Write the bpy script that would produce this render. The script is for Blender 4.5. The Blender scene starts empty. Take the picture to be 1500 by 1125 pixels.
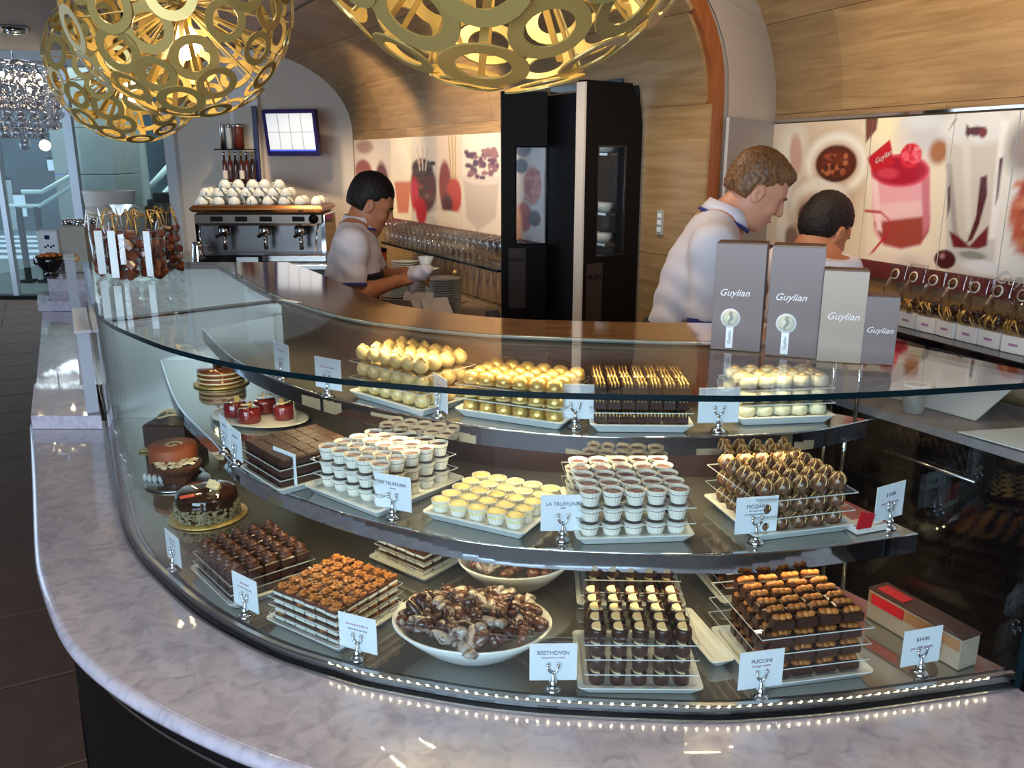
import bpy, math, random
import numpy as np
from mathutils import Vector, Matrix
random.seed(7)
np.random.seed(7)
PI = math.pi
S = bpy.context.scene
COL = S.collection

# ------------------------------------------------------------------ camera, world, lights, exposure
F_PX, TILT, CAM_H = 1250.0, math.radians(14.9), 1.65
cd = bpy.data.cameras.new('camera')
cd.sensor_width = 36.0
cd.lens = 36.0 * F_PX / 1500.0
cd.clip_start = 0.02
cam = bpy.data.objects.new('camera', cd)
cam.location = (0, 0, CAM_H)
cam.rotation_euler = (PI / 2 - TILT, 0, 0)
COL.objects.link(cam)
S.camera = cam

W = bpy.data.worlds.new('daylight')
W.use_nodes = True
bg = W.node_tree.nodes['Background']
bg.inputs[0].default_value = (0.58, 0.78, 1.0, 1)
bg.inputs[1].default_value = 1.6
S.world = W

S.view_settings.view_transform = 'Standard'
S.view_settings.look = 'None'
S.view_settings.exposure = 0.45
S.view_settings.gamma = 1.0
S.view_settings.use_curve_mapping = False
S.cycles.use_denoising = True
S.cycles.transparent_max_bounces = 40
S.cycles.max_bounces = 9
S.cycles.diffuse_bounces = 4
S.cycles.glossy_bounces = 5
S.cycles.caustics_reflective = False
S.cycles.caustics_refractive = False
S.cycles.sample_clamp_indirect = 6.0


def light(name, typ, loc, power, color, size=0.1, size_y=None, target=None, angle=60, blend=0.6):
    d = bpy.data.lights.new(name, typ)
    d.energy = power
    d.color = color
    if typ == 'AREA':
        d.size = size
        if size_y:
            d.shape = 'RECTANGLE'
            d.size_y = size_y
    else:
        d.shadow_soft_size = size
    if typ == 'SPOT':
        d.spot_size = math.radians(angle)
        d.spot_blend = blend
    o = bpy.data.objects.new(name, d)
    o.location = loc
    if target is not None:
        o.rotation_euler = (Vector(target) - Vector(loc)).to_track_quat('-Z', 'Y').to_euler()
    COL.objects.link(o)
    return o


WARM, WARMER = (1.0, 0.76, 0.48), (1.0, 0.62, 0.28)
# daylight from the street windows behind the viewer
light('street_daylight', 'AREA', (-1.6, -2.9, 1.75), 270, (0.66, 0.84, 1.0), 4.4, 2.3, (-0.2, 2.0, 0.9))
# ceiling spots that wash the two murals, the back wall and the case
light('mural_spot', 'SPOT', (0.95, 2.45, 2.44), 30, WARM, 0.04, target=(1.52, 3.15, 1.78), angle=70)
light('mural_spot', 'SPOT', (1.45, 1.7, 2.44), 9, WARM, 0.04, target=(1.95, 2.0, 1.6), angle=75)
light('mural_spot', 'SPOT', (-0.78, 4.55, 2.42), 80, WARM, 0.04, target=(-0.28, 5.3, 1.7), angle=70)
light('mural_spot', 'SPOT', (-1.55, 5.7, 2.42), 55, WARM, 0.04, target=(-0.95, 6.5, 1.7), angle=70)
light('kitchen_spot', 'SPOT', (0.0, 3.0, 2.42), 22, WARM, 0.05, target=(0.3, 3.1, 0.9), angle=110)
light('bar_spot', 'SPOT', (-1.75, 6.2, 2.42), 50, WARM, 0.05, target=(-1.75, 6.7, 1.1), angle=95)
light('case_spot', 'SPOT', (-0.15, 1.75, 2.44), 30, WARM, 0.05, target=(0.0, 1.75, 0.9), angle=80)
light('case_spot', 'SPOT', (0.55, 1.6, 2.44), 22, WARM, 0.05, target=(0.5, 1.6, 0.9), angle=80)
light('case_spot', 'SPOT', (-0.95, 2.5, 2.44), 34, WARM, 0.05, target=(-0.85, 2.3, 0.9), angle=80)
light('reveal_fill', 'SPOT', (0.5, 2.5, 2.44), 22, (1.0, 0.86, 0.68), 0.05, target=(1.0, 3.8, 1.7), angle=80)  # added fill with no fixture of its own, brightens the white reveal
light('lobby_light', 'AREA', (-5.6, 12.4, 3.0), 110, (0.86, 0.96, 1.0), 3.0, 2.0, (-5.6, 12.4, 0))


# ------------------------------------------------------------------ helpers
def srgb(r, g, b):
    f = lambda c: (c / 255) / 12.92 if c <= 10 else (((c / 255) + 0.055) / 1.055) ** 2.4
    return (f(r), f(g), f(b))


def P(x, y, z):
    """plan point on the level z that the photograph shows at pixel x, y"""
    u, v = (x - 750) / F_PX, -(y - 562.5) / F_PX
    d = (u, math.cos(TILT) + v * math.sin(TILT), -math.sin(TILT) + v * math.cos(TILT))
    t = (z - CAM_H) / d[2]
    return Vector((d[0] * t, d[1] * t, z))


def Q(x, y, Y):
    """point at depth Y that the photograph shows at pixel x, y"""
    u, v = (x - 750) / F_PX, -(y - 562.5) / F_PX
    d = (u, math.cos(TILT) + v * math.sin(TILT), -math.sin(TILT) + v * math.cos(TILT))
    t = Y / d[1]
    return Vector((d[0] * t, Y, CAM_H + d[2] * t))


def mat(name, c, rough=0.5, metal=0.0, coat=0.0, emit=0.0, noise=0.0, nscale=30.0, bump=0.0, c2=None, rand=0.0,
        emit_c=None, spec=0.5, stretch=None, sss=0.0, crange=None):
    m = bpy.data.materials.new(name)
    m.use_nodes = True
    nt = m.node_tree
    b = nt.nodes['Principled BSDF']
    b.inputs['Base Color'].default_value = (*c, 1)
    b.inputs['Roughness'].default_value = rough
    b.inputs['Metallic'].default_value = metal
    b.inputs['Coat Weight'].default_value = coat
    b.inputs['Coat Roughness'].default_value = 0.08
    b.inputs['Specular IOR Level'].default_value = spec
    if sss:
        b.inputs['Subsurface Weight'].default_value = sss
        b.inputs['Subsurface Radius'].default_value = (0.01, 0.006, 0.004)
    if emit:
        b.inputs['Emission Color'].default_value = (*(emit_c or c), 1)
        b.inputs['Emission Strength'].default_value = emit
    col = None
    if c2 is not None or bump:
        tc = nt.nodes.new('ShaderNodeTexCoord')
        src = tc.outputs['Object']
        if stretch:
            mp = nt.nodes.new('ShaderNodeMapping')
            mp.inputs['Scale'].default_value = stretch
            nt.links.new(src, mp.inputs[0])
            src = mp.outputs[0]
        n = nt.nodes.new('ShaderNodeTexNoise')
        n.inputs['Scale'].default_value = nscale
        n.inputs['Detail'].default_value = 5
        n.inputs['Distortion'].default_value = noise
        nt.links.new(src, n.inputs['Vector'])
        if c2 is not None:
            r = nt.nodes.new('ShaderNodeValToRGB')
            lo, hi = crange or (0.35, 0.65)
            r.color_ramp.elements[0].position = lo
            r.color_ramp.elements[1].position = hi
            r.color_ramp.elements[0].color = (*c, 1)
            r.color_ramp.elements[1].color = (*c2, 1)
            nt.links.new(n.outputs['Fac'], r.inputs[0])
            col = r.outputs[0]
            nt.links.new(col, b.inputs['Base Color'])
        if bump:
            bp = nt.nodes.new('ShaderNodeBump')
            bp.inputs['Strength'].default_value = bump
            bp.inputs['Distance'].default_value = 0.004
            nt.links.new(n.outputs['Fac'], bp.inputs['Height'])
            nt.links.new(bp.outputs[0], b.inputs['Normal'])
    if rand:
        oi = nt.nodes.new('ShaderNodeObjectInfo')
        mr = nt.nodes.new('ShaderNodeMapRange')
        mr.inputs[3].default_value = 1 - rand
        mr.inputs[4].default_value = 1 + rand
        nt.links.new(oi.outputs['Random'], mr.inputs[0])
        hs = nt.nodes.new('ShaderNodeHueSaturation')
        hs.inputs['Color'].default_value = (*c, 1)
        nt.links.new(mr.outputs[0], hs.inputs['Value'])
        if col is not None:
            nt.links.new(col, hs.inputs['Color'])
        nt.links.new(hs.outputs[0], b.inputs['Base Color'])
    return m


def thin_glass(name, tint, refl=0.04, rough=0.0, gain=0.96):
    m = bpy.data.materials.new(name)
    m.use_nodes = True
    nt = m.node_tree
    nt.nodes.clear()
    out = nt.nodes.new('ShaderNodeOutputMaterial')
    mix = nt.nodes.new('ShaderNodeMixShader')
    tr = nt.nodes.new('ShaderNodeBsdfTransparent')
    tr.inputs[0].default_value = (*tint, 1)
    gl = nt.nodes.new('ShaderNodeBsdfGlossy')
    gl.inputs['Roughness'].default_value = rough
    lw = nt.nodes.new('ShaderNodeLayerWeight')
    lw.inputs[0].default_value = 0.5
    pw = nt.nodes.new('ShaderNodeMath')
    pw.operation = 'POWER'
    pw.inputs[1].default_value = 5
    ma = nt.nodes.new('ShaderNodeMath')
    ma.operation = 'MULTIPLY_ADD'
    ma.inputs[1].default_value = gain
    ma.inputs[2].default_value = refl
    nt.links.new(lw.outputs['Facing'], pw.inputs[0])
    nt.links.new(pw.outputs[0], ma.inputs[0])
    nt.links.new(ma.outputs[0], mix.inputs[0])
    nt.links.new(tr.outputs[0], mix.inputs[1])
    nt.links.new(gl.outputs[0], mix.inputs[2])
    nt.links.new(mix.outputs[0], out.inputs[0])
    return m


def attr_mat(name, rough=0.5, coat=0.0):
    """flat print: the colour comes from the mesh's colour attribute"""
    m = mat(name, (0.8, 0.8, 0.8), rough, coat=coat)
    a = m.node_tree.nodes.new('ShaderNodeAttribute')
    a.attribute_name = 'print'
    m.node_tree.links.new(a.outputs['Color'], m.node_tree.nodes['Principled BSDF'].inputs['Base Color'])
    return m


class MB:
    """collects shapes, then links them as one mesh object"""
    def __init__(s):
        s.v, s.f, s.m, s.sm = [], [], [], []

    def add(s, vs, fs, mi=0, smooth=False):
        o = len(s.v)
        s.v += [tuple(v) for v in vs]
        s.f += [tuple(i + o for i in f) for f in fs]
        s.m += [mi] * len(fs)
        s.sm += [smooth] * len(fs)
        return s

    def box(s, c, d, mi=0, rz=0.0, bev=0.0, M=None):
        x, y, z = d[0] / 2, d[1] / 2, d[2] / 2
        if bev:
            b = bev
            vs = []
            for sz, e in ((-z, b), (-z + b, 0), (z - b, 0), (z, b)):
                for (sx, sy) in ((-1, -1), (1, -1), (1, 1), (-1, 1)):
                    vs.append((sx * (x - e), sy * (y - e), sz))
            fs = [(3, 2, 1, 0), (12, 13, 14, 15)]
            for k in range(3):
                for i in range(4):
                    j = (i + 1) % 4
                    fs.append((k * 4 + i, k * 4 + j, k * 4 + 4 + j, k * 4 + 4 + i))
        else:
            vs = [(sx * x, sy * y, sz * z) for sz in (-1, 1) for (sx, sy) in ((-1, -1), (1, -1), (1, 1), (-1, 1))]
            fs = [(3, 2, 1, 0), (4, 5, 6, 7), (0, 1, 5, 4), (1, 2, 6, 5), (2, 3, 7, 6), (3, 0, 4, 7)]
        ca, sa = math.cos(rz), math.sin(rz)
        out = []
        for v in vs:
            if M is not None:
                w = M @ Vector(v)
                out.append((w.x + c[0], w.y + c[1], w.z + c[2]))
            else:
                out.append((v[0] * ca - v[1] * sa + c[0], v[0] * sa + v[1] * ca + c[1], v[2] + c[2]))
        return s.add(out, fs, mi)

    def lathe(s, prof, n=16, c=(0, 0, 0), mi=0, smooth=True, sx=1.0, sy=1.0, cap=True, flute=0.0):
        vs, fs = [], []
        for (r, z) in prof:
            for i in range(n):
                a = 2 * PI * i / n
                rr = r * (1 + (flute if i % 2 else -flute))
                vs.append((c[0] + rr * math.cos(a) * sx, c[1] + rr * math.sin(a) * sy, c[2] + z))
        for k in range(len(prof) - 1):
            for i in range(n):
                j = (i + 1) % n
                fs.append((k * n + i, k * n + j, (k + 1) * n + j, (k + 1) * n + i))
        if cap:
            if prof[0][0] > 1e-6:
                fs.append(tuple(range(n - 1, -1, -1)))
            if prof[-1][0] > 1e-6:
                fs.append(tuple((len(prof) - 1) * n + i for i in range(n)))
        return s.add(vs, fs, mi, smooth)

    def ball(s, c, r, n=12, m=8, mi=0, M=None, rr=None):
        """sphere or ellipsoid; rr = radii"""
        r3 = rr or (r, r, r)
        vs = [(0, 0, -1)]
        for k in range(1, m):
            t = -PI / 2 + PI * k / m
            for i in range(n):
                a = 2 * PI * i / n
                vs.append((math.cos(t) * math.cos(a), math.cos(t) * math.sin(a), math.sin(t)))
        vs.append((0, 0, 1))
        fs = []
        for i in range(n):
            fs.append((0, 1 + (i + 1) % n, 1 + i))
        for k in range(m - 2):
            for i in range(n):
                j = (i + 1) % n
                fs.append((1 + k * n + i, 1 + k * n + j, 1 + (k + 1) * n + j, 1 + (k + 1) * n + i))
        L = len(vs) - 1
        for i in range(n):
            fs.append((1 + (m - 2) * n + i, 1 + (m - 2) * n + (i + 1) % n, L))
        out = []
        for v in vs:
            w = Vector((v[0] * r3[0], v[1] * r3[1], v[2] * r3[2]))
            if M is not None:
                w = M @ w
            out.append((w.x + c[0], w.y + c[1], w.z + c[2]))
        return s.add(out, fs, mi, True)

    def tube(s, pts, r, n=8, mi=0, cap=True):
        pts = [Vector(p) for p in pts]
        rs = r if isinstance(r, (list, tuple)) else [r] * len(pts)
        vs, fs = [], []
        up = Vector((0, 0, 1))
        for k, p in enumerate(pts):
            t = (pts[min(k + 1, len(pts) - 1)] - pts[max(k - 1, 0)]).normalized()
            a = t.cross(up)
            if a.length < 1e-3:
                a = t.cross(Vector((1, 0, 0)))
            a.normalize()
            b = t.cross(a).normalized()
            for i in range(n):
                w = 2 * PI * i / n
                vs.append(p + (a * math.cos(w) + b * math.sin(w)) * rs[k])
        for k in range(len(pts) - 1):
            for i in range(n):
                j = (i + 1) % n
                fs.append((k * n + i, k * n + j, (k + 1) * n + j, (k + 1) * n + i))
        if cap:
            fs.append(tuple(range(n - 1, -1, -1)))
            fs.append(tuple((len(pts) - 1) * n + i for i in range(n)))
        return s.add(vs, fs, mi, True)

    def prism(s, poly, z0, z1, mi=0, mside=None):
        n = len(poly)
        vs = [(p[0], p[1], z0) for p in poly] + [(p[0], p[1], z1) for p in poly]
        s.add(vs, [tuple(range(n - 1, -1, -1)), tuple(range(n, 2 * n))], mi)
        s.add(vs, [(i, (i + 1) % n, n + (i + 1) % n, n + i) for i in range(n)], mi if mside is None else mside)
        return s

    def strip(s, A, B, z0, z1, mi=0, me=None):
        """slab between two plan polylines of equal length, quads only; me = material of the edges"""
        n = len(A)
        vs = [(p[0], p[1], z) for z in (z0, z1) for C in (A, B) for p in C]
        a0, b0, a1, b1 = 0, n, 2 * n, 3 * n
        top, edge = [], []
        for i in range(n - 1):
            top += [(a0 + i, b0 + i, b0 + i + 1, a0 + i + 1), (a1 + i, a1 + i + 1, b1 + i + 1, b1 + i)]
            edge += [(a0 + i, a0 + i + 1, a1 + i + 1, a1 + i), (b0 + i + 1, b0 + i, b1 + i, b1 + i + 1)]
        edge += [(a0, a1, b1, b0), (a0 + n - 1, b0 + n - 1, b1 + n - 1, a1 + n - 1)]
        s.add(vs, top, mi)
        s.add(vs, edge, mi if me is None else me)
        return s

    def mesh(s, name, mats):
        me = bpy.data.meshes.new(name)
        me.from_pydata(s.v, [], s.f)
        for m in (mats if isinstance(mats, (list, tuple)) else [mats]):
            me.materials.append(m)
        me.polygons.foreach_set('material_index', s.m)
        me.polygons.foreach_set('use_smooth', s.sm)
        me.update()
        return me

    def build(s, name, mats, parent=None, loc=None, rz=None):
        return link(name, s.mesh(name, mats), parent, loc, rz)


def link(name, data, parent=None, loc=None, rz=None):
    o = bpy.data.objects.new(name, data)
    COL.objects.link(o)
    if parent is not None:
        o.parent = parent
    if loc is not None:
        o.location = loc
    if rz is not None:
        o.rotation_euler = (0, 0, rz)
    return o


def tag(o, label=None, cat=None, group=None, kind=None):
    if label:
        o['label'] = label
    if cat:
        o['category'] = cat
    if group:
        o['group'] = group
    if kind:
        o['kind'] = kind
    return o


def thing(name, label, cat, loc=(0, 0, 0), rz=0.0, group=None):
    return tag(link(name, None, None, loc, rz), label, cat, group)


def copy_tree(o, parent=None):
    c = o.copy()
    COL.objects.link(c)
    if parent is not None:
        c.parent = parent
    for ch in list(o.children):
        copy_tree(ch, c)
    return c


def text_mesh(body, size, m, shear=0.0, align='CENTER', bold=0.0, depth=0.0003):
    cu = bpy.data.curves.new('lettering', 'FONT')
    cu.body = body
    cu.size = size
    cu.shear = shear
    cu.align_x = align
    cu.align_y = 'CENTER'
    cu.extrude = depth
    cu.offset = bold
    cu.resolution_u = 3
    o = bpy.data.objects.new('lettering', cu)
    me = bpy.data.meshes.new_from_object(o)
    me.materials.clear()
    me.materials.append(m)
    bpy.data.objects.remove(o)
    return me


def letters(body, size, m, parent, loc, rot=(PI / 2, 0, 0), shear=0.0, bold=0.0, align='CENTER', name='lettering'):
    o = link(name, text_mesh(body, size, m, shear, align, bold), parent, loc)
    o.rotation_euler = rot
    return o


def smooth_line(pts, n=60):
    """Catmull-Rom through plan points"""
    p = [Vector((a[0], a[1])) for a in pts]
    p = [p[0] * 2 - p[1]] + p + [p[-1] * 2 - p[-2]]
    out = []
    for i in range(1, len(p) - 2):
        for k in range(8):
            t = k / 8
            a, b, c, d = p[i - 1], p[i], p[i + 1], p[i + 2]
            out.append(0.5 * ((2 * b) + (c - a) * t + (2 * a - 5 * b + 4 * c - d) * t * t + (3 * b - a - 3 * c + d) * t ** 3))
    out.append(p[-2])
    L = [0]
    for i in range(1, len(out)):
        L.append(L[-1] + (out[i] - out[i - 1]).length)
    res, j = [], 0
    for k in range(n):
        s = L[-1] * k / (n - 1)
        while j < len(out) - 2 and L[j + 1] < s:
            j += 1
        t = (s - L[j]) / max(1e-9, L[j + 1] - L[j])
        res.append(out[j].lerp(out[j + 1], min(1, t)))
    return res


def offset(line, d):
    """shift a plan line sideways: + is to the left of its direction"""
    out = []
    for i in range(len(line)):
        t = (line[min(i + 1, len(line) - 1)] - line[max(i - 1, 0)]).normalized()
        out.append(line[i] + Vector((-t.y, t.x)) * d)
    return out


ORD = ['first', 'second', 'third', 'fourth', 'fifth', 'sixth', 'seventh', 'eighth', 'ninth', 'tenth', 'eleventh', 'twelfth',
       'thirteenth', 'fourteenth', 'fifteenth', 'sixteenth', 'seventeenth', 'eighteenth', 'nineteenth', 'twentieth',
       'twenty-first', 'twenty-second', 'twenty-third', 'twenty-fourth', 'twenty-fifth', 'twenty-sixth']


# ------------------------------------------------------------------ materials
M = {}
M['marble'] = mat('white_marble', srgb(198, 191, 205), 0.22, c2=srgb(158, 152, 170), nscale=24, noise=1.0, crange=(0.42, 0.8), coat=1.0)
M['marble'].node_tree.nodes['Principled BSDF'].inputs['Coat Roughness'].default_value = 0.03
M['black'] = mat('black_lacquer', srgb(15, 12, 13), 0.5, spec=0.15)
M['black_gloss'] = mat('black_gloss', srgb(14, 13, 16), 0.12, coat=0.3)
M['chrome'] = mat('chrome', (0.78, 0.80, 0.83), 0.06, 1.0)
M['steel'] = mat('brushed_steel', (0.50, 0.49, 0.48), 0.28, 1.0)
M['fascia'] = mat('polished_fascia', (0.50, 0.55, 0.62), 0.04, 1.0)
M['deck'] = mat('steel_deck', (0.38, 0.37, 0.33), 0.09, 0.8)
M['glass'] = thin_glass('clear_glass', (0.975, 0.99, 0.988))
M['front_glass'] = thin_glass('curved_front_glass', (0.955, 0.985, 0.992))
M['glass_edge'] = mat('green_glass_edge', srgb(8, 26, 32), 0.2, spec=0.25)
M['glass_lt'] = mat('pale_glass_edge', srgb(150, 170, 172), 0.2, coat=0.3)
M['acrylic'] = thin_glass('clear_acrylic', (0.97, 0.975, 0.975), 0.03, gain=0.6)
M['acrylic_edge'] = mat('acrylic_edge', srgb(205, 208, 200), 0.25, coat=0.3)
M['porcelain'] = mat('white_porcelain', srgb(228, 232, 228), 0.18, coat=0.3)
M['paper'] = mat('white_card', srgb(225, 232, 236), 0.6)
M['paper_cup'] = mat('white_paper_cup', srgb(232, 228, 214), 0.7, sss=0.0)
M['ink'] = mat('grey_ink', srgb(90, 86, 96), 0.6)
M['wood'] = mat('pale_oak_veneer', srgb(162, 132, 92), 0.42, c2=srgb(130, 99, 64), nscale=6, noise=0.7, stretch=(0.5, 3, 7), rand=0.14, crange=(0.3, 0.75))
M['wood_top'] = mat('glossy_brown_wood', srgb(116, 84, 52), 0.06, c2=srgb(92, 64, 38), nscale=5, stretch=(1, 6, 6), coat=1.0, noise=0.5)
M['orange_wood'] = mat('orange_wood_edge', srgb(150, 84, 42), 0.4, c2=srgb(128, 68, 34), nscale=8, stretch=(6, 6, 0.6))
M['white_wall'] = mat('white_plaster', srgb(205, 194, 184), 0.6)
M['grey_wall'] = mat('grey_plaster', srgb(164, 160, 160), 0.6)
M['ceiling'] = mat('ceiling_paint', srgb(182, 168, 160), 0.55)
M['floor'] = mat('brown_tile', srgb(104, 74, 60), 0.6, spec=0.3, c2=srgb(94, 66, 53), nscale=9, rand=0.05)
M['grout'] = mat('brown_grout', srgb(92, 72, 62), 0.8)
M['choc'] = mat('dark_chocolate', srgb(52, 28, 20), 0.32, coat=0.15, c2=srgb(62, 34, 24), nscale=60)
M['milk_choc'] = mat('milk_chocolate', srgb(96, 56, 36), 0.35, c2=srgb(78, 42, 26), nscale=90, bump=0.2)
M['cream'] = mat('cream_chocolate', srgb(238, 214, 160), 0.4)
M['nut'] = mat('toasted_nut', srgb(196, 126, 52), 0.4, c2=srgb(150, 84, 30), nscale=60, coat=0.2, bump=0.3)
M['crunch'] = mat('caramel_crunch', srgb(200, 130, 54), 0.4, c2=srgb(132, 72, 26), nscale=130, bump=0.8, coat=0.15)
M['white_layer'] = mat('white_nougat', srgb(214, 218, 206), 0.45)
M['yellow'] = mat('pale_yellow_cream', srgb(240, 226, 158), 0.5, c2=srgb(226, 206, 128), nscale=70, bump=0.4)
M['gold_foil'] = mat('gold_foil', (0.86, 0.62, 0.20), 0.28, 0.6, c2=(0.62, 0.42, 0.13), nscale=120, bump=0.5)
M['gold_ball'] = mat('cream_ball', srgb(226, 206, 150), 0.35, c2=srgb(206, 176, 104), nscale=70, coat=0.3)
M['pale_log'] = mat('pale_green_praline', srgb(206, 206, 182), 0.5, c2=srgb(190, 190, 160), nscale=60)
M['red_glaze'] = mat('red_glaze', srgb(112, 24, 30), 0.12, coat=0.5)
M['copper_glaze'] = mat('cocoa_velvet', srgb(176, 92, 54), 0.55, c2=srgb(160, 80, 44), nscale=120)
M['led'] = mat('led', (1, 0.86, 0.6), emit=60, emit_c=(1.0, 0.80, 0.48))
M['cello'] = thin_glass('cellophane', (0.97, 0.96, 0.94), 0.09, 0.05, gain=1.0)
M['skin'] = mat('skin_fair', srgb(214, 150, 120), 0.5, sss=0.1)
M['skin_tan'] = mat('skin_tan', srgb(184, 118, 84), 0.5, sss=0.1)
M['shirt'] = mat('white_cotton', srgb(228, 220, 228), 0.85, nscale=16, bump=0.25)
M['apron'] = mat('black_cotton', srgb(24, 20, 26), 0.8)
M['hair_dark'] = mat('dark_hair', srgb(20, 14, 14), 0.6, spec=0.25, c2=srgb(36, 26, 22), nscale=40, stretch=(4, 4, 1), bump=0.12)
M['hair_brown'] = mat('brown_hair', srgb(134, 92, 54), 0.5, c2=srgb(88, 54, 30), nscale=45, stretch=(3, 3, 1), bump=0.3)
M['blue_trim'] = mat('blue_trim', srgb(52, 52, 130), 0.7)
M['gift'] = mat('pewter_card', srgb(84, 68, 64), 0.34, 0.3)
M['gift_lt'] = mat('champagne_card', srgb(122, 106, 92), 0.34, 0.35)
M['gift_side'] = mat('brown_card', srgb(58, 36, 34), 0.4)
M['seal'] = mat('cream_seal', srgb(214, 212, 190), 0.5)
M['seal_white'] = mat('white_seal', srgb(236, 238, 238), 0.5)
M['print'] = attr_mat('printed_mural', 0.35, 0.15)
M['band'] = mat('plum_band', srgb(104, 42, 46), 0.4)
M['silver_ink'] = mat('silver_ink', srgb(222, 216, 214), 0.3, 0.3)
M['box_ink'] = mat('box_ink', srgb(176, 166, 164), 0.35, 0.4)
M['gold_paint'] = mat('champagne_gold', srgb(186, 160, 96), 0.33, 0.45)
M['bulb'] = mat('lamp_bulb', (1, 0.9, 0.7), emit=30, emit_c=(1.0, 0.82, 0.50))
M['screen'] = mat('lit_screen', (0.5, 0.55, 0.62), 0.3, emit=0.34, emit_c=(0.80, 0.88, 1.0))
M['screen_line'] = mat('screen_line', (0.35, 0.4, 0.48), 0.3, emit=0.12)
M['navy'] = mat('navy_plastic', srgb(30, 26, 84), 0.3)
M['screen_blue'] = mat('screen_blue', (0.06, 0.10, 0.75), 0.3, emit=0.5, emit_c=(0.08, 0.12, 0.9))
M['red'] = mat('red_card', srgb(190, 28, 40), 0.4)
M['white_box'] = mat('white_carton', srgb(226, 216, 208), 0.6)
M['brown_box'] = mat('brown_carton', srgb(120, 86, 62), 0.6)
M['amber'] = mat('amber_sweets', srgb(128, 60, 24), 0.3, coat=0.3, c2=srgb(84, 34, 14), nscale=40)
M['straw'] = mat('gold_ribbon', srgb(212, 164, 84), 0.3, 0.5)
# ------------------------------------------------------------------ setting
def struct(o):
    o['kind'] = 'structure'
    return o


OL, EL = Vector((-0.08, 5.06, 0)), Vector((0.475, -0.880, 0)).normalized()
OR, ER = Vector((1.60, 2.75, 0)), Vector((0.325, -0.946, 0)).normalized()
RZL, RZR = math.atan2(EL.y, EL.x), math.atan2(ER.y, ER.x)
NL, NR = Vector((-EL.y, EL.x, 0)) * -1, Vector((-ER.y, ER.x, 0)) * -1      # towards the room


def to_world(side, x, y, z):
    O, E_, N = (OL, EL, NL) if side == 'L' else (OR, ER, NR)
    p = O + E_ * x - N * y
    return Vector((p.x, p.y, z))


def wall_hit(side, px, py, off=0.0):
    """local x, z on the wall plane (moved off metres into the room) behind pixel px, py"""
    O, E_, N = (OL, EL, NL) if side == 'L' else (OR, ER, NR)
    u, v = (px - 750) / F_PX, -(py - 562.5) / F_PX
    d = Vector((u, math.cos(TILT) + v * math.sin(TILT), -math.sin(TILT) + v * math.cos(TILT)))
    c = Vector((0, 0, CAM_H))
    t = (O + N * off - c).dot(N) / d.dot(N)
    p = c + d * t
    return ((p - O).dot(E_), p.z)


ZC = 2.5
PROF = {'L': (1.85, 0.85, 0.65, 90.0), 'R': (1.83, 0.87, 0.87, math.degrees(math.asin(0.67 / 0.87)))}


def vault_point(side, a, th=0.0):
    """a < 0: height -a on the upright part; a >= 0: angle in degrees on the curve; returns local (y, z)"""
    zs, ah, bv, _ = PROF[side]
    if a < 0:
        return (th, -a)
    r = math.radians(a)
    return (-(ah + th) * (1 - math.cos(r)) + th * math.cos(r) * 1.0 + (th * (1 - math.cos(r)) if th else 0), zs + (bv + th) * math.sin(r))


def make_vault(side, x0, x1, step, name):
    zs, ah, bv, amax = PROF[side]
    root = struct(link(name, None, None, OL if side == 'L' else OR, RZL if side == 'L' else RZR))
    # backing shell just behind the veneer panels
    seq = [-0.001, -0.9, -zs] + [amax * k / 12 for k in range(1, 13)]
    b = MB()
    pts = [(vault_point(side, s)[0] + 0.012, vault_point(side, s)[1] + (0.012 if s > 0 else 0)) for s in seq]
    pto = [(p[0] + 0.058, p[1] + 0.03) for p in pts]
    n = len(pts)
    vs = [(x, p[0], p[1]) for x in (x0, x1) for p in pts] + [(x, p[0], p[1]) for x in (x0, x1) for p in pto]
    fs = []
    for i in range(n - 1):
        fs.append((i, i + 1, n + i + 1, n + i))
    b.add(vs, fs, 0)
    b.add(vs, [(i, 2 * n + i, 2 * n + i + 1, i + 1) for i in range(n - 1)] + [(n + i, n + i + 1, 3 * n + i + 1, 3 * n + i) for i in range(n - 1)], 1)
    b.build('backing', [M['orange_wood'], M['orange_wood']], root)
    rows = [(-0.002, -0.62), (-0.622, -1.24), (-1.242, -zs)]
    k = 3 if side == 'L' else 2
    for i in range(k):
        rows.append((amax * i / k + 0.12, amax * (i + 1) / k - 0.12))
    g = 0.0015
    for ri, (a0, a1) in enumerate(rows):
        nseg = 1 if a0 < 0 else 5
        x = x0 + (0.45 if ri % 2 else 0.0) * step - (step if ri % 2 else 0)
        while x < x1 - 0.01:
            xa, xb = max(x, x0) + g, min(x + step, x1) - g
            x += step
            if xb - xa < 0.04:
                continue
            m = MB()
            f = [vault_point(side, a0 + (a1 - a0) * j / nseg) for j in range(nseg + 1)]
            th = 0.012
            bk = [(y + th, z + (th if a0 > 0 else 0)) for (y, z) in f]
            q = len(f)
            vs = [(xx, y, z) for xx in (xa, xb) for (y, z) in f] + [(xx, y, z) for xx in (xa, xb) for (y, z) in bk]
            fs = []
            for j in range(nseg):
                fs.append((j, q + j, q + j + 1, j + 1))
                fs += [(j, j + 1, 2 * q + j + 1, 2 * q + j), (q + j, 3 * q + j, 3 * q + j + 1, q + j + 1)]
            fs += [(0, 2 * q, 3 * q, q), (q - 1, 2 * q - 1, 4 * q - 1, 3 * q - 1)]
            m.add(vs, fs[:0] + [g_ for g_ in fs if max(g_) < 2 * q], 0, a0 > 0)
            m.add(vs, [g_ for g_ in fs if max(g_) >= 2 * q], 0)
            m.build('panel', M['wood'], root)
    return root


XL0, XL1 = -3.25, 1.79
XR0, XR1 = -1.32, 5.6
wall_l = make_vault('L', XL0, XL1, 0.92, 'wall_kitchen')
wall_r = make_vault('R', XR0, XR1, 0.98, 'wall_right')

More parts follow.
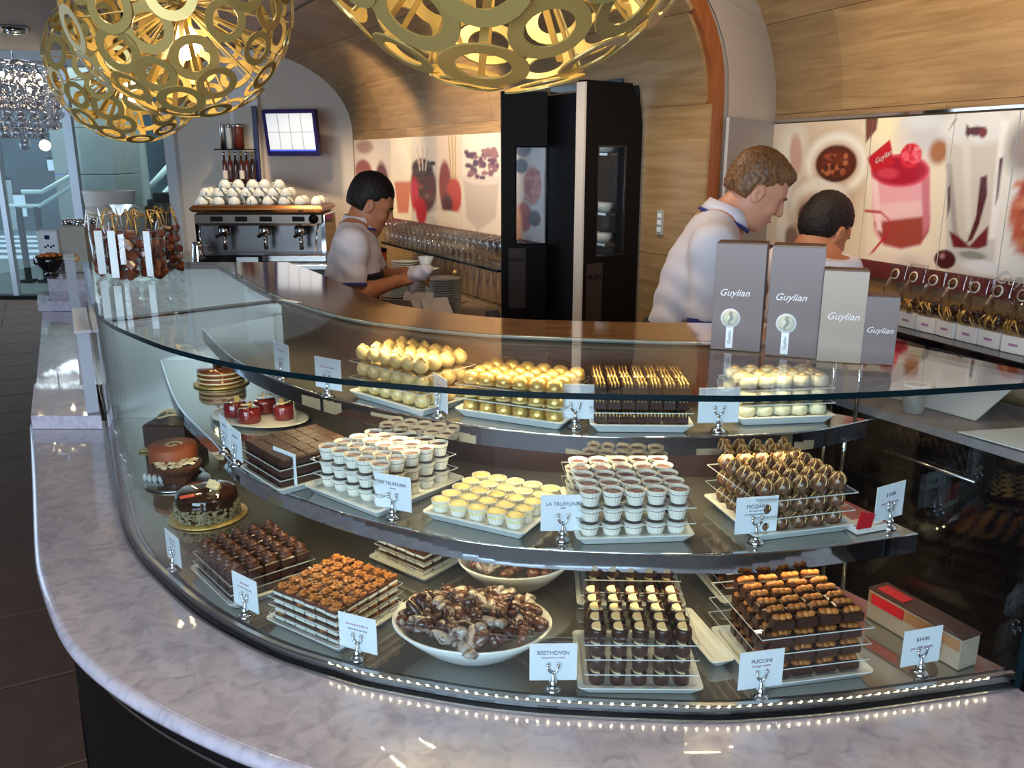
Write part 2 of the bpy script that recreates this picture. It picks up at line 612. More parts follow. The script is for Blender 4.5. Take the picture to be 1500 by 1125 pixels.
mull_m = mat('silver_post', srgb(206, 212, 220), 0.25, 0.4)
# white splayed reveal between the two vaults, with a greyer lower panel
b = MB()
seqL = [-0.001, -1.0, -1.85] + [90 * k / 10 for k in range(1, 11)]
seqR = [-0.001, -1.0, -1.83] + [PROF['R'][3] * k / 10 for k in range(1, 11)]
A = [to_world('L', XL1, vault_point('L', a)[0] + 0.045, vault_point('L', a)[1] + (0.03 if a > 0 else 0)) for a in seqL]
B = [to_world('R', XR0, vault_point('R', a)[0], vault_point('R', a)[1]) for a in seqR]
n = len(A)
b.add(A + B, [(i, n + i, n + i + 1, i + 1) for i in range(n - 1)], 0)
off = Vector((0.05, 0.05, 0))
b.add([p + off for p in A + B], [(i, i + 1, n + i + 1, n + i) for i in range(n - 1)], 0)
rv = struct(b.build('wall_reveal', M['white_wall']))
A2, B2 = to_world('L', XL1 + 0.012, 0.075, 1.79), to_world('R', XR0 + 0.01, -0.006, 1.77)
A0_, B0_ = to_world('L', XL1 + 0.02, 0.070, 0), to_world('R', XR0 + 0.012, -0.004, 0)
nn_ = Vector((-(B0_ - A0_).y, (B0_ - A0_).x, 0)).normalized() * 0.012
nn_ = nn_ if nn_.y < 0 else -nn_
struct(MB().prism([tuple((A0_ + nn_).to_2d()), tuple((B0_ + nn_).to_2d()), tuple(B0_.to_2d()), tuple(A0_.to_2d())], 0, 1.80).build('trim_1', M['grey_wall']))
struct(MB().box((Q(253, 250, 7.3).x, 7.32, 1.6), (0.085, 0.085, 3.2), bev=0.012).build('trim_2', mull_m))

# floor: grout bed and tiles laid square to the kitchen wall
struct(MB().box((-1, 3.5, -0.055), (13, 14, 0.1)).build('floor', M['grout']))
floor = bpy.data.objects['floor']
TA = math.radians(28.4)
tile_me = MB().box((0, 0, 0), (0.992, 0.492, 0.008), bev=0.002).mesh('tile', M['floor'])
ca, sa = math.cos(TA), math.sin(TA)
for i in range(-12, 4):
    for j in range(-2, 24):
        lx, ly = i * 1.0 + (0.5 if j % 2 else 0), j * 0.5 + 0.13
        x, y = lx * ca - ly * sa, lx * sa + ly * ca
        if -7.2 < x < 0.4 - 0.45 * y and 1.2 < y < 10.0 and x > -1.0 - 0.75 * y:
            o = link('tile', tile_me, floor, (x, y, -0.001), TA)

struct(MB().box((-1.9, 2.2, ZC + 0.06), (11, 10.8, 0.1)).build('ceiling', M['ceiling']))
struct(MB().box((-4.6, 12.2, 3.3), (9.2, 9.3, 0.1)).build('ceiling_lobby', M['grey_wall']))
struct(MB().box((-1.86, 7.45, 1.6), (1.9, 0.18, 3.2)).build('wall_back', M['white_wall']))
struct(MB().box((-7.3, 0.8, 1.6), (0.15, 9, 3.2)).build('wall_left', M['grey_wall']))
struct(MB().box((-4.6, 10.25, 2.97), (6.0, 0.12, 0.66)).build('trim_header', M['grey_wall']))
struct(MB().box((-4.9, 10.2, 0.02), (6.2, 0.16, 0.05)).build('trim_threshold', M['black']))
# partition wall left of the bar: grey, running back from the TV wall to the shopfront
struct(MB().box((-2.86, 8.9, 1.6), (0.1, 2.6, 3.2)).build('wall_partition', M['grey_wall']))

# shopfront glazing between shop and lobby
sf = struct(link('window_1', None, None, (0, 10.2, 0)))
for x0, x1 in ((-7.2, -5.98), (-5.9, -5.14), (-5.0, -3.97), (-3.85, -2.95)):
    MB().box(((x0 + x1) / 2, 0, 1.35), (x1 - x0, 0.012, 2.6)).build('pane', thin_glass('shopfront_glass', (0.88, 0.95, 0.95)) if 'shopfront_glass' not in bpy.data.materials else bpy.data.materials['shopfront_glass'], sf)
mull = mat('silver_mullion', srgb(200, 206, 214), 0.3, 0.3)
for x, w in ((-5.94, 0.06), (-5.07, 0.1), (-3.91, 0.12), (-7.2, 0.08)):
    MB().box((x, -0.01, 1.33), (w, 0.07, 2.62), bev=0.008).build('mullion', mull, sf)

# lobby beyond the glass
teal_dark = mat('dark_teal_wall', srgb(52, 70, 74), 0.5, c2=srgb(30, 42, 46), nscale=1.2)
teal = mat('pale_teal_panel', srgb(150, 160, 158), 0.5)
stone = mat('grey_stone', srgb(150, 156, 152), 0.5, c2=srgb(138, 144, 142), nscale=3)
lob_floor = mat('lobby_floor', srgb(104, 112, 110), 0.4)
struct(MB().box((-9.0, 15.2, -0.05), (18, 10, 0.1)).build('floor_lobby', lob_floor))
struct(MB().box((-9, 20.2, 2.5), (20, 0.2, 5.2)).build('wall_lobby', teal_dark))
struct(MB().box((-2.9, 15.3, 1.7), (0.1, 10, 3.4)).build('wall_lobby_right', teal_dark))
fl2 = bpy.data.objects['floor_lobby']
for k in range(5):
    MB().box((-9.6, 14.6 + k * 0.95, 0.004), (4.2, 0.42, 0.008)).build('floor_stripe', M['paper'], fl2)
# stone pillar
p0, p1 = Q(108, 300, 12.5), Q(192, 300, 12.5)
t = thing('stone_pillar', 'square grey stone pillar standing in the lobby beyond the shopfront glass', 'pillar', ((p0.x + p1.x) / 2, 12.5, 0))
w = p1.x - p0.x
MB().box((0, 0, 0.09), (w + 0.06, w + 0.06, 0.18), bev=0.01).build('plinth', stone, t)
for k in range(5):
    MB().box((0, 0, 0.183 + 0.31 + k * 0.615), (w, w, 0.608), bev=0.006).build('stone_block', stone, t)
# planter
c = Q(160, 285, 9.4)
t = thing('tall_planter', 'tall white tapered planter in front of the stone pillar by the shopfront', 'planter', (c.x, 9.4, 0))
MB().lathe([(0.13, 0), (0.14, 0.02), (0.26, 1.28), (0.265, 1.3), (0.25, 1.3), (0.24, 1.22), (0, 1.2)], 32).build('pot', M['white_wall'], t)
# railing with two sloping handrails
t = thing('stair_railing', 'dark posted stair railing with two pale sloping handrails in the lobby', 'railing', (0, 0, 0))
railm = mat('pale_handrail', srgb(200, 220, 214), 0.3)
for pts in (((32, 281), (62, 281), (112, 253)), ((10, 302), (58, 302), (114, 267))):
    MB().tube([Q(x, y, 11.6) for x, y in pts], 0.03, 8).build('handrail', railm, t)
for x in (27, 54):
    a, c = Q(x, 303, 11.6), Q(x, 304, 11.6)
    MB().box((a.x, 11.6, a.z / 2), (0.06, 0.06, a.z), bev=0.004).build('post', M['black'], t)
    MB().box((a.x, 11.6, 0.02), (0.16, 0.16, 0.04), bev=0.004).build('base_plate', M['black'], t)
# escalator flank right of the pillar
t = thing('escalator', 'dark escalator rising behind the glass right of the stone pillar', 'escalator', (0, 0, 0))
for (a, c_) in (((196, 300), (262, 228)), ((196, 332), (262, 262))):
    MB().tube([Q(a[0], a[1], 13.5), Q(c_[0], c_[1], 13.5)], 0.05, 8).build('handrail', railm, t)
for k in range(8):
    q = Q(198 + k * 8, 352 - k * 9, 13.5)
    MB().box((q.x, 13.6, q.z), (0.3, 1.0, 0.16), bev=0.01).build('step', M['black'], t)
q0 = Q(206, 250, 13.2)
t = thing('teal_column', 'slim pale teal column between pillar and escalator', 'column', (q0.x, 13.2, 0))
MB().lathe([(0.13, 0), (0.13, 0.1), (0.11, 0.12), (0.11, 3.1), (0.13, 3.12), (0.13, 3.2)], 20).build('shaft', teal, t)
# banners on the lobby wall, kiosk
for (x0, y0, x1, y1, mm, lb) in ((62, 232, 82, 250, M['paper'], 'small white banner hanging on the far dark lobby wall'),
                                 (74, 252, 92, 264, M['screen_blue'], 'small blue banner below the white one on the lobby wall'),
                                 (0, 262, 20, 338, teal, 'pale teal notice panel at the left end of the lobby wall'),
                                 (12, 284, 34, 318, M['paper'], 'large white banner behind the stair railing')):
    a, c_ = Q(x0, y0, 19.9), Q(x1, y1, 19.9)
    t = thing('banner', lb, 'banner', ((a.x + c_.x) / 2, 20.088, c_.z))
    MB().box((0, 0, (a.z - c_.z) / 2), (c_.x - a.x, 0.02, a.z - c_.z), bev=0.004).build('sheet', mm, t)
    MB().tube([(-(c_.x - a.x) / 2, 0, a.z - c_.z), ((c_.x - a.x) / 2, 0, a.z - c_.z)], 0.03, 6).build('rod', M['black'], t)
for i, (x, y) in enumerate(((66, 213), (98, 211))):
    q = Q(x, y, 15.0)
    t = thing('globe_light', ['left one', 'right one'][i] + ' of the two small lit globe lights in the lobby', 'lamp', (q.x, 15.0, q.z), 0, 'lit globe lights in the lobby')
    MB().ball((0, 0, 0), 0.09, 12, 8).build('globe', mat('lobby_lamp', (1, .8, .5), emit=6, emit_c=(1, .8, .5)) if 'lobby_lamp' not in bpy.data.materials else bpy.data.materials['lobby_lamp'], t)
    MB().tube([(0, 0, 0.09), (0, 0, 3.25 - q.z)], 0.012, 6).build('stem', M['black'], t)

# street side behind the viewer: mullions, low wall and header around the window openings
fr = struct(link('window_2', None, None, (0, -2.75, 0)))
for x in (-3.9, -2.35, -0.8, 0.75):
    MB().box((x, 0, 1.3), (0.12, 0.1, 2.5), bev=0.01).build('mullion', M['black'], fr)
MB().box((-1.6, 0, 1.95), (4.7, 0.06, 0.06), bev=0.01).build('transom', M['black'], fr)
struct(MB().box((-1.6, -2.8, 0.28), (11, 0.12, 0.56)).build('wall_street_sill', M['black']))
struct(MB().box((-5.6, -2.8, 1.5), (3.3, 0.12, 2.6)).build('wall_street_left', M['grey_wall']))
struct(MB().box((2.6, -2.8, 1.5), (3.6, 0.12, 2.6)).build('wall_street_right', M['black']))

# ceiling downlights
for i, (px, py, lb) in enumerate(((482, 42, 'square recessed downlight with two lamps in the ceiling above the television'),
                                  (20, 42, 'recessed downlight in the ceiling at the far left edge'))):
    q = P(px, py, ZC + 0.005)
    t = thing('downlight', lb, 'ceiling light', (q.x, q.y, ZC + 0.005), RZL)
    MB().box((0, 0, -0.004), (0.30, 0.17, 0.012), bev=0.003).build('frame', M['chrome'], t)
    MB().box((0, 0, -0.012), (0.27, 0.14, 0.004)).build('recess', M['black'], t)
    for s in (-0.065, 0.065):
        MB().lathe([(0.05, 0), (0.045, -0.012), (0.03, -0.016), (0, -0.014)], 14, (s, 0, -0.014)).build('lamp', M['chrome'], t)


# ------------------------------------------------------------------ printed murals (flat print on panels, colour per point)
def smooth(d, w):
    return np.clip(0.5 - d / w, 0, 1)


class Print:
    """paints flat shapes on a panel grid lying on a wall; shapes are given by photo pixels and kept as wall metres"""
    def __init__(s, side, x, z):
        s.side, s.x, s.z = side, x, z
        s.c = np.ones((len(x), 3)) * np.array(srgb(232, 220, 206))

    def w(s, px, py):
        return np.array(wall_hit(s.side, px, py, 0.02))

    def mixin(s, a, col):
        s.c = s.c * (1 - a[:, None]) + np.array(srgb(*col))[None] * a[:, None]

    def ell(s, px, py, rx, ry, col, soft=0.25, ang=0, a=1.0):
        c = s.w(px, py)
        ux = (s.w(px + rx, py) - s.w(px - rx, py)) / 2
        uy = (s.w(px, py - ry) - s.w(px, py + ry)) / 2
        lx, ly = np.linalg.norm(ux), np.linalg.norm(uy)
        r = math.radians(ang)
        dx, dz = s.x - c[0], s.z - c[1]
        p, q = (dx * math.cos(r) + dz * math.sin(r)) / lx, (-dx * math.sin(r) + dz * math.cos(r)) / ly
        s.mixin(smooth(np.sqrt(p * p + q * q) - 1, soft) * a, col)

    def poly(s, pts, col, soft=0.006, a=1.0):
        pp = [s.w(*p) for p in pts]
        n = len(pp)
        inside = np.zeros(len(s.x), bool)
        dist = np.full(len(s.x), 1e9)
        for i in range(n):
            a0, b0 = pp[i], pp[(i + 1) % n]
            cond = ((a0[1] > s.z) != (b0[1] > s.z)) & (s.x < (b0[0] - a0[0]) * (s.z - a0[1]) / (b0[1] - a0[1] + 1e-12) + a0[0])
            inside ^= cond
            e = b0 - a0
            t = np.clip(((s.x - a0[0]) * e[0] + (s.z - a0[1]) * e[1]) / (e @ e + 1e-12), 0, 1)
            dist = np.minimum(dist, np.hypot(s.x - a0[0] - t * e[0], s.z - a0[1] - t * e[1]))
        d = np.where(inside, -dist, dist)
        s.mixin(smooth(d, soft) * a, col)

    def speck(s, px, py, rx, ry, n, r, cols, seed):
        rn = random.Random(seed)
        for _ in range(n):
            s.ell(px + rn.uniform(-rx, rx), py + rn.uniform(-ry, ry), r * rn.uniform(0.6, 1.3), r * rn.uniform(0.6, 1.3), rn.choice(cols), 0.4)


def mural_panel(side, x0, x1, z0, z1, paint, parent, cell=0.006, off=0.02, name='printed_panel'):
    nx, nz = max(2, int((x1 - x0) / cell)), max(2, int((z1 - z0) / cell))
    gx, gz = np.meshgrid(np.linspace(x0, x1, nx + 1), np.linspace(z0, z1, nz + 1))
    X, Z = gx.ravel(), gz.ravel()
    pr = Print(side, X, Z)
    paint(pr)
    n = len(X)
    verts = np.stack([X, np.full(n, -off), Z], 1)
    idx = np.arange(n).reshape(nz + 1, nx + 1)
    f = np.stack([idx[:-1, :-1].ravel(), idx[:-1, 1:].ravel(), idx[1:, 1:].ravel(), idx[1:, :-1].ravel()], 1)
    back = np.array([(x, -off + 0.012, z) for z in (z0, z1) for x in (x0, x1)])
    verts = np.vstack([verts, back])
    c = (idx[0, 0], idx[0, -1], idx[-1, 0], idx[-1, -1])
    rim = [(c[0], n, n + 1, c[1]), (c[2], c[3], n + 3, n + 2), (c[0], c[2], n + 2, n), (c[1], n + 1, n + 3, c[3])]
    me = bpy.data.meshes.new(name)
    me.from_pydata(verts.tolist(), [], f.tolist() + rim)
    at = me.color_attributes.new('print', 'FLOAT_COLOR', 'POINT')
    col = np.ones((n + 4, 4))
    col[:n, :3] = np.clip(pr.c, 0, 1)
    col[n:, :3] = 0.6
    at.data.foreach_set('color', col.ravel())
    me.materials.append(M['print'])
    me.update()
    return link(name, me, parent)


def paint_right(p):
    p.c[:] = np.array(srgb(226, 212, 198))
    # panel of coffee cups
    p.poly([(1128, 170), (1268, 160), (1268, 380), (1128, 400)], (232, 214, 188), 0.02)
    p.ell(1175, 250, 60, 90, (206, 176, 146), 0.9, a=0.5)
    p.ell(1160, 235, 22, 50, (238, 226, 208), 0.6)
    p.ell(1166, 226, 9, 30, (214, 168, 150), 0.5, 12)
    p.ell(1150, 330, 12, 60, (246, 238, 226), 0.5)
    p.ell(1224, 246, 52, 52, (198, 166, 138), 0.5, a=0.7)
    p.ell(1223, 240, 46, 46, (252, 244, 230), 0.25)
    p.ell(1224, 241, 35, 33, (214, 184, 158), 0.3)
    p.ell(1200, 304, 48, 44, (196, 168, 144), 0.4, a=0.8)
    p.ell(1199, 300, 43, 39, (244, 236, 224), 0.2)
    p.ell(1198, 312, 34, 31, (204, 176, 156), 0.3)
    p.ell(1224, 240, 30, 27, (70, 28, 18), 0.12)
    p.ell(1224, 238, 24, 20, (126, 52, 30), 0.7, a=0.8)
    p.speck(1224, 242, 18, 14, 22, 4, [(160, 76, 44), (84, 34, 22), (190, 110, 70)], 3)
    p.ell(1196, 318, 28, 26, (92, 52, 46), 0.15)
    p.ell(1160, 352, 10, 22, (150, 120, 110), 0.4, 20)
    # panel of raspberry dessert
    p.poly([(1268, 150), (1388, 150), (1388, 400), (1268, 400)], (238, 222, 196), 0.004)
    p.ell(1290, 190, 22, 22, (250, 236, 196), 0.8)
    p.ell(1370, 190, 50, 40, (206, 202, 206), 0.8)
    p.poly([(1268, 158), (1288, 158), (1284, 190), (1268, 210)], (120, 70, 60), 0.01)
    p.ell(1375, 222, 14, 18, (170, 110, 70), 0.6)
    p.poly([(1276, 246), (1362, 244), (1362, 335), (1350, 358), (1320, 366), (1294, 360), (1280, 340)], (232, 164, 172), 0.008)
    p.poly([(1276, 300), (1362, 292), (1362, 318), (1280, 322)], (238, 190, 188), 0.02)
    p.poly([(1280, 326), (1362, 316), (1360, 340), (1348, 358), (1320, 364), (1294, 358)], (160, 66, 50), 0.012)
    p.poly([(1276, 262), (1286, 262), (1292, 340), (1284, 336)], (246, 208, 208), 0.01)
    p.poly([(1350, 262), (1362, 258), (1362, 330), (1352, 346)], (206, 120, 130), 0.012)
    p.ell(1317, 250, 43, 24, (214, 70, 92), 0.1)
    p.ell(1316, 250, 39, 20, (170, 18, 44), 0.15)
    p.ell(1300, 254, 16, 8, (208, 60, 80), 0.6)
    p.poly([(1270, 232), (1304, 204), (1310, 240), (1278, 252)], (196, 30, 44), 0.004)
    p.ell(1334, 228, 16, 18, (214, 40, 60), 0.15)
    p.speck(1334, 226, 11, 13, 22, 3.4, [(236, 96, 112), (196, 24, 46), (240, 130, 140)], 4)
    for a_, b_ in (((1266, 309), (1290, 311)), ((1290, 311), (1302, 322)), ((1302, 322), (1300, 342)), ((1300, 342), (1270, 378))):
        p.poly([(a_[0], a_[1] - 2), (b_[0], b_[1] - 2), (b_[0] + 1, b_[1] + 2), (a_[0] + 1, a_[1] + 2)], (190, 30, 50), 0.004)
    p.poly([(1268, 372), (1388, 372), (1388, 400), (1268, 400)], (236, 216, 200), 0.02)
    # panel of chocolate milkshake
    p.poly([(1386, 150), (1482, 150), (1482, 420), (1386, 420)], (206, 198, 192), 0.01)
    p.poly([(1466, 200), (1484, 200), (1484, 420), (1455, 420)], (232, 226, 216), 0.01)
    p.poly([(1386, 180), (1476, 172), (1470, 240), (1452, 352), (1398, 352), (1390, 260)], (212, 200, 188), 0.012)
    p.ell(1428, 186, 54, 26, (228, 226, 224), 0.4)
    p.poly([(1386, 240), (1394, 240), (1404, 350), (1396, 350)], (168, 158, 152), 0.012)
    p.poly([(1466, 178), (1478, 176), (1458, 350), (1448, 350)], (240, 236, 230), 0.012)
    p.poly([(1410, 200), (1420, 200), (1424, 340), (1414, 340)], (226, 218, 208), 0.02)
    p.ell(1352, 178, 30, 12, (214, 216, 220), 0.6)
    p.poly([(1402, 175), (1390, 190), (1398, 176)], (70, 40, 50), 0.006)
    p.ell(1430, 192, 12, 7, (90, 34, 30), 0.3)
    p.ell(1440, 194, 6, 8, (120, 40, 34), 0.3)
    p.poly([(1416, 182), (1424, 190), (1418, 202), (1414, 196)], (84, 34, 34), 0.004)
    p.poly([(1388, 276), (1392, 270), (1392, 300), (1388, 320)], (80, 30, 34), 0.006)
    p.poly([(1436, 260), (1446, 256), (1446, 286), (1434, 330), (1424, 352), (1416, 356), (1430, 316)], (86, 36, 42), 0.006)
    p.poly([(1464, 232), (1470, 230), (1462, 290), (1458, 300)], (90, 44, 46), 0.006)
    p.poly([(1390, 338), (1404, 346), (1420, 360), (1448, 330), (1446, 360), (1424, 368), (1396, 362)], (110, 28, 34), 0.008)
    p.ell(1422, 374, 30, 10, (196, 194, 190), 0.3)
    p.ell(1424, 374, 20, 6, (140, 138, 130), 0.4)
    p.ell(1384, 380, 16, 14, (70, 16, 20), 0.15)
    p.ell(1380, 375, 4, 4, (170, 120, 120), 0.6)
    p.ell(1440, 392, 30, 10, (224, 222, 226), 0.5)
    # panel of sugared fruit
    p.poly([(1478, 140), (1700, 140), (1700, 420), (1478, 420)], (226, 222, 216), 0.004)
    p.ell(1500, 215, 26, 40, (150, 136, 130), 0.7)
    p.ell(1512, 312, 32, 64, (186, 84, 44), 0.12)
    p.speck(1512, 312, 22, 52, 60, 4, [(206, 120, 80), (160, 60, 30), (230, 160, 120)], 5)
    p.ell(1600, 280, 60, 80, (180, 60, 60), 0.3)


def paint_left(p):
    p.c[:] = np.array(srgb(228, 212, 196))
    p.poly([(515, 200), (573, 198), (573, 330), (515, 330)], (222, 206, 196), 0.02)
    p.ell(534, 215, 12, 10, (170, 140, 130), 0.5)
    p.ell(532, 250, 12, 16, (150, 82, 80), 0.3)
    p.ell(540, 278, 16, 22, (196, 104, 92), 0.3)
    p.ell(560, 282, 11, 44, (104, 60, 62), 0.25)
    p.poly([(572, 195), (603, 193), (603, 335), (572, 335)], (244, 224, 194), 0.01)
    p.ell(586, 240, 14, 36, (252, 236, 214), 0.4)
    p.poly([(578, 266), (602, 266), (598, 312), (583, 312)], (212, 126, 98), 0.02)
    p.poly([(603, 195), (640, 193), (640, 345), (603, 340)], (214, 200, 186), 0.01)
    p.ell(620, 274, 19, 38, (96, 52, 50), 0.2)
    p.ell(618, 246, 15, 14, (52, 36, 38), 0.3)
    p.speck(620, 262, 14, 26, 22, 4, [(60, 38, 40), (140, 96, 84), (120, 40, 44), (80, 60, 52)], 8)
    p.ell(607, 285, 6, 24, (184, 44, 62), 0.4)
    p.ell(617, 310, 8, 20, (176, 30, 48), 0.4)
    for k in range(3):
        p.poly([(610 + k * 8, 215), (612 + k * 8, 215), (616 + k * 4, 250), (614 + k * 4, 250)], (190, 176, 160), 0.006)
    p.poly([(640, 195), (676, 193), (676, 350), (640, 345)], (240, 212, 188), 0.01)
    p.ell(652, 272, 9, 36, (146, 58, 44), 0.25)
    p.ell(665, 286, 11, 26, (198, 66, 46), 0.25)
    p.ell(655, 300, 8, 16, (90, 40, 34), 0.5)
    for k in range(3):
        p.poly([(656 + k * 5, 198), (658 + k * 5, 198), (662 + k * 3, 262), (660 + k * 3, 262)], (206, 170, 110), 0.006)
    p.ell(658, 318, 26, 9, (244, 226, 200), 0.4)
    p.poly([(676, 190), (745, 185), (745, 360), (676, 355)], (238, 222, 206), 0.01)
    p.poly([(678, 262), (732, 262), (726, 320), (700, 338), (684, 320)], (208, 190, 176), 0.03)
    p.ell(705, 262, 27, 9, (226, 208, 196), 0.3)
    p.speck(706, 240, 23, 22, 40, 4.5, [(100, 52, 66), (132, 74, 84), (86, 44, 60), (150, 100, 100)], 9)
    p.poly([(745, 180), (860, 180), (860, 380), (745, 380)], (214, 206, 210), 0.01)
    p.ell(766, 218, 12, 12, (92, 92, 120), 0.3)
    p.ell(763, 243, 10, 11, (60, 62, 96), 0.3)
    p.ell(780, 272, 13, 28, (190, 84, 84), 0.25)
    p.speck(780, 270, 10, 24, 22, 3.5, [(214, 120, 116), (170, 60, 66)], 10)
    p.ell(768, 318, 11, 22, (176, 62, 44), 0.3)
    p.ell(758, 330, 7, 26, (230, 170, 120), 0.5)
    p.ell(783, 320, 9, 12, (70, 56, 70), 0.3)


mur = thing('food_mural', 'long printed mural of coffee cups, raspberry dessert and milkshake on the right wall', 'mural', OR, RZR)
bx = [XR0 + 0.015] + [wall_hit('R', px, 270, 0.02)[0] for px in (1269, 1387, 1480)] + [4.2]
ztop, zbot = 1.79, 1.265
for i in range(4):
    mural_panel('R', bx[i] + 0.002, bx[i + 1] - 0.002, zbot, ztop, paint_right, mur, 0.006 if i < 3 else 0.02)
MB().box(((bx[0] + 4.2) / 2, -0.014, zbot - 0.033), (4.2 - bx[0], 0.016, 0.062), bev=0.002).build('plum_band', M['band'], mur)
MB().box(((bx[0] + 4.2) / 2, -0.014, ztop + 0.012), (4.2 - bx[0], 0.02, 0.014), bev=0.002).build('chrome_rail', M['chrome'], mur)
lx, lz = wall_hit('R', 1492, 411, 0.03)
letters('Guylian', 0.062, M['silver_ink'], mur, (lx, -0.024, lz), shear=0.35)
a = wall_hit('R', 1291, 230, 0.03)
o = letters('Guylian', 0.03, M['silver_ink'], mur, (a[0], -0.0215, a[1]), rot=(PI / 2, math.radians(-25), 0), shear=0.3)

mul = thing('fruit_mural', 'printed mural of fruit desserts and berry bowls above the glass shelf', 'mural', OL, RZL)
bx = [wall_hit('L', px, 270, 0.02)[0] for px in (521, 573, 603, 640, 676, 737)] + [wall_hit('L', 797, 270, 0.02)[0]]
zt, zb = wall_hit('L', 640, 199, 0.02)[1], wall_hit('L', 640, 330, 0.02)[1]
for i in range(6):
    mural_panel('L', bx[i] + 0.002, bx[i + 1] - 0.002, zb, zt, paint_left, mul, 0.009)
MB().box(((bx[0] + bx[6]) / 2, -0.014, zb - 0.03), (bx[6] - bx[0], 0.016, 0.058), bev=0.002).build('plum_band', mat('magenta_band', srgb(128, 50, 84), 0.4), mul)
# ------------------------------------------------------------------ display case
Z_LEDGE, Z_DECK, Z_MID, Z_UP, Z_TOP = 0.69, 0.71, 0.93, 1.10, 1.287
N = 90
front = smooth_line([(-1.535, 3.06), (-1.30, 2.61), (-1.048, 2.124), (-0.934, 1.941), (-0.833, 1.817), (-0.664, 1.640), (-0.486, 1.503),
                     (-0.340, 1.427), (-0.245, 1.388), (0.0, 1.324), (0.31, 1.298), (0.44, 1.303), (0.60, 1.324), (0.742, 1.352), (0.945, 1.396)], N)
outer = smooth_line([(-1.795, 3.06), (-1.469, 2.478), (-1.202, 1.998), (-1.089, 1.817), (-0.95, 1.622), (-0.844, 1.505), (-0.7, 1.388),
                     (-0.535, 1.283), (-0.397, 1.212), (-0.25, 1.155), (0.0, 1.085), (0.3, 1.055), (0.6, 1.075), (1.02, 1.16)], N)
topback = smooth_line([(-1.055, 3.056), (-0.657, 2.332), (-0.399, 1.985), (-0.225, 1.860), (-0.12, 1.805), (0, 1.764), (0.386, 1.70), (0.76, 1.715)], N)
woodback = smooth_line([(-0.80, 3.056), (-0.619, 2.743), (-0.361, 2.25), (-0.253, 2.111), (-0.029, 1.965), (0.25, 1.915), (0.456, 1.902), (0.66, 1.895)], N)
midfront = smooth_line([(-1.285, 3.05), (-1.01, 2.485), (-0.781, 2.13), (-0.632, 1.903), (-0.467, 1.748), (-0.267, 1.612), (-0.013, 1.505),
                        (0.323, 1.472), (0.52, 1.486), (0.80, 1.56)], N)
upfront = smooth_line([(-1.02, 2.78), (-0.83, 2.43), (-0.644, 2.168), (-0.42, 1.944), (-0.164, 1.775), (0.0, 1.700), (0.21, 1.655), (0.566, 1.680), (0.767, 1.77)], N)

case = thing('display_case', 'curved glass display case on a white marble ledge full of chocolates', 'display case', (0, 0, 0))
b = MB().strip(front, outer, 0.655, Z_LEDGE)
b.build('marble_ledge', M['marble'], case)
MB().tube([(p.x, p.y, 0.6725) for p in outer], 0.0175, 10).build('marble_bullnose', M['marble'], case)
o1, o2 = offset(outer, 0.035), offset(outer, 0.075)
MB().strip(o1, o2, 0.0, 0.655).build('base_panel', M['black'], case)
MB().tube([(p.x, p.y, 0.585) for p in offset(outer, 0.033)], 0.004, 6).build('chrome_line', M['chrome'], case)
MB().strip(offset(outer, 0.03), o2, 0.0, 0.08).build('plinth', M['black_gloss'], case)
# deck, vent strip with slots, shelves
MB().strip(offset(front, 0.034), offset(woodback, -0.02), 0.698, Z_DECK).build('deck', M['deck'], case)
MB().strip(offset(front, 0.008), offset(front, 0.034), 0.690, 0.704).build('vent_strip', M['fascia'], case)
b = MB()
for row, d in enumerate((0.013, 0.019, 0.025)):
    q = offset(front, d)
    for i in range(1, N - 1):
        for s in (0.25, 0.75):
            p = q[i].lerp(q[i + 1], s)
            tdir = q[i + 1] - q[i]
            b.box((p.x, p.y, 0.7045), (0.011, 0.0022, 0.001), rz=math.atan2(tdir.y, tdir.x))
tag(b.build('vent_slots', M['black'], case), kind='stuff')
MB().strip(offset(front, -0.0045), offset(front, 0.0), 0.6902, 0.6935).build('glazing_channel', M['steel'], case)
# glass front and top
GE = [M['glass'], M['glass_edge']]
MB().strip(front, offset(front, 0.008), 0.692, 1.2760, 1, 0).build('front_glass', [M['front_glass'], M['glass_edge']], case)
k = 33
ft = offset(front, -0.004)
MB().strip(ft[:k + 1], topback[:k + 1], 1.2765, Z_TOP, 0, 1).build('top_glass', GE, case)
MB().strip(ft[k:], topback[k:], 1.2765, Z_TOP, 0, 1).build('top_glass', GE, case)
MB().tube([(*ft[k], 1.284), (*topback[k], 1.284)], 0.0035, 6).build('seam', M['glass_lt'], case)
MB().tube([(p.x, p.y, 1.283) for p in topback], 0.004, 6).build('back_rim', M['glass_lt'], case)
e0, e1 = Vector((0.945, 1.396)), Vector((0.672, 1.86))
ed = (e1 - e0).normalized()
en = Vector((-ed.y, ed.x))
MB().strip([e0, e1], [e0 - en * 0.010, e1 - en * 0.010], 0.692, 1.2760, 1, 0).build('end_glass', GE, case)
MB().box((0.947, 1.398, 0.985), (0.012, 0.012, 0.586), bev=0.002, rz=0.6).build('corner_edge', M['glass_edge'], case)
# brown wooden service top behind the glass, dark back
MB().strip(offset(topback, 0.004), woodback, 1.262, Z_TOP).build('service_top', M['wood_top'], case)
MB().strip(offset(woodback, -0.035), offset(woodback, -0.012), 0.70, 1.262).build('back_panel', M['gift_side'], case)
MB().strip(offset(woodback, -0.010), offset(woodback, 0.004), 0.0, 1.262).build('staff_side_panel', M['black'], case)


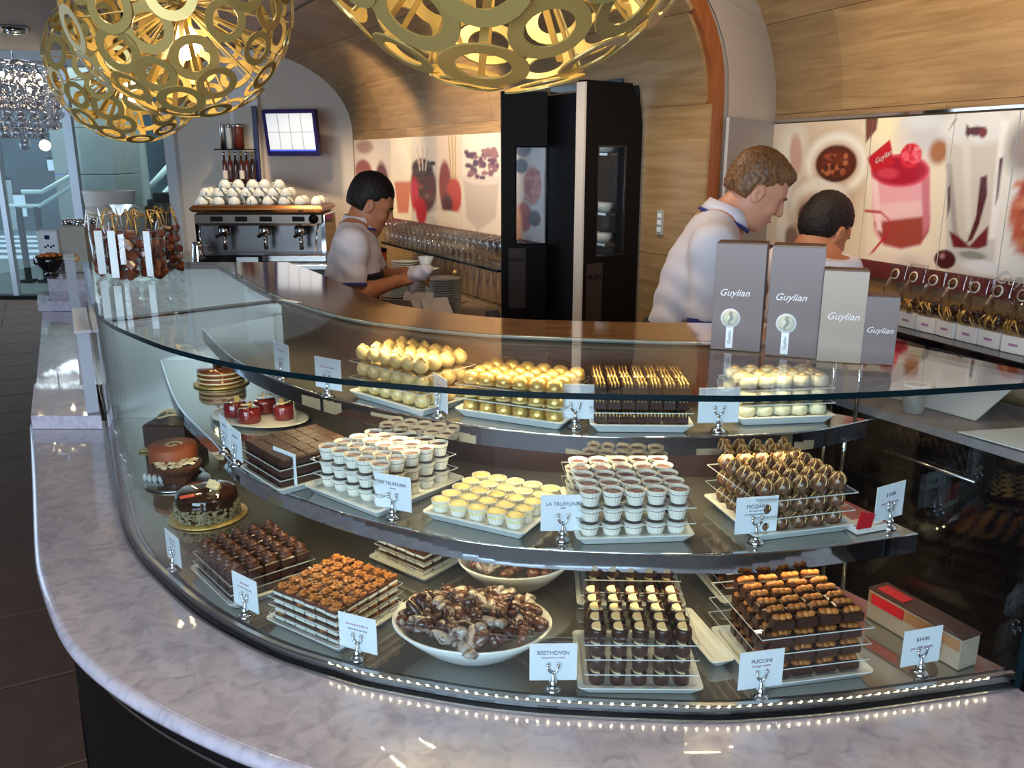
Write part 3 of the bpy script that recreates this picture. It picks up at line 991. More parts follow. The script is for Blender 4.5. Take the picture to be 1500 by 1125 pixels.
def shelf(fr, z, name):
    MB().strip(fr, offset(woodback, -0.037), z - 0.010, z).build(name, M['deck'], case)
    MB().strip(offset(fr, -0.007), offset(fr, -0.0005), z - 0.040, z).build(name + '_fascia', M['fascia'], case)
    MB().tube([(p_.x, p_.y, z - 0.001) for p_ in offset(fr, -0.006)], 0.0022, 6).build(name + '_bead', M['chrome'], case)  # added bead, makes the bright highlight line on the fascia's top edge
    bd = MB()
    q = offset(fr, 0.006)
    for i in range(0, N):
        bd.ball((q[i].x, q[i].y, z - 0.013), 0.0022, 6, 4)
    tag(bd.build(name + '_lights', M['led'], case), kind='stuff')


shelf(midfront, Z_MID, 'middle_shelf')
shelf(upfront, Z_UP, 'upper_shelf')
for (x, y, z0, z1) in ((0.728, 1.70, 0.71, 0.89), (0.700, 1.745, 0.71, 0.89), (0.735, 1.79, 0.93, 1.09), (0.700, 1.815, 0.93, 1.09), (0.742, 1.765, 1.10, 1.262), (0.70, 1.80, 1.10, 1.262),
                     (-0.93, 2.56, 0.71, 0.92), (-0.60, 2.26, 0.93, 1.09)):
    MB().tube([(x, y, z0), (x, y, z1)], 0.0045, 8).build('shelf_rod', M['chrome'], case)
b = MB()
q = offset(front, 0.012)
L = 0
for i in range(38, N - 2):
    for s in (0.0, 0.5):
        p = q[i].lerp(q[i + 1], s)
        if p.x < -0.36:
            continue
        b.ball((p.x, p.y, 0.7128), 0.0019, 6, 4)
tag(b.build('deck_lights', M['led'], case), kind='stuff')
MB().strip(offset(front, 0.0105), offset(front, 0.0135), 0.7042, 0.7105).build('light_rail', M['steel'], case)
MB().strip(offset(front, 0.0089), offset(front, 0.018), 0.7154, 0.7166).build('light_hood', M['steel'], case)  # added lip, hides the deck lights from above but keeps their reflection
MB().strip(offset(front, 0.0155), offset(front, 0.018), 0.7042, 0.7154).build('light_back', M['steel'], case)
MB().prism([(front[0].x + 0.012, 3.05), (woodback[0].x, 3.05), (woodback[0].x, 3.06), (front[0].x + 0.012, 3.06)], 0.692, 1.262).build('end_panel', mat('pale_steel', (0.50, 0.50, 0.45), 0.3, 0.5), case)

# lamps inside the case: slim strips under the service top and the shelves
for (x, y, rz, z, pw) in ((-0.36, 1.97, -0.85, 1.258, 3.0), (-0.12, 1.81, -0.4, 1.258, 3.0), (0.15, 1.745, -0.12, 1.258, 3.0), (0.45, 1.715, 0.0, 1.258, 3.0), (-0.62, 2.30, -1.05, 1.258, 2.5),
                          (-0.30, 1.83, -0.7, 1.083, 1.9), (0.05, 1.70, -0.2, 1.083, 2.2), (0.42, 1.68, 0.05, 1.083, 2.2), (-0.58, 2.10, -0.9, 1.083, 2.0), (-0.9, 2.55, -1.05, 1.083, 1.6),
                          (-0.42, 1.75, -0.75, 0.913, 1.5), (-0.1, 1.57, -0.4, 0.913, 1.5), (0.28, 1.50, 0.0, 0.913, 1.5), (0.6, 1.54, 0.15, 0.913, 1.5), (-0.80, 2.22, -1.0, 0.913, 1.4)):
    d = bpy.data.lights.new('case_strip', 'AREA')
    d.shape, d.size, d.size_y, d.energy, d.color = 'RECTANGLE', 0.30, 0.004, pw * 0.30, (1.0, 0.76, 0.40)
    o = link('case_strip', d, None, (x, y, z), rz)

# ------------------------------------------------------------------ stepped marble counter to the left
cnt = thing('marble_counter', 'stepped white marble service counter running back from the case to the shopfront', 'counter', (0, 0, 0))
sl = lambda Y, w: (-1.745 - 0.515 * (Y - 2.96) + w, Y)
for (y0, y1, z0, z1, w0, w1, nm) in ((2.965, 3.42, 0.692, 0.742, 0.0, 0.255, 'raised_slab'), (3.42, 5.15, 0.692, 0.738, 0.008, 0.50, 'slab'),
                                     (5.15, 5.55, 0.74, 0.80, -0.02, 0.50, 'raised_slab'), (5.55, 7.1, 0.74, 0.88, 0.05, 0.62, 'raised_slab')):
    MB().prism([sl(y0, w0), sl(y0, w1), sl(y1, w1), sl(y1, w0)], z0, z1).build(nm, M['marble'], cnt)
MB().prism([sl(3.07, 0.03), sl(3.07, 0.40), sl(7.1, 0.55), sl(7.1, 0.08)], 0.0, 0.69).build('cabinet', M['black'], cnt)
frost = mat('frosted_acrylic', srgb(206, 210, 224), 0.25, coat=0.4)
frost.node_tree.nodes['Principled BSDF'].inputs['Transmission Weight'].default_value = 0.35
q = P(140, 630, 0.694)
t = thing('acrylic_divider', 'thick frosted acrylic divider standing upright on the near end of the marble counter', 'divider', (q.x, q.y, 0.744), math.atan(0.515))
dv = MB().box((0, 0.30, 0.15), (0.042, 0.50, 0.30), bev=0.004).build('panel', frost, t)
MB().box((0, 0.30, 0.305), (0.058, 0.54, 0.012), bev=0.004).build('cap', mat('pale_cap', srgb(206, 198, 206), 0.2, coat=0.4), t)
q = P(90, 470, 0.745)
t = thing('acrylic_divider', 'slimmer frosted acrylic divider farther back on the counter below the black bowl', 'divider', (-2.45, 4.74, 0.739), math.atan(0.515))
MB().box((0, 0.15, 0.18), (0.05, 0.24, 0.36), bev=0.004).build('panel', frost, t)
MB().box((0, 0.15, 0.364), (0.06, 0.26, 0.01), bev=0.003).build('cap', M['acrylic_edge'], t)
t = thing('glass_screen', 'upright clear glass screen with dark edge between counter and case', 'screen', (-2.16, 4.46, 0.739), math.atan(0.515))
MB().box((0, 0.25, 0.21), (0.008, 0.50, 0.42)).build('pane', M['glass'], t)
MB().box((0, -0.003, 0.21), (0.012, 0.006, 0.42), bev=0.001).build('edge', M['glass_edge'], t)
# bowl of sweets, card terminal, foil topped canister on the far slab
q = Q(76, 402, 5.75)
t = thing('metal_bowl', 'dark metal bowl of orange sweets on the far marble slab', 'bowl', (q.x, q.y, 0.88))
MB().lathe([(0.04, 0), (0.045, 0.01), (0.02, 0.02), (0.05, 0.035), (0.085, 0.08), (0.095, 0.13), (0.09, 0.13), (0.075, 0.08), (0.0, 0.05)], 24).build('shell', M['black_gloss'], t)
sw = mat('orange_sweet', srgb(214, 110, 40), 0.3, 0.4)
for i in range(12):
    a_ = i * 2.4
    r_ = 0.075 * math.sqrt((i + 0.5) / 12)
    MB().ball((r_ * math.cos(a_), r_ * math.sin(a_), 0.125 + 0.02 * (1 - r_ / 0.075)), 0.018, 8, 6, rr=(0.02, 0.016, 0.014)).build('sweet', sw, t)
q = Q(76, 372, 6.35)
t = thing('card_terminal', 'white card terminal with dark keys on the far marble slab behind the black bowl', 'card terminal', (q.x, q.y, 0.881))
MB().box((0, 0, 0.03), (0.20, 0.16, 0.06), bev=0.01).build('base', M['black'], t)
MB().box((0, 0, 0.155), (0.15, 0.07, 0.19), bev=0.012).build('body', M['paper'], t)
MB().box((0, -0.036, 0.20), (0.035, 0.006, 0.03), bev=0.002).build('display', M['navy'], t)
for k in range(4):
    MB().box((-0.02 + 0.02 * k, -0.037, 0.13 + 0.01 * (k % 2)), (0.014, 0.006, 0.014), bev=0.002).build('key', M['navy'], t)
q = Q(122, 396, 5.95)
t = thing('foil_canister', 'tall grey canister with crumpled foil top right of the card terminal', 'canister', (q.x, q.y, 0.881))
MB().box((0, 0, 0.16), (0.17, 0.17, 0.32), bev=0.01).build('body', mat('putty_card', srgb(170, 164, 152), 0.5), t)
b = MB()
rn = random.Random(3)
for i in range(26):
    b.ball((rn.uniform(-0.1, 0.1), rn.uniform(-0.09, 0.09), 0.325 + rn.uniform(0, 0.025)), 0.02, 6, 4, rr=(0.03, 0.022, 0.012))
tag(b.build('foil_lid', M['chrome'], t), kind='stuff')
MB().lathe([(0.03, 0), (0.03, 0.004)], 16).build('emblem', mat('peach_print', srgb(214, 160, 110), 0.5), t, (0.0, -0.087, 0.10)).rotation_euler = (PI / 2, 0, 0)

# cellophane bags of sweets standing on the far left end of the glass top
BAGL = ['tall bag of amber sweets with white label at the far left end of glass top', 'bag of amber sweets, second from left on glass top, white ribbon',
        'bag of amber sweets, third from left on glass top, gold ribbon', 'bag of dark amber sweets, rightmost of four on glass top, near coffee machine']
for i, (px, py, rz) in enumerate(((160, 404, 0.5), (188, 410, 0.1), (226, 408, -0.2), (252, 398, -0.5))):
    q = P(px, py, Z_TOP)
    h = (0.215, 0.225, 0.22, 0.22)[i]
    t = thing('sweet_bag', BAGL[i], 'bag', (q.x, q.y, Z_TOP + 0.001), rz, 'cellophane bags of amber sweets')
    rn = random.Random(i + 20)
    ring = lambda rx, ry, z, tw=0: [(rx * math.cos(2 * PI * k_ / 14 + tw) * (1 + 0.10 * math.sin(k_ * 2.3 + z * 40)), ry * math.sin(2 * PI * k_ / 14 + tw), z) for k_ in range(14)]
    b = MB()
    rings = [ring(0.038, 0.030, 0.002), ring(0.042, 0.036, 0.05), ring(0.042, 0.036, h * 0.62), ring(0.040, 0.022, h * 0.78), ring(0.016, 0.012, h * 0.86), ring(0.05, 0.008, h)]
    for k_ in range(5):
        b.add(rings[k_] + rings[k_ + 1], [(m_, (m_ + 1) % 14, 14 + (m_ + 1) % 14, 14 + m_) for m_ in range(14)], 0, k_ < 4)
    b.build('wrapper', M['cello'], t)
    for k_ in range(18):
        zz = 0.018 + (k_ // 4) * 0.029
        xx, yy = (-0.017 if k_ % 2 else 0.017), (-0.013 if (k_ // 2) % 2 else 0.013)
        MB().box((xx + rn.uniform(-.008, .008), yy + rn.uniform(-.004, .004), zz), (0.034, 0.022, 0.026), bev=0.006, M=Matrix.Rotation(rn.uniform(-.9, .9), 3, 'Y') @ Matrix.Rotation(rn.uniform(-.8, .8), 3, 'Z')).build('sweet', M['amber'], t)
    for k_ in range(7):
        a_ = k_ * 0.9
        p0 = Vector((0.012 * math.cos(a_), 0.012 * math.sin(a_), h * 0.86))
        p1 = p0 + Vector((0.035 * math.cos(a_), -0.02 + 0.02 * math.sin(a_), 0.02 - 0.01 * (k_ % 3)))
        p2 = p1 + Vector((0.012 * math.cos(a_ + 1), 0.012 * math.sin(a_ + 1), -0.05))
        MB().tube([p0, p1, p2], 0.0022, 5).build('ribbon', M['straw'] if i else M['paper'], t)
    MB().box((-0.02 if i < 2 else 0.018, -0.043, h * 0.36), (0.022, 0.002, h * 0.62), bev=0.0005).build('label_strip', M['paper'], t)


# ------------------------------------------------------------------ trays, clear sheets, sweets
def tray(name, label, fl, rz, w, d, zl, h=0.020):
    """white porcelain tray; origin at the middle of its base"""
    ca_, sa_ = math.cos(rz), math.sin(rz)
    cx, cy = w / 2, d / 2
    loc = (fl[0] + cx * ca_ - cy * sa_, fl[1] + cx * sa_ + cy * ca_, zl + 0.0008)
    b = MB()
    def rr(hw, hd, r, z):
        out = []
        for (sx, sy, a0) in ((1, 1, 0), (-1, 1, 90), (-1, -1, 180), (1, -1, 270)):
            for k_ in range(4):
                a_ = math.radians(a0 + 30 * k_)
                out.append((sx * (hw - r) + r * math.cos(a_), sy * (hd - r) + r * math.sin(a_), z))
        return out
    R = [rr(w / 2 - 0.016, d / 2 - 0.016, 0.006, 0), rr(w / 2 - 0.003, d / 2 - 0.003, 0.009, h - 0.005), rr(w / 2, d / 2, 0.010, h - 0.002), rr(w / 2, d / 2, 0.010, h),
         rr(w / 2 - 0.010, d / 2 - 0.010, 0.008, h - 0.001), rr(w / 2 - 0.016, d / 2 - 0.016, 0.007, h - 0.006)]
    n = 16
    for k_ in range(5):
        b.add(R[k_] + R[k_ + 1], [(i, (i + 1) % n, n + (i + 1) % n, n + i) for i in range(n)], 0, k_ in (0, 1))
    b.add(R[5], [tuple(range(n))], 0)
    b.add(R[0], [tuple(range(n - 1, -1, -1))], 0)
    o = b.build('serving_tray', M['porcelain'], None, loc, rz)
    tag(o, label, 'tray', 'white serving trays in the case')
    return o, loc[2] + h - 0.006


def stack(trayo, z0, nx, ny, pitch, layers, height, protos, group, kind_label, sheet=True, shift=(0, 0), missing=(), jitter=0.0012, sheet_size=None, rotj=0.06, skip_back=True, cat='chocolate', sheet_ext=0.012, rowoff=0.0, sheet_shift=(0, 0)):
    """layers of sweets on clear sheets; lower layers only where the stack shows its sides"""
    M0 = Matrix.Translation(trayo.location) @ Matrix.Rotation(trayo.rotation_euler.z, 4, 'Z')
    rn = random.Random(hash(group) % 1000 if False else len(group) * 7 + nx)
    z = z0 + 0.0006
    sheets = []
    for L in range(layers):
        top = L == layers - 1
        if L and sheet:
            sw_, sd_ = sheet_size or (nx * pitch[0] + sheet_ext, ny * pitch[1] + sheet_ext)
            b = MB()
            b.strip([Vector((-sw_ / 2, -sd_ / 2)), Vector((sw_ / 2, -sd_ / 2))], [Vector((-sw_ / 2, sd_ / 2)), Vector((sw_ / 2, sd_ / 2))], 0, 0.0022, 0, 1)
            o = b.build('clear_sheet', [M['acrylic'], M['acrylic_edge']], None, M0 @ Vector((shift[0] + sheet_shift[0] + rn.uniform(-.002, .002), shift[1] + sheet_shift[1] + rn.uniform(-.002, .002), z - trayo.location.z)), trayo.rotation_euler.z)
            tag(o, f"clear acrylic sheet, {ORD[L - 1]} from the bottom, between layers of {kind_label[1]}", 'acrylic sheet', 'clear sheets between chocolate layers')
            z += 0.0028
        for j in range(ny):
            for i in range(nx):
                if not top and 0 < i < nx - 1 and j > 0:
                    continue
                if not top and j >= ny - 1 and skip_back and i not in (0, nx - 1):
                    continue
                if top and (i, j) in missing:
                    continue
                p = M0 @ Vector((shift[0] + (i - (nx - 1) / 2) * pitch[0] + (rowoff if j % 2 else 0) + rn.uniform(-jitter, jitter), shift[1] + (j - (ny - 1) / 2) * pitch[1] + rn.uniform(-jitter, jitter), z - trayo.location.z))
                pr = protos[(i + j * 3 + L) % len(protos)]
                o = link(pr[0], pr[1], None, p, trayo.rotation_euler.z + rn.uniform(-rotj, rotj))
                for (nm, me, off_) in pr[2]:
                    link(nm, me, o, off_)
                lay = 'top layer' if top else (ORD[L] + ' layer up')
                tag(o, f"{kind_label[0]}, {ORD[i]} from left in {ORD[j]} row, {lay}, {kind_label[2]}", cat, group)
        z += height
    return z


# prototypes: (name, own mesh, [(part name, mesh, offset)])
cup = MB().lathe([(0.0138, 0), (0.0148, 0.004), (0.0206, 0.0285), (0.0200, 0.0287), (0.0186, 0.0225)], 36, flute=0.022, smooth=False, cap=False)
cup.lathe([(0.0138, 0.0), (0, 0.0)], 36, cap=False)
cup_me = cup.mesh('paper_cup', M['paper_cup'])
fill_me = MB().lathe([(0.0192, 0.0185), (0.0170, 0.0222), (0.011, 0.0245), (0.004, 0.0255), (0, 0.0256)], 16, cap=False).mesh('truffle', mat('mauve_truffle', srgb(92, 58, 62), 0.55, c2=srgb(70, 42, 46), nscale=160, bump=0.6))
fill_y = MB().lathe([(0.0196, 0.018), (0.0192, 0.024), (0.015, 0.0285), (0.007, 0.031), (0, 0.0315)], 16, cap=False).mesh('cream_top', M['yellow'])
TRUF = [('truffle_cup', cup_me, [('truffle', fill_me, (0, 0, 0))])]
YELL = [('cream_cup', cup_me, [('cream_top', fill_y, (0, 0, 0))])]

cyl = MB().lathe([(0.0135, 0), (0.0148, 0.0015), (0.0150, 0.018), (0.0145, 0.021), (0.012, 0.0228), (0, 0.0232)], 18).mesh('barrel_chocolate', M['choc'])
capb = MB()
poly = [(0.0125 * math.cos(math.radians(a_)) * 1.0, 0.0125 * math.sin(math.radians(a_))) for a_ in range(75, 286, 15)]
poly = [(x + 0.001, y) for x, y in poly]
capb.prism(poly, 0.0228, 0.0262)
cap_me = capb.mesh('cream_chip', M['cream'])
side = MB().box((-0.012, -0.0105, 0.0195), (0.006, 0.004, 0.006), bev=0.001).mesh('cream_drip', M['cream'])
BEET = [('barrel_chocolate', cyl, [('cream_chip', cap_me, (0, 0, 0))])]

pb = MB().box((0, 0, 0.0105), (0.040, 0.0205, 0.021), bev=0.003).mesh('nut_bar', M['choc'])
def nuts(seed):
    rn = random.Random(seed)
    b = MB()
    for x in (-0.011, 0.000, 0.011):
        Mx = Matrix.Rotation(rn.uniform(-.6, .6), 3, 'Z') @ Matrix.Rotation(rn.uniform(-.5, .5), 3, 'X')
        b.ball((x, rn.uniform(-.002, .002), 0.0235), 0.007, 9, 6, M=Mx, rr=(0.0085, 0.0065, 0.0062))
    return b.mesh('nut_topping', M['nut'])
PUCC = [('nut_chocolate', pb, [('nut_topping', nuts(i), (0, 0, 0))]) for i in range(4)]

egg = MB().lathe([(0.010, 0), (0.0150, 0.004), (0.0170, 0.013), (0.0155, 0.022), (0.0105, 0.029), (0.004, 0.0325), (0, 0.033)], 16)
egg_me = egg.mesh('dome_chocolate', mat('bronze_chocolate', srgb(128, 92, 66), 0.3, 0.0, c2=srgb(70, 42, 30), nscale=80, coat=0.3))
foil = MB()
for k_ in range(6):
    a0 = k_ * PI / 3 + 0.3
    prof = ((0.0172, 0.014), (0.0160, 0.0215), (0.0112, 0.0288), (0.0048, 0.0328))
    foil.tube([(r_ * math.cos(a0 + z_ * 25), r_ * math.sin(a0 + z_ * 25), z_) for r_, z_ in prof], 0.0011, 5)
foil_me = foil.mesh('gold_swirl', mat('pale_gold', srgb(236, 206, 140), 0.35, 0.3))
MOZ = [('dome_chocolate', egg_me, [('gold_swirl', foil_me, (0, 0, 0))])]

ball_me = MB().lathe([(0.0178 * math.cos(a_), 0.0172 + 0.0176 * math.sin(a_)) for a_ in [-1.25, -0.9, -0.5, -0.1, 0.3, 0.65, 1.0, 1.3]] + [(0, 0.0348)], 18).mesh('cream_ball', M['gold_ball'])
ballt = MB().tube([(-0.016, 0, 0.0262), (-0.008, 0.002, 0.0342), (0, 0, 0.0362), (0.008, -0.002, 0.0342), (0.016, 0, 0.0262)], 0.0018, 5).mesh('icing_line', M['gold_foil'])
BALL = [('cream_ball', ball_me, [('icing_line', ballt, (0, 0, 0))])]
gold_me = MB().lathe([(0.0155, 0), (0.018, 0.004), (0.0182, 0.012), (0.015, 0.021), (0.008, 0.026), (0, 0.0272)], 16).mesh('golden_dome', M['gold_foil'])
gold_b = MB().lathe([(0.0186, 0.0005), (0.0188, 0.005)], 16, cap=False).mesh('paper_collar', M['gold_ball'])
GOLD = [('golden_dome', gold_me, [('paper_collar', gold_b, (0, 0, 0))])]
stick = MB().box((0, 0, 0.013), (0.024, 0.024, 0.026), bev=0.003)
stick_me = stick.mesh('tall_chocolate', M['choc'])
lines = MB()
for x in (-0.007, 0, 0.007):
    lines.tube([(x, -0.0125, 0.018), (x, -0.0115, 0.0262), (x, 0.0, 0.0268), (x, 0.0115, 0.0262)], 0.0016, 5)
lines_me = lines.mesh('gold_line', M['gold_foil'])
TALL = [('tall_chocolate', stick_me, [('gold_line', lines_me, (0, 0, 0))])]
log_me = MB().lathe([(0.013, 0), (0.0165, 0.003), (0.0175, 0.011), (0.0165, 0.019), (0.013, 0.0225), (0, 0.0235)], 16, sx=1.15).mesh('pale_praline', M['pale_log'])
log_t = MB().ball((0, 0, 0.0245), 0.006, 8, 5, rr=(0.011, 0.008, 0.004)).mesh('golden_crumb', M['gold_foil'])
LOG = [('pale_praline', log_me, [('golden_crumb', log_t, (0, 0, 0))])]

sq_w = MB().box((0, 0, 0.0041), (0.0268, 0.0268, 0.0082), bev=0.0026).mesh('layered_square', M['white_layer'])
sq_b = MB().box((0, 0, 0.0120), (0.0272, 0.0272, 0.0076), bev=0.001).mesh('chocolate_layer', M['milk_choc'])
def crunch(seed):
    rn = random.Random(seed)
    b = MB()
    for k_ in range(14):
        Mx = Matrix.Rotation(rn.uniform(0, 6), 3, 'Z') @ Matrix.Rotation(rn.uniform(-.5, .5), 3, 'X')
        s = rn.uniform(0.006, 0.010)
        b.box((rn.uniform(-.011, .011), rn.uniform(-.011, .011), 0.0172 + rn.uniform(-.001, .002)), (s, s * 0.8, 0.004), bev=0.001, M=Mx)
    return b.mesh('caramel_flakes', M['crunch'])
CRUN = [('layered_square', sq_w, [('chocolate_layer', sq_b, (0, 0, 0)), ('caramel_flakes', crunch(i), (0, 0, 0))]) for i in range(4)]
LAYE = [('layered_square', sq_w, [('chocolate_layer', sq_b, (0, 0, 0))])]
peak = MB().box((0, 0, 0.009), (0.0345, 0.0345, 0.018), bev=0.0025).mesh('swirl_chocolate', M['choc'])
pk = MB().lathe([(0.0150, 0.0178), (0.0165, 0.021), (0.0130, 0.025), (0.0120, 0.0265), (0.0135, 0.028), (0.009, 0.033), (0.006, 0.0345), (0.0065, 0.036), (0, 0.0395)], 12, flute=0.06, cap=False).mesh('swirl_peak', M['milk_choc'])
PEAK = [('swirl_chocolate', peak, [('swirl_peak', pk, (0, 0, 0))])]
blk = MB().box((0, 0, 0.0095), (0.0305, 0.0305, 0.019), bev=0.002).mesh('cocoa_square', M['choc'])
blt = MB().box((0, 0, 0.0197), (0.0290, 0.0290, 0.0022), bev=0.0008).mesh('cocoa_crust', mat('cocoa_crust', srgb(84, 52, 34), 0.5, c2=srgb(48, 28, 20), nscale=150, bump=0.8))
BLOC = [('cocoa_square', blk, [('cocoa_crust', blt, (0, 0, 0))])]

rad = math.radians
# bottom deck
T, z = tray('peak', 'white tray of dark swirl chocolates at the left end of the bottom deck', (-0.75, 1.807), rad(-49.6), 0.238, 0.214, Z_DECK)
stack(T, z, 5, 5, (0.0405, 0.0375), 3, 0.0195, PEAK, 'swirl chocolates on the left bottom tray', ('dark swirl chocolate', 'dark swirl chocolates', 'left bottom tray'))
T, z = tray('crunch', 'white tray of caramel topped squares right of the dark swirls', (-0.512, 1.580), rad(-34), 0.215, 0.208, Z_DECK)
stack(T, z, 6, 6, (0.0305, 0.0305), 4, 0.0163, CRUN, 'caramel squares stacked on the bottom deck', ('caramel topped square', 'caramel squares', 'bottom deck'), rotj=0.03)
T, z = tray('layer', 'white tray of pale layered squares behind the caramel squares', (-0.345, 1.862), rad(-39), 0.19, 0.165, Z_DECK)
stack(T, z, 5, 4, (0.0310, 0.0330), 3, 0.0163, LAYE, 'layered squares at the back of the bottom deck', ('pale layered square', 'pale layered squares', 'tray behind'))
T, z = tray('beet', 'white tray of barrel chocolates with cream chips at the front of the bottom deck', (0.118, 1.336), rad(-0.8), 0.226, 0.195, Z_DECK)
stack(T, z, 5, 5, (0.0385, 0.0335), 4, 0.0268, BEET, 'barrel chocolates on the front tray', ('cream chipped barrel chocolate', 'front barrel chocolates', 'front tray'))
T, z = tray('beet2', 'white tray of barrel chocolates behind the front tray of barrel chocolates', (0.138, 1.634), rad(-2), 0.232, 0.175, Z_DECK)
stack(T, z, 5, 4, (0.0385, 0.036), 3, 0.0268, BEET, 'barrel chocolates on the rear tray', ('cream chipped barrel chocolate', 'rear barrel chocolates', 'rear tray'))
T, z = tray('pucc', 'white tray of nut topped chocolates at the right of the bottom deck', (0.440, 1.342), rad(11.2), 0.237, 0.205, Z_DECK)
stack(T, z, 4, 6, (0.0470, 0.0290), 4, 0.0300, PUCC, 'nut chocolates on the right front tray', ('nut topped chocolate', 'front nut chocolates', 'right front tray'), sheet_size=(0.222, 0.215), sheet_shift=(-0.012, 0.006), shift=(0.006, 0))
T, z = tray('pucc2', 'white tray of nut topped chocolates at the right rear of the bottom deck', (0.447, 1.640), rad(11), 0.228, 0.175, Z_DECK)
stack(T, z, 4, 4, (0.0480, 0.034), 3, 0.0300, PUCC, 'nut chocolates on the right rear tray', ('nut topped chocolate', 'rear nut chocolates', 'right rear tray'))
q = P(1065, 966, 0.73)
T, z = tray('spare', 'narrow empty white tray between the barrel and the nut chocolates', (0.375, 1.415), rad(14), 0.052, 0.20, Z_DECK)
# middle shelf
T, z = tray('block', 'white tray of dark cocoa squares at the left of the middle shelf', (-0.640, 1.885), rad(-49), 0.205, 0.215, Z_MID)
stack(T, z, 6, 6, (0.0312, 0.0312), 3, 0.0212, BLOC, 'cocoa squares on the middle shelf', ('dark cocoa square', 'dark cocoa squares', 'middle shelf'), rotj=0.02)
T, z = tray('trufA', 'white tray of paper cup truffles left of centre on the middle shelf', (-0.462, 1.765), rad(-40), 0.245, 0.265, Z_MID)
stack(T, z, 5, 5, (0.0425, 0.0435), 3, 0.0292, TRUF, 'truffle cups on the left tray', ('dark truffle in white cup', 'left truffle cups', 'left tray'), sheet=True)
T, z = tray('yell', 'white tray of pale yellow cream cups at the centre of the middle shelf', (-0.186, 1.618), rad(-28.2), 0.236, 0.215, Z_MID)
stack(T, z, 5, 5, (0.0428, 0.0402), 1, 0.03, YELL, 'cream cups on the middle shelf', ('pale yellow cream cup', 'cream cups', 'middle shelf'))
T, z = tray('trufB', 'white tray of paper cup truffles right of centre on the middle shelf', (0.122, 1.488), rad(4), 0.230, 0.265, Z_MID)
stack(T, z, 5, 6, (0.0425, 0.0425), 3, 0.0292, TRUF, 'truffle cups on the right tray', ('dark truffle in white cup', 'right truffle cups', 'right tray'), missing=((0, 5), (1, 5), (4, 5)))
T, z = tray('moz', 'white tray of gold swirled dome chocolates at the right of the middle shelf', (0.462, 1.500), rad(14.3), 0.227, 0.215, Z_MID)
stack(T, z, 5, 5, (0.0400, 0.0385), 3, 0.0336, MOZ, 'gold swirled domes on the middle shelf', ('gold swirled dome chocolate', 'gold swirled domes', 'right tray'), sheet_size=(0.215, 0.215))
# upper shelf
T, z = tray('ballt', 'white tray of cream balls at the left of the upper shelf', (-0.385, 1.935), rad(-42), 0.255, 0.175, Z_UP)
stack(T, z, 6, 4, (0.0395, 0.0395), 3, 0.0366, BALL, 'cream balls on the upper shelf', ('cream chocolate ball', 'cream balls', 'upper shelf'))
T, z = tray('goldt', 'white tray of golden domes at the centre of the upper shelf', (-0.128, 1.785), rad(-26), 0.258, 0.178, Z_UP)
stack(T, z, 6, 4, (0.0395, 0.0405), 3, 0.0282, GOLD, 'golden domes on the upper shelf', ('golden dome chocolate', 'golden domes', 'upper shelf'))
T, z = tray('tallt', 'white tray of dark square chocolates with gold lines on the upper shelf', (0.160, 1.664), rad(-1.5), 0.212, 0.19, Z_UP)
stack(T, z, 7, 5, (0.0285, 0.0330), 3, 0.0282, TALL, 'gold lined chocolates on the upper shelf', ('gold lined dark chocolate', 'gold lined chocolates', 'upper shelf'))
T, z = tray('logt', 'white tray of pale pralines at the right end of the upper shelf', (0.475, 1.705), rad(7), 0.215, 0.155, Z_UP)
stack(T, z, 5, 3, (0.0395, 0.0415), 3, 0.0292, LOG, 'pale pralines on the upper shelf', ('pale green praline', 'pale pralines', 'upper shelf'))


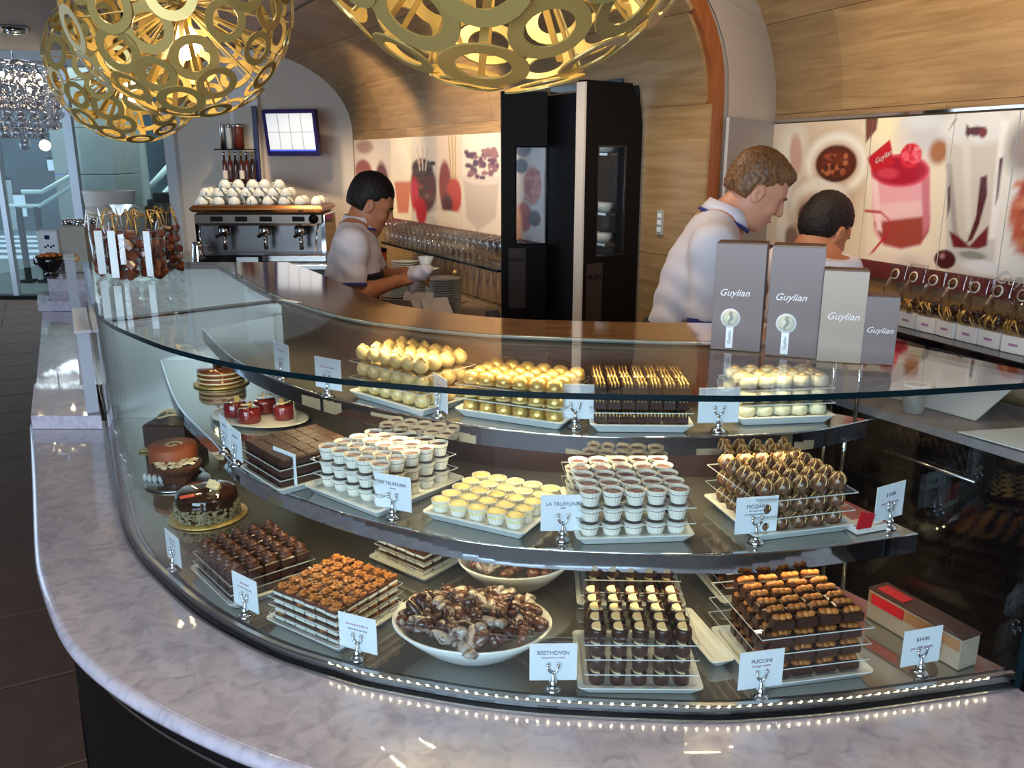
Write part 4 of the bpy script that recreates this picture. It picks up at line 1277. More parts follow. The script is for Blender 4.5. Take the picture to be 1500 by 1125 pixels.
# bowls of marbled shell chocolates
def shell_bowl(c, rx, ry, zl, n, tilt, label, group, where, seed, tz):
    o = MB().lathe([(0.30, 0.0), (0.42, 0.004), (0.62, 0.022), (0.85, 0.050), (1.0, 0.072), (1.0, 0.076), (0.96, 0.075), (0.82, 0.055), (0.58, 0.028), (0, 0.018)], 48, sx=rx, sy=ry).build('oval_bowl', M['porcelain'])
    o.location = (c[0], c[1], zl + 0.001)
    o.rotation_euler = (0, 0, tz)
    tag(o, label, 'bowl', 'white bowls of shell chocolates')
    rn = random.Random(seed)
    mm = SHELLM
    protos = []
    for kind in range(4):
        for v in range(2):
            b = MB()
            if kind == 0:      # scallop fan
                n_ = 11
                top, bot = [], []
                for k_ in range(n_):
                    a_ = -1.0 + 2.0 * k_ / (n_ - 1)
                    r_ = 0.021 * (1 + (0.06 if k_ % 2 else -0.04))
                    top.append((r_ * math.sin(a_), r_ * math.cos(a_) - 0.010, 0.002))
                ap = (0, -0.014, 0.002)
                md = [(0.6 * x, 0.55 * (y + 0.014) - 0.012, 0.0095 + (0.0012 if k_ % 2 else 0)) for k_, (x, y, z_) in enumerate(top)]
                vs = top + md + [ap, (0, -0.002, -0.005)]
                fs = [(k_, k_ + 1, n_ + k_ + 1, n_ + k_) for k_ in range(n_ - 1)] + [(n_ + k_, n_ + k_ + 1, 2 * n_) for k_ in range(n_ - 1)]
                fs += [(k_ + 1, k_, 2 * n_ + 1) for k_ in range(n_ - 1)] + [(0, n_, 2 * n_), (2 * n_ - 1, n_ - 1, 2 * n_), (0, 2 * n_, 2 * n_ + 1), (n_ - 1, 2 * n_ + 1, 2 * n_)]
                b.add(vs, fs, 0, True)
            elif kind == 1:    # whelk
                for k_ in range(5):
                    r_ = 0.0115 * (1 - k_ * 0.19)
                    b.ball((0, -0.012 + k_ * 0.0085, 0.001 * k_), r_, 10, 7)
            elif kind == 2:    # mussel
                Mx = Matrix.Rotation(0.2, 3, 'X')
                b.ball((0, 0, 0), 0.01, 12, 8, M=Mx, rr=(0.0125, 0.022, 0.0095))
                b.ball((0, -0.016, 0.002), 0.006, 8, 6, rr=(0.006, 0.008, 0.006))
            else:              # seahorse
                pts = [(0.008, -0.020, 0), (0.002, -0.022, 0), (-0.003, -0.016, 0), (-0.001, -0.008, 0), (0.004, 0.0, 0), (0.003, 0.010, 0), (-0.003, 0.016, 0), (-0.002, 0.022, 0), (0.006, 0.022, 0), (0.011, 0.019, 0)]
                b.tube(pts, [0.003, 0.004, 0.0055, 0.008, 0.010, 0.009, 0.0065, 0.0075, 0.005, 0.0032], 9)
            protos.append((('scallop_chocolate', 'whelk_chocolate', 'mussel_chocolate', 'seahorse_chocolate')[kind], b.mesh('shell', mm[(kind + v) % len(mm)]), ('scallop', 'whelk', 'mussel', 'seahorse')[kind], ('brown', 'dark', 'milky', 'pale')[(kind + v) % len(mm)]))
    for i in range(n):
        f = (i + 0.5) / n
        r_ = (0.895 if where == 'front' else 0.85) * math.sqrt(f)
        a_ = i * 2.39996
        sec = ['right', 'rear right', 'rear', 'rear left', 'left', 'front left', 'front', 'front right'][int(((a_ % (2 * PI)) + PI / 8) / (PI / 4)) % 8]
        spot = 'on the crown' if r_ < 0.3 else (('inside, ' if r_ < 0.5 else 'midway, ' if r_ < 0.68 else 'outer ring, ' if r_ < 0.8 else 'at the rim, ') + sec)
        x, y = r_ * rx * 0.93 * math.cos(a_), r_ * ry * 0.93 * math.sin(a_)
        zz = 0.072 + 0.030 * (1 - r_ * r_)
        Rz = Matrix.Rotation(tz, 3, 'Z')
        p = Rz @ Vector((x, y, 0))
        pr = protos[rn.randrange(len(protos))]
        s = link(pr[0], pr[1], None, (c[0] + p.x, c[1] + p.y, zl + zz + rn.uniform(-.004, .006)))
        s.rotation_euler = (rn.uniform(-.7, .7) + 0.25, rn.uniform(-.7, .7), rn.uniform(0, 6.28))
        k_ = rn.uniform(1.05, 1.4)
        s.scale = (k_, k_, k_)
        size = 'large' if k_ > 1.29 else 'small' if k_ < 1.16 else 'medium'
        tag(s, f"{size} {pr[3]} {pr[2]} chocolate {spot} of the heap in the {where} bowl", 'chocolate', group)


def marbled(name, c1, c2, lo, hi, sc):
    return mat(name, srgb(*c1), 0.28, coat=0.3, c2=srgb(*c2), nscale=sc, noise=2.5, crange=(lo, hi), rand=0.12)


SHELLM = [marbled('marbled_brown', (62, 34, 24), (150, 128, 112), 0.52, 0.62, 50), marbled('marbled_dark', (56, 28, 20), (110, 62, 40), 0.45, 0.65, 60),
          marbled('marbled_milk', (96, 54, 34), (176, 152, 132), 0.54, 0.64, 45), marbled('marbled_white', (172, 160, 146), (76, 46, 36), 0.46, 0.62, 40)]
shell_bowl((-0.078, 1.478), 0.156, 0.118, Z_DECK, 96, 0, 'large white oval bowl heaped with marbled shell chocolates at the front of the deck', 'shell chocolates in the front bowl', 'front', 11, rad(-9))
shell_bowl((0.008, 1.745), 0.128, 0.105, Z_DECK, 56, 0, 'smaller white bowl of shell chocolates behind the large front bowl', 'shell chocolates in the rear bowl', 'rear', 12, rad(4))


# ------------------------------------------------------------------ price and name cards in chrome holders
holder = MB()
holder.lathe([(0.0155, 0), (0.0160, 0.002), (0.012, 0.006), (0.0075, 0.009), (0.009, 0.013), (0.0085, 0.018), (0.0045, 0.022), (0.0032, 0.026), (0.0032, 0.036)], 16)
hold_me = holder.mesh('card_holder', M['chrome'])
pr_b = MB()
for s_ in (-1, 1):
    pr_b.tube([(0, 0, 0.034), (s_ * 0.006, 0, 0.037), (s_ * 0.0095, 0, 0.043), (s_ * 0.0095, 0, 0.049)], 0.0024, 7)
    pr_b.ball((s_ * 0.0095, 0, 0.051), 0.0038, 8, 6)
prong_me = pr_b.mesh('prong', M['chrome'])
card_me = MB().box((0, 0, 0.0375), (0.086, 0.0012, 0.075)).mesh('card', M['paper'])
GREY, MAG = M['ink'], mat('rose_ink', srgb(170, 120, 150), 0.6)


def card(bl, br, zl, lines, label, hl, w=0.086, yaw=None, lift=0.018, dx=0.0):
    """card whose lower corners show at photo pixels bl and br; its holder stands in front of it"""
    a_, b_ = P(*bl, zl + lift), P(*br, zl + lift)
    d = (b_ - a_)
    yaw = math.atan2(d.y, d.x) if yaw is None else rad(yaw)
    c_ = (a_ + b_) / 2
    k = 0.092 / 0.086
    o = link('name_card', card_me, None, (c_.x, c_.y, zl + lift), yaw)
    tag(o, label, 'card', 'white name cards in chrome holders')
    fx, fy = math.sin(yaw), -math.cos(yaw)
    h = link('card_holder', hold_me, None, (c_.x + fx * 0.0042 + math.cos(yaw) * dx, c_.y + fy * 0.0042 + math.sin(yaw) * dx, zl + 0.0006), yaw)
    link('prong', prong_me, h)
    tag(h, hl, 'card holder', 'chrome card holders')
    for (txt, size, z, m) in lines:
        if txt[0] == '~':      # lettering too blurred to read in the photograph: a row of short strokes
            n_ = int(txt[1:])
            b = MB()
            for i in range(n_):
                b.box(((i - (n_ - 1) / 2) * size * 0.72, -0.0009, z), (size * 0.46, 0.0004, size * (0.34 if i % 3 else 0.5)))
            b.build('blurred_print', m, o)
        else:
            letters(txt, size, m, o, (0, -0.0011, z))


card((250, 822), (262, 826), Z_DECK, [('~5', 0.009, 0.056, MAG), ('~9', 0.005, 0.046, GREY)], 'name card nearly edge on, leftmost on the bottom deck', 'chrome holder of the leftmost bottom card', yaw=-48)
card((343, 885), (380, 897), Z_DECK, [('~5', 0.009, 0.056, MAG), ('~14', 0.005, 0.046, GREY)], 'name card in front of the dark swirl chocolates, second from left below', 'chrome holder in front of the dark swirls', yaw=-38)
card((501, 947), (550, 958), Z_DECK, [('~9', 0.008, 0.054, MAG), ('~10', 0.006, 0.044, GREY)], 'name card in front of the caramel topped squares', 'chrome holder in front of the caramel squares', yaw=-24)
card((776, 995), (844, 997), Z_DECK, [('BEETHOVEN', 0.0105, 0.056, GREY), ('cappuccino cream', 0.006, 0.047, MAG)], 'name card reading BEETHOVEN beside the large shell bowl', 'chrome holder of the BEETHOVEN card', yaw=1)
card((1080, 1010), (1145, 1004), Z_DECK, [('PUCCINI', 0.0105, 0.054, GREY), ('orange cream', 0.0065, 0.045, MAG)], 'name card reading PUCCINI before the nut chocolates', 'chrome holder of the PUCCINI card', yaw=12)
card((1315, 975), (1378, 970), Z_DECK, [('$14.00', 0.0105, 0.053, GREY), ('per 100 grams', 0.0088, 0.036, MAG)], 'price card reading $14.00 per 100 grams on the bottom deck', 'chrome holder of the lower price card', yaw=16)
card((326, 650), (336, 656), Z_MID, [('~6', 0.009, 0.054, GREY)], 'name card edge on at the left of the middle shelf, left of a pair', 'chrome holder, left of the edge on pair', yaw=-58)
card((340, 668), (354, 674), Z_MID, [('~6', 0.009, 0.054, GREY)], 'name card edge on at the left of the middle shelf, right of a pair', 'chrome holder, right of the edge on pair', yaw=-54)
card((404, 700), (435, 712), Z_MID, [('~10', 0.008, 0.054, GREY), ('~3', 0.005, 0.044, GREY)], 'name card in front of the dark cocoa squares', 'chrome holder in front of the cocoa squares', yaw=-42)
card((552, 740), (602, 752), Z_MID, [('LA TRUFFLINA', 0.0098, 0.056, GREY), ('~4', 0.005, 0.046, GREY)], 'name card reading LA TRUFFLINA before the left truffle tray', 'chrome holder before the left truffle tray', yaw=-24)
card((791, 778), (857, 777), Z_MID, [('LA TRUFFLINA', 0.0102, 0.056, GREY), ('milk', 0.006, 0.048, GREY)], 'name card reading LA TRUFFLINA milk before the right truffle tray', 'chrome holder before the right truffle tray', yaw=1)
card((1074, 783), (1138, 778), Z_MID, [('MOZART', 0.0108, 0.055, GREY), ('~9', 0.005, 0.046, GREY), ('~14', 0.005, 0.039, GREY)], 'name card reading MOZART before the gold swirled domes', 'chrome holder of the MOZART card', yaw=10)
card((1275, 768), (1325, 752), Z_MID, [('$14.00', 0.0105, 0.053, GREY), ('per 100 grams', 0.0088, 0.036, MAG)], 'price card reading $14.00 per 100 grams at the end of the middle shelf', 'chrome holder of the middle shelf price card', yaw=30)
card((402, 543), (426, 545), Z_UP, [('~6', 0.009, 0.054, MAG)], 'pale name card at the left end of the upper shelf', 'chrome holder at the left end of the upper shelf', yaw=-50)
card((463, 566), (501, 573), Z_UP, [('~7', 0.009, 0.052, MAG), ('~6', 0.005, 0.042, MAG)], 'name card left of the cream balls on the upper shelf', 'chrome holder left of the cream balls', yaw=-34)
card((638, 596), (652, 602), Z_UP, [('~6', 0.009, 0.054, MAG)], 'name card edge on between cream balls and golden domes', 'chrome holder between balls and golden domes', yaw=-64)
card((811, 612), (874, 615), Z_UP, [('~5', 0.009, 0.052, MAG)], 'name card before the golden domes at the centre of the upper shelf', 'chrome holder before the golden domes', yaw=-3)
card((1020, 618), (1083, 620), Z_UP, [('~5', 0.009, 0.052, MAG)], 'name card between gold lined chocolates and pale pralines', 'chrome holder between gold lined chocolates and pralines', yaw=4)
# ------------------------------------------------------------------ cakes on the left of the case
def board(parent, r, mat_=None):
    MB().lathe([(r, 0), (r + 0.004, 0.003), (r, 0.006), (0, 0.006)], 40).build('cake_board', mat_ or M['gold_foil'], parent)


q = P(300, 748, Z_DECK + 0.03)
t = thing('chocolate_cake', 'round glossy chocolate cake with chopped nuts round its side on the bottom deck', 'cake', (q.x - 0.005, q.y + 0.035, Z_DECK + 0.001), 0.3)
board(t, 0.100)
MB().lathe([(0.076, 0.006), (0.080, 0.012), (0.080, 0.066), (0.076, 0.074), (0.066, 0.078), (0, 0.079)], 48).build('cake_body', mat('mirror_glaze', srgb(50, 26, 16), 0.07, coat=0.6), t)
b = MB()
rn = random.Random(5)
for i in range(420):
    a_, z_ = rn.uniform(0, 2 * PI), 0.008 + 0.036 * rn.random() ** 1.2
    b.box((0.0815 * math.cos(a_), 0.0815 * math.sin(a_), z_), (0.008, 0.007, 0.005), bev=0.001, M=Matrix.Rotation(rn.uniform(0, 6), 3, 'Z') @ Matrix.Rotation(rn.uniform(0, 6), 3, 'X'))
tag(b.build('chopped_nuts', mat('almond_chips', srgb(176, 168, 132), 0.5, rand=0.0, c2=srgb(130, 118, 86), nscale=90), t), kind='stuff')
b = MB()
for k_ in range(5):
    b.ball((0.026 + 0.006 * math.cos(k_ * 1.3), -0.012 + 0.006 * math.sin(k_ * 1.3), 0.083 + 0.002 * (k_ % 2)), 0.008, 8, 6)
b.build('cream_rosette', M['cream'], t)
MB().box((0.02, -0.02, 0.094), (0.03, 0.002, 0.024), M=Matrix.Rotation(0.5, 3, 'Y')).build('cream_shard', M['cream'], t)
MB().box((-0.045, -0.048, 0.0795), (0.036, 0.018, 0.002), rz=0.25).build('orange_label', mat('orange_label', srgb(222, 84, 50), 0.4), t)

q = P(268, 690, Z_DECK + 0.05)
t = thing('flaked_tart', 'round chocolate tart heaped with white chocolate flakes behind the nut cake', 'tart', (q.x - 0.035, q.y + 0.04, Z_DECK + 0.001), 0.1)
board(t, 0.09, M['steel'])
MB().lathe([(0.04, 0.006), (0.05, 0.03), (0.066, 0.044), (0.074, 0.052), (0.075, 0.058), (0.068, 0.060), (0, 0.058)], 40, flute=0.012, smooth=False).build('tart_shell', M['milk_choc'], t)
b = MB()
for i in range(90):
    r_, a_ = 0.056 * math.sqrt(rn.random()), rn.uniform(0, 6.28)
    b.box((r_ * math.cos(a_), r_ * math.sin(a_), 0.062 + 0.014 * rn.random() * (1 - r_ / 0.07)), (0.018, 0.010, 0.003), bev=0.001, M=Matrix.Rotation(rn.uniform(0, 6), 3, 'Z') @ Matrix.Rotation(rn.uniform(-.8, .8), 3, 'X'))
tag(b.build('white_flakes', mat('white_chocolate', srgb(244, 228, 190), 0.45), t), kind='stuff')

q = P(248, 660, Z_DECK + 0.10)
t = thing('cocoa_cake', 'round orange brown cocoa dusted cake with a white letter on top', 'cake', (q.x - 0.012, q.y + 0.055, Z_DECK + 0.001), -0.25)
board(t, 0.078, M['steel'])
MB().lathe([(0.066, 0.006), (0.070, 0.012), (0.070, 0.096), (0.068, 0.100), (0, 0.1005)], 48).build('cake_body', M['copper_glaze'], t)
letters('G', 0.066, M['cream'], t, (0, 0, 0.1012), rot=(0, 0, -0.35), bold=0.0012)
for k_ in range(5):
    MB().ball((-0.050 + 0.018 * k_, -0.074 - 0.004 * math.sin(k_), 0.016), 0.010, 10, 7, rr=(0.0085, 0.0075, 0.014)).build('meringue_drop', M['porcelain'], t)

q = P(250, 628, Z_DECK + 0.10)
t = thing('square_cake', 'square dark chocolate cake with a looping white chocolate curl on top', 'cake', (q.x - 0.04, q.y + 0.13, Z_DECK + 0.001), -0.12)
MB().box((0, 0, 0.004), (0.175, 0.175, 0.008), bev=0.002).build('cake_board', M['gold_foil'], t)
MB().box((0, 0, 0.050), (0.145, 0.145, 0.084), bev=0.006).build('cake_body', mat('brown_velvet', srgb(66, 42, 30), 0.5, coat=0.1), t)
curl = [(0.055 * (1.0 if a_ < 300 else 1.0) * math.cos(math.radians(a_)) * (1 - 0.0016 * (a_ - 60)) - 0.01, 0.045 * math.sin(math.radians(a_)) * (1 - 0.0012 * (a_ - 60)), 0.098 + 0.016 * math.sin(math.radians(a_ * 0.9)) ** 2) for a_ in range(60, 560, 16)]
MB().tube(curl, 0.0035, 7).build('white_curl', M['cream'], t)
MB().ball((0.045, 0.03, 0.104), 0.013, 10, 7, rr=(0.017, 0.014, 0.013)).build('truffle', M['milk_choc'], t)
MB().box((0.012, 0.012, 0.110), (0.020, 0.006, 0.012), bev=0.001, rz=0.6).build('white_chip', M['cream'], t)

# middle shelf, far left: layered copper cake, four red glazed cakes on plates
q = P(306, 560, Z_MID + 0.02)
t = thing('layered_cake', 'round layered copper glazed cake on gold board at the left of the middle shelf', 'cake', (q.x + 0.02, q.y + 0.06, Z_MID + 0.001))
board(t, 0.085)
MB().lathe([(0.072, 0.006), (0.074, 0.02), (0.070, 0.022), (0.070, 0.026), (0.074, 0.028), (0.074, 0.05), (0.070, 0.054), (0, 0.055)], 40).build('cake_body', mat('copper_mirror', srgb(150, 80, 44), 0.12, 0.3, coat=0.4), t)
for k_ in range(3):
    MB().lathe([(0.0745, 0.012 + 0.015 * k_), (0.0752, 0.0145 + 0.015 * k_), (0.0745, 0.017 + 0.015 * k_)], 40, cap=False).build('cream_line', M['cream'], t)
for k_ in range(3):
    MB().box((0.02 * math.cos(k_ * 2), 0.02 * math.sin(k_ * 2), 0.065), (0.03, 0.003, 0.022), rz=k_ * 1.1).build('chocolate_shard', M['choc'], t)
RC = [(346, 612, 'red glazed round cake, nearest the window on the middle shelf plate'), (378, 622, 'red glazed round cake at the front right of the plate'),
      (358, 596, 'red glazed round cake at the rear left of the plate'), (402, 606, 'red glazed round cake at the rear right, beside the cocoa squares')]
c0 = P(374, 622, Z_MID)
t = thing('cake_plate', 'long white plate under four red glazed cakes on the middle shelf', 'plate', (c0.x, c0.y + 0.05, Z_MID + 0.001), rad(-25))
MB().lathe([(0.6, 0), (0.62, 0.002), (0.98, 0.008), (1.0, 0.010), (0.95, 0.0095), (0.62, 0.005), (0, 0.005)], 36, sx=0.155, sy=0.10).build('plate_body', M['porcelain'], t)
Mc = Matrix.Translation((c0.x, c0.y + 0.05, 0)) @ Matrix.Rotation(rad(-25), 4, 'Z')
for i, (lx_, ly_) in enumerate(((-0.076, -0.016), (0.002, -0.045), (-0.022, 0.046), (0.070, 0.022))):
    p = Mc @ Vector((lx_, ly_, 0))
    t = thing('red_cake', RC[i][2], 'cake', (p.x, p.y, Z_MID + 0.0075), i * 0.8, 'small red glazed cakes')
    MB().lathe([(0.030, 0), (0.0315, 0.004), (0.0315, 0.034), (0.029, 0.038), (0, 0.039)], 28).build('cake_body', M['red_glaze'], t)
    pts = [(0.020 * math.cos(k_ * 0.5), 0.020 * math.sin(k_ * 0.5), 0.041 + 0.0015 * k_) for k_ in range(10)]
    MB().tube(pts, 0.0016, 6).build('chocolate_curl', M['cream'], t)
    MB().box((0.006, 0.004, 0.047), (0.014, 0.003, 0.018), rz=0.4).build('gold_leaf', M['gold_foil'], t)

# carton of chocolates along the end glass, small red box on the middle shelf
A0, A1 = P(1266, 905, Z_DECK), P(1400, 985, Z_DECK)
d = A1 - A0
ln, rz = d.length, math.atan2(d.y, d.x)
t = thing('chocolate_carton', 'long cream carton with a red and brown band standing along the end glass', 'box', (A0.x, A0.y, Z_DECK + 0.001), rz)
MB().box((ln / 2, 0.03, 0.033), (ln, 0.05, 0.066), bev=0.002).build('body', mat('cream_carton', srgb(168, 152, 132), 0.5), t)
MB().box((ln / 2, 0.0045, 0.050), (ln - 0.006, 0.002, 0.022)).build('brown_band', mat('tan_print', srgb(160, 112, 70), 0.5), t)
MB().box((ln * 0.23, 0.0028, 0.050), (ln * 0.36, 0.0022, 0.022)).build('red_band', M['red'], t)
MB().box((ln / 2, 0.03, 0.0675), (ln + 0.004, 0.054, 0.003)).build('lid', M['gift_side'], t)
MB().box((ln * 0.2, 0.03, 0.0696), (ln * 0.3, 0.03, 0.0012)).build('red_label', M['red'], t)
MB().ball((ln * 0.72, 0.0046, 0.024), 0.01, 12, 8, rr=(0.022, 0.0012, 0.018)).build('shell_print', M['milk_choc'], t)
q = P(1272, 782, Z_MID)
t = thing('red_box', 'small red and cream box beside the price card on the middle shelf', 'box', (q.x + 0.002, q.y + 0.022, Z_MID + 0.001), rad(20))
MB().box((0, 0, 0.007), (0.075, 0.04, 0.014), bev=0.002).build('body', M['white_box'], t)
MB().box((-0.018, -0.018, 0.026), (0.034, 0.004, 0.036), M=Matrix.Rotation(0.25, 3, 'Y')).build('red_flap', M['red'], t)

# ------------------------------------------------------------------ four upright gift boxes on the glass top
def seahorse(m):
    b = MB()
    pts = [(0.004, -0.020), (-0.003, -0.022), (-0.006, -0.016), (-0.001, -0.008), (0.005, 0.001), (0.003, 0.010), (-0.003, 0.015), (0.000, 0.021), (0.008, 0.018)]
    ws = [0.0015, 0.0022, 0.003, 0.0045, 0.006, 0.0055, 0.0038, 0.0042, 0.0018]
    L_, R_ = [], []
    for i, p in enumerate(pts):
        a_, c_ = pts[max(i - 1, 0)], pts[min(i + 1, len(pts) - 1)]
        dx, dy = c_[0] - a_[0], c_[1] - a_[1]
        l_ = math.hypot(dx, dy)
        L_.append((p[0] - dy / l_ * ws[i], p[1] + dx / l_ * ws[i]))
        R_.append((p[0] + dy / l_ * ws[i], p[1] - dx / l_ * ws[i]))
    n = len(pts)
    for z in (0.0, 0.0006):
        b.add([(x, y, z) for x, y in L_ + R_], [(i, i + 1, n + i + 1, n + i) for i in range(n - 1)])
    return b.mesh('seahorse', m)


sea_me = seahorse(mat('seahorse_grey', srgb(140, 136, 124), 0.5))
GB = [((1042, 511), (1113, 518), 0.206, 0.062, M['gift'], 'pewter gift box with round seahorse seal, leftmost of four on the glass top', True),
      ((1122, 519), (1196, 529), 0.206, 0.062, M['gift'], 'pewter gift box with round seahorse seal, second from left', True),
      ((1200, 529), (1258, 535), 0.168, 0.045, M['gift_lt'], 'champagne coloured gift box without seal, third from left', False),
      ((1262, 533), (1306, 537), 0.124, 0.045, M['gift'], 'shortest pewter gift box, rightmost of four on the glass top', False)]
for i, (pa, pb_, h, dp, mm, lb, seal) in enumerate(GB):
    a_, b_ = P(*pa, Z_TOP), P(*pb_, Z_TOP)
    d = b_ - a_
    w = (0.093, 0.093, 0.076, 0.058)[i]
    rz = rad((-20, -20, -18, -18)[i])
    t = thing('gift_box', lb, 'gift box', ((a_.x + b_.x) / 2, (a_.y + b_.y) / 2 + 0.004, Z_TOP + 0.0012), rz, 'gift boxes on the glass top')
    MB().box((0, dp / 2, h / 2), (w, dp, h), bev=0.0015).build('carton', M['gift_side'], t)
    MB().box((0, -0.0011, h / 2 - 0.001), (w - 0.001, 0.002, h - 0.003)).build('front_face', mm, t)
    letters('Guylian', 0.0185 if i < 3 else 0.015, M['box_ink'], t, (-0.008 if i < 2 else 0, -0.0024, h * (0.54 if i < 2 else 0.50)), shear=0.35)
    if seal:
        sl_ = MB().lathe([(0.0185, 0), (0.0185, 0.0012), (0, 0.0014)], 28).build('seal_ring', M['seal_white'], t, (-0.012, -0.0022, h * 0.305))
        sl_.rotation_euler = (PI / 2, 0, 0)
        MB().lathe([(0.0152, 0.0013), (0.0152, 0.0019), (0, 0.002)], 24).build('seal_face', M['seal'], sl_)
        link('seahorse', sea_me, sl_, (0, 0, 0.0021)).scale = (0.55, 0.55, 1)
        rb = MB().box((-0.012, -0.0023, h * 0.13), (0.0135, 0.0012, h * 0.22)).build('ribbon', M['seal_white'], t)
        letters('Guylian', 0.0085, M['ink'], t, (-0.012, -0.0031, h * 0.12), rot=(PI / 2, -PI / 2, 0), shear=0.2)

# ------------------------------------------------------------------ pendant lamps of flat rings
def pendant(loc, R, nr, label, seed, power):
    t = thing('ring_pendant', label, 'pendant lamp', loc, 0, 'golden ring pendants')
    rn = random.Random(seed)
    sizes = []
    for k_ in range(3):
        ro = R * (0.205, 0.18, 0.155)[k_]
        ri = ro * 0.62
        b = MB()
        n = 22
        vs = [(r_ * math.cos(2 * PI * i / n), r_ * math.sin(2 * PI * i / n), z_) for (r_, z_) in ((ro, 0), (ro, 0.003), (ri, 0.003), (ri, 0)) for i in range(n)]
        fs = []
        for q_ in range(4):
            for i in range(n):
                j = (i + 1) % n
                fs.append((q_ * n + i, q_ * n + j, ((q_ + 1) % 4) * n + j, ((q_ + 1) % 4) * n + i))
        b.add(vs, fs)
        sizes.append((ro, b.mesh('ring', M['gold_paint'])))
    sp = MB().box((0, 0, R * 0.50), (0.013, 0.002, R * 0.86)).mesh('spoke', M['gold_paint'])
    for i in range(nr):
        z_ = 1 - 2 * (i + 0.5) / nr
        r_ = math.sqrt(1 - z_ * z_)
        a_ = i * 2.39996 + rn.uniform(-.12, .12)
        dv = Vector((r_ * math.cos(a_), r_ * math.sin(a_), z_ + rn.uniform(-.03, .03))).normalized()
        if dv.z > 0.96:
            continue
        ro, me = sizes[rn.choice((0, 0, 1, 1, 2))]
        o = link('ring', me, t, dv * (R * rn.uniform(0.955, 1.0)))
        qt = dv.to_track_quat('Z', 'Y')
        o.rotation_euler = qt.to_euler()
        s_ = link('spoke', sp, t, dv * 0.01)
        # the spoke's tip meets the ring's band, not its hole
        side = qt @ Vector((math.cos(i), math.sin(i), 0))
        s_.rotation_euler = (dv * R * 0.93 + side * ro * 0.8).to_track_quat('Z', 'Y').to_euler()
    MB().ball((0, 0, -0.10), 0.045, 18, 12).build('bulb', M['bulb'], t)
    MB().lathe([(0.022, -0.065), (0.026, -0.05), (0.026, 0.06), (0.012, 0.07), (0, 0.07)], 16).build('socket', M['gold_paint'], t)
    MB().tube([(0, 0, 0.06), (0, 0, ZC - loc[2] - 0.012)], 0.005, 6).build('cord', M['black'], t)
    MB().lathe([(0.05, 0), (0.05, 0.02), (0.0, 0.02)], 20, (0, 0, ZC - loc[2] - 0.016)).build('ceiling_rose', M['gold_paint'], t)
    light('pendant_light', 'POINT', (loc[0], loc[1], loc[2] - 0.10), power, (1.0, 0.70, 0.32), 0.05)


q = Q(263, 4, 2.48)
pendant(tuple(q), 0.295, 84, 'golden ring pendant lamp with bright bulb, second largest in view at upper left', 1, 14)
q = Q(187, 95, 3.65)
pendant(tuple(q), 0.30, 88, 'golden ring pendant lamp farther back, partly behind the one at upper left', 2, 12)
pendant((-0.014, 1.40, 2.075), 0.325, 86, 'largest golden ring pendant lamp, cut by the top edge of the picture', 3, 12)

# bubble chandelier in front of the shopfront
q = Q(28, 150, 7.9)
t = thing('bubble_chandelier', 'chandelier of clear glass bubbles hanging at the far left by the shopfront', 'chandelier', (q.x, 7.9, q.z))
bub = MB().ball((0, 0, 0), 0.05, 14, 9).mesh('glass_bubble', thin_glass('bubble_glass', (0.86, 0.84, 0.86), 0.22, 0.03))
for k_, (r_, z_, n_) in enumerate(((0.30, 0.27, 17), (0.31, 0.18, 18), (0.31, 0.09, 18), (0.31, 0.0, 18), (0.30, -0.09, 18), (0.27, -0.18, 15), (0.16, -0.26, 9), (0.15, 0.2, 8), (0.15, 0.0, 8), (0.0, -0.36, 1))):
    for i in range(n_):
        a_ = 2 * PI * (i + 0.5 * (k_ % 2)) / n_
        link('glass_bubble', bub, t, (r_ * math.cos(a_), r_ * math.sin(a_), z_))
for i in range(8):
    a_ = i * PI / 4
    MB().ball((0.2 * math.cos(a_), 0.2 * math.sin(a_), 0.22 - 0.05 * (i % 3)), 0.018, 8, 6).build('small_lamp', M['led'], t)
MB().tube([(0, 0, -0.3), (0, 0, 3.2 - q.z)], 0.008, 6).build('rod', M['chrome'], t)
MB().lathe([(0.30, 0.31), (0.31, 0.33), (0.0, 0.33)], 24).build('frame', M['chrome'], t)

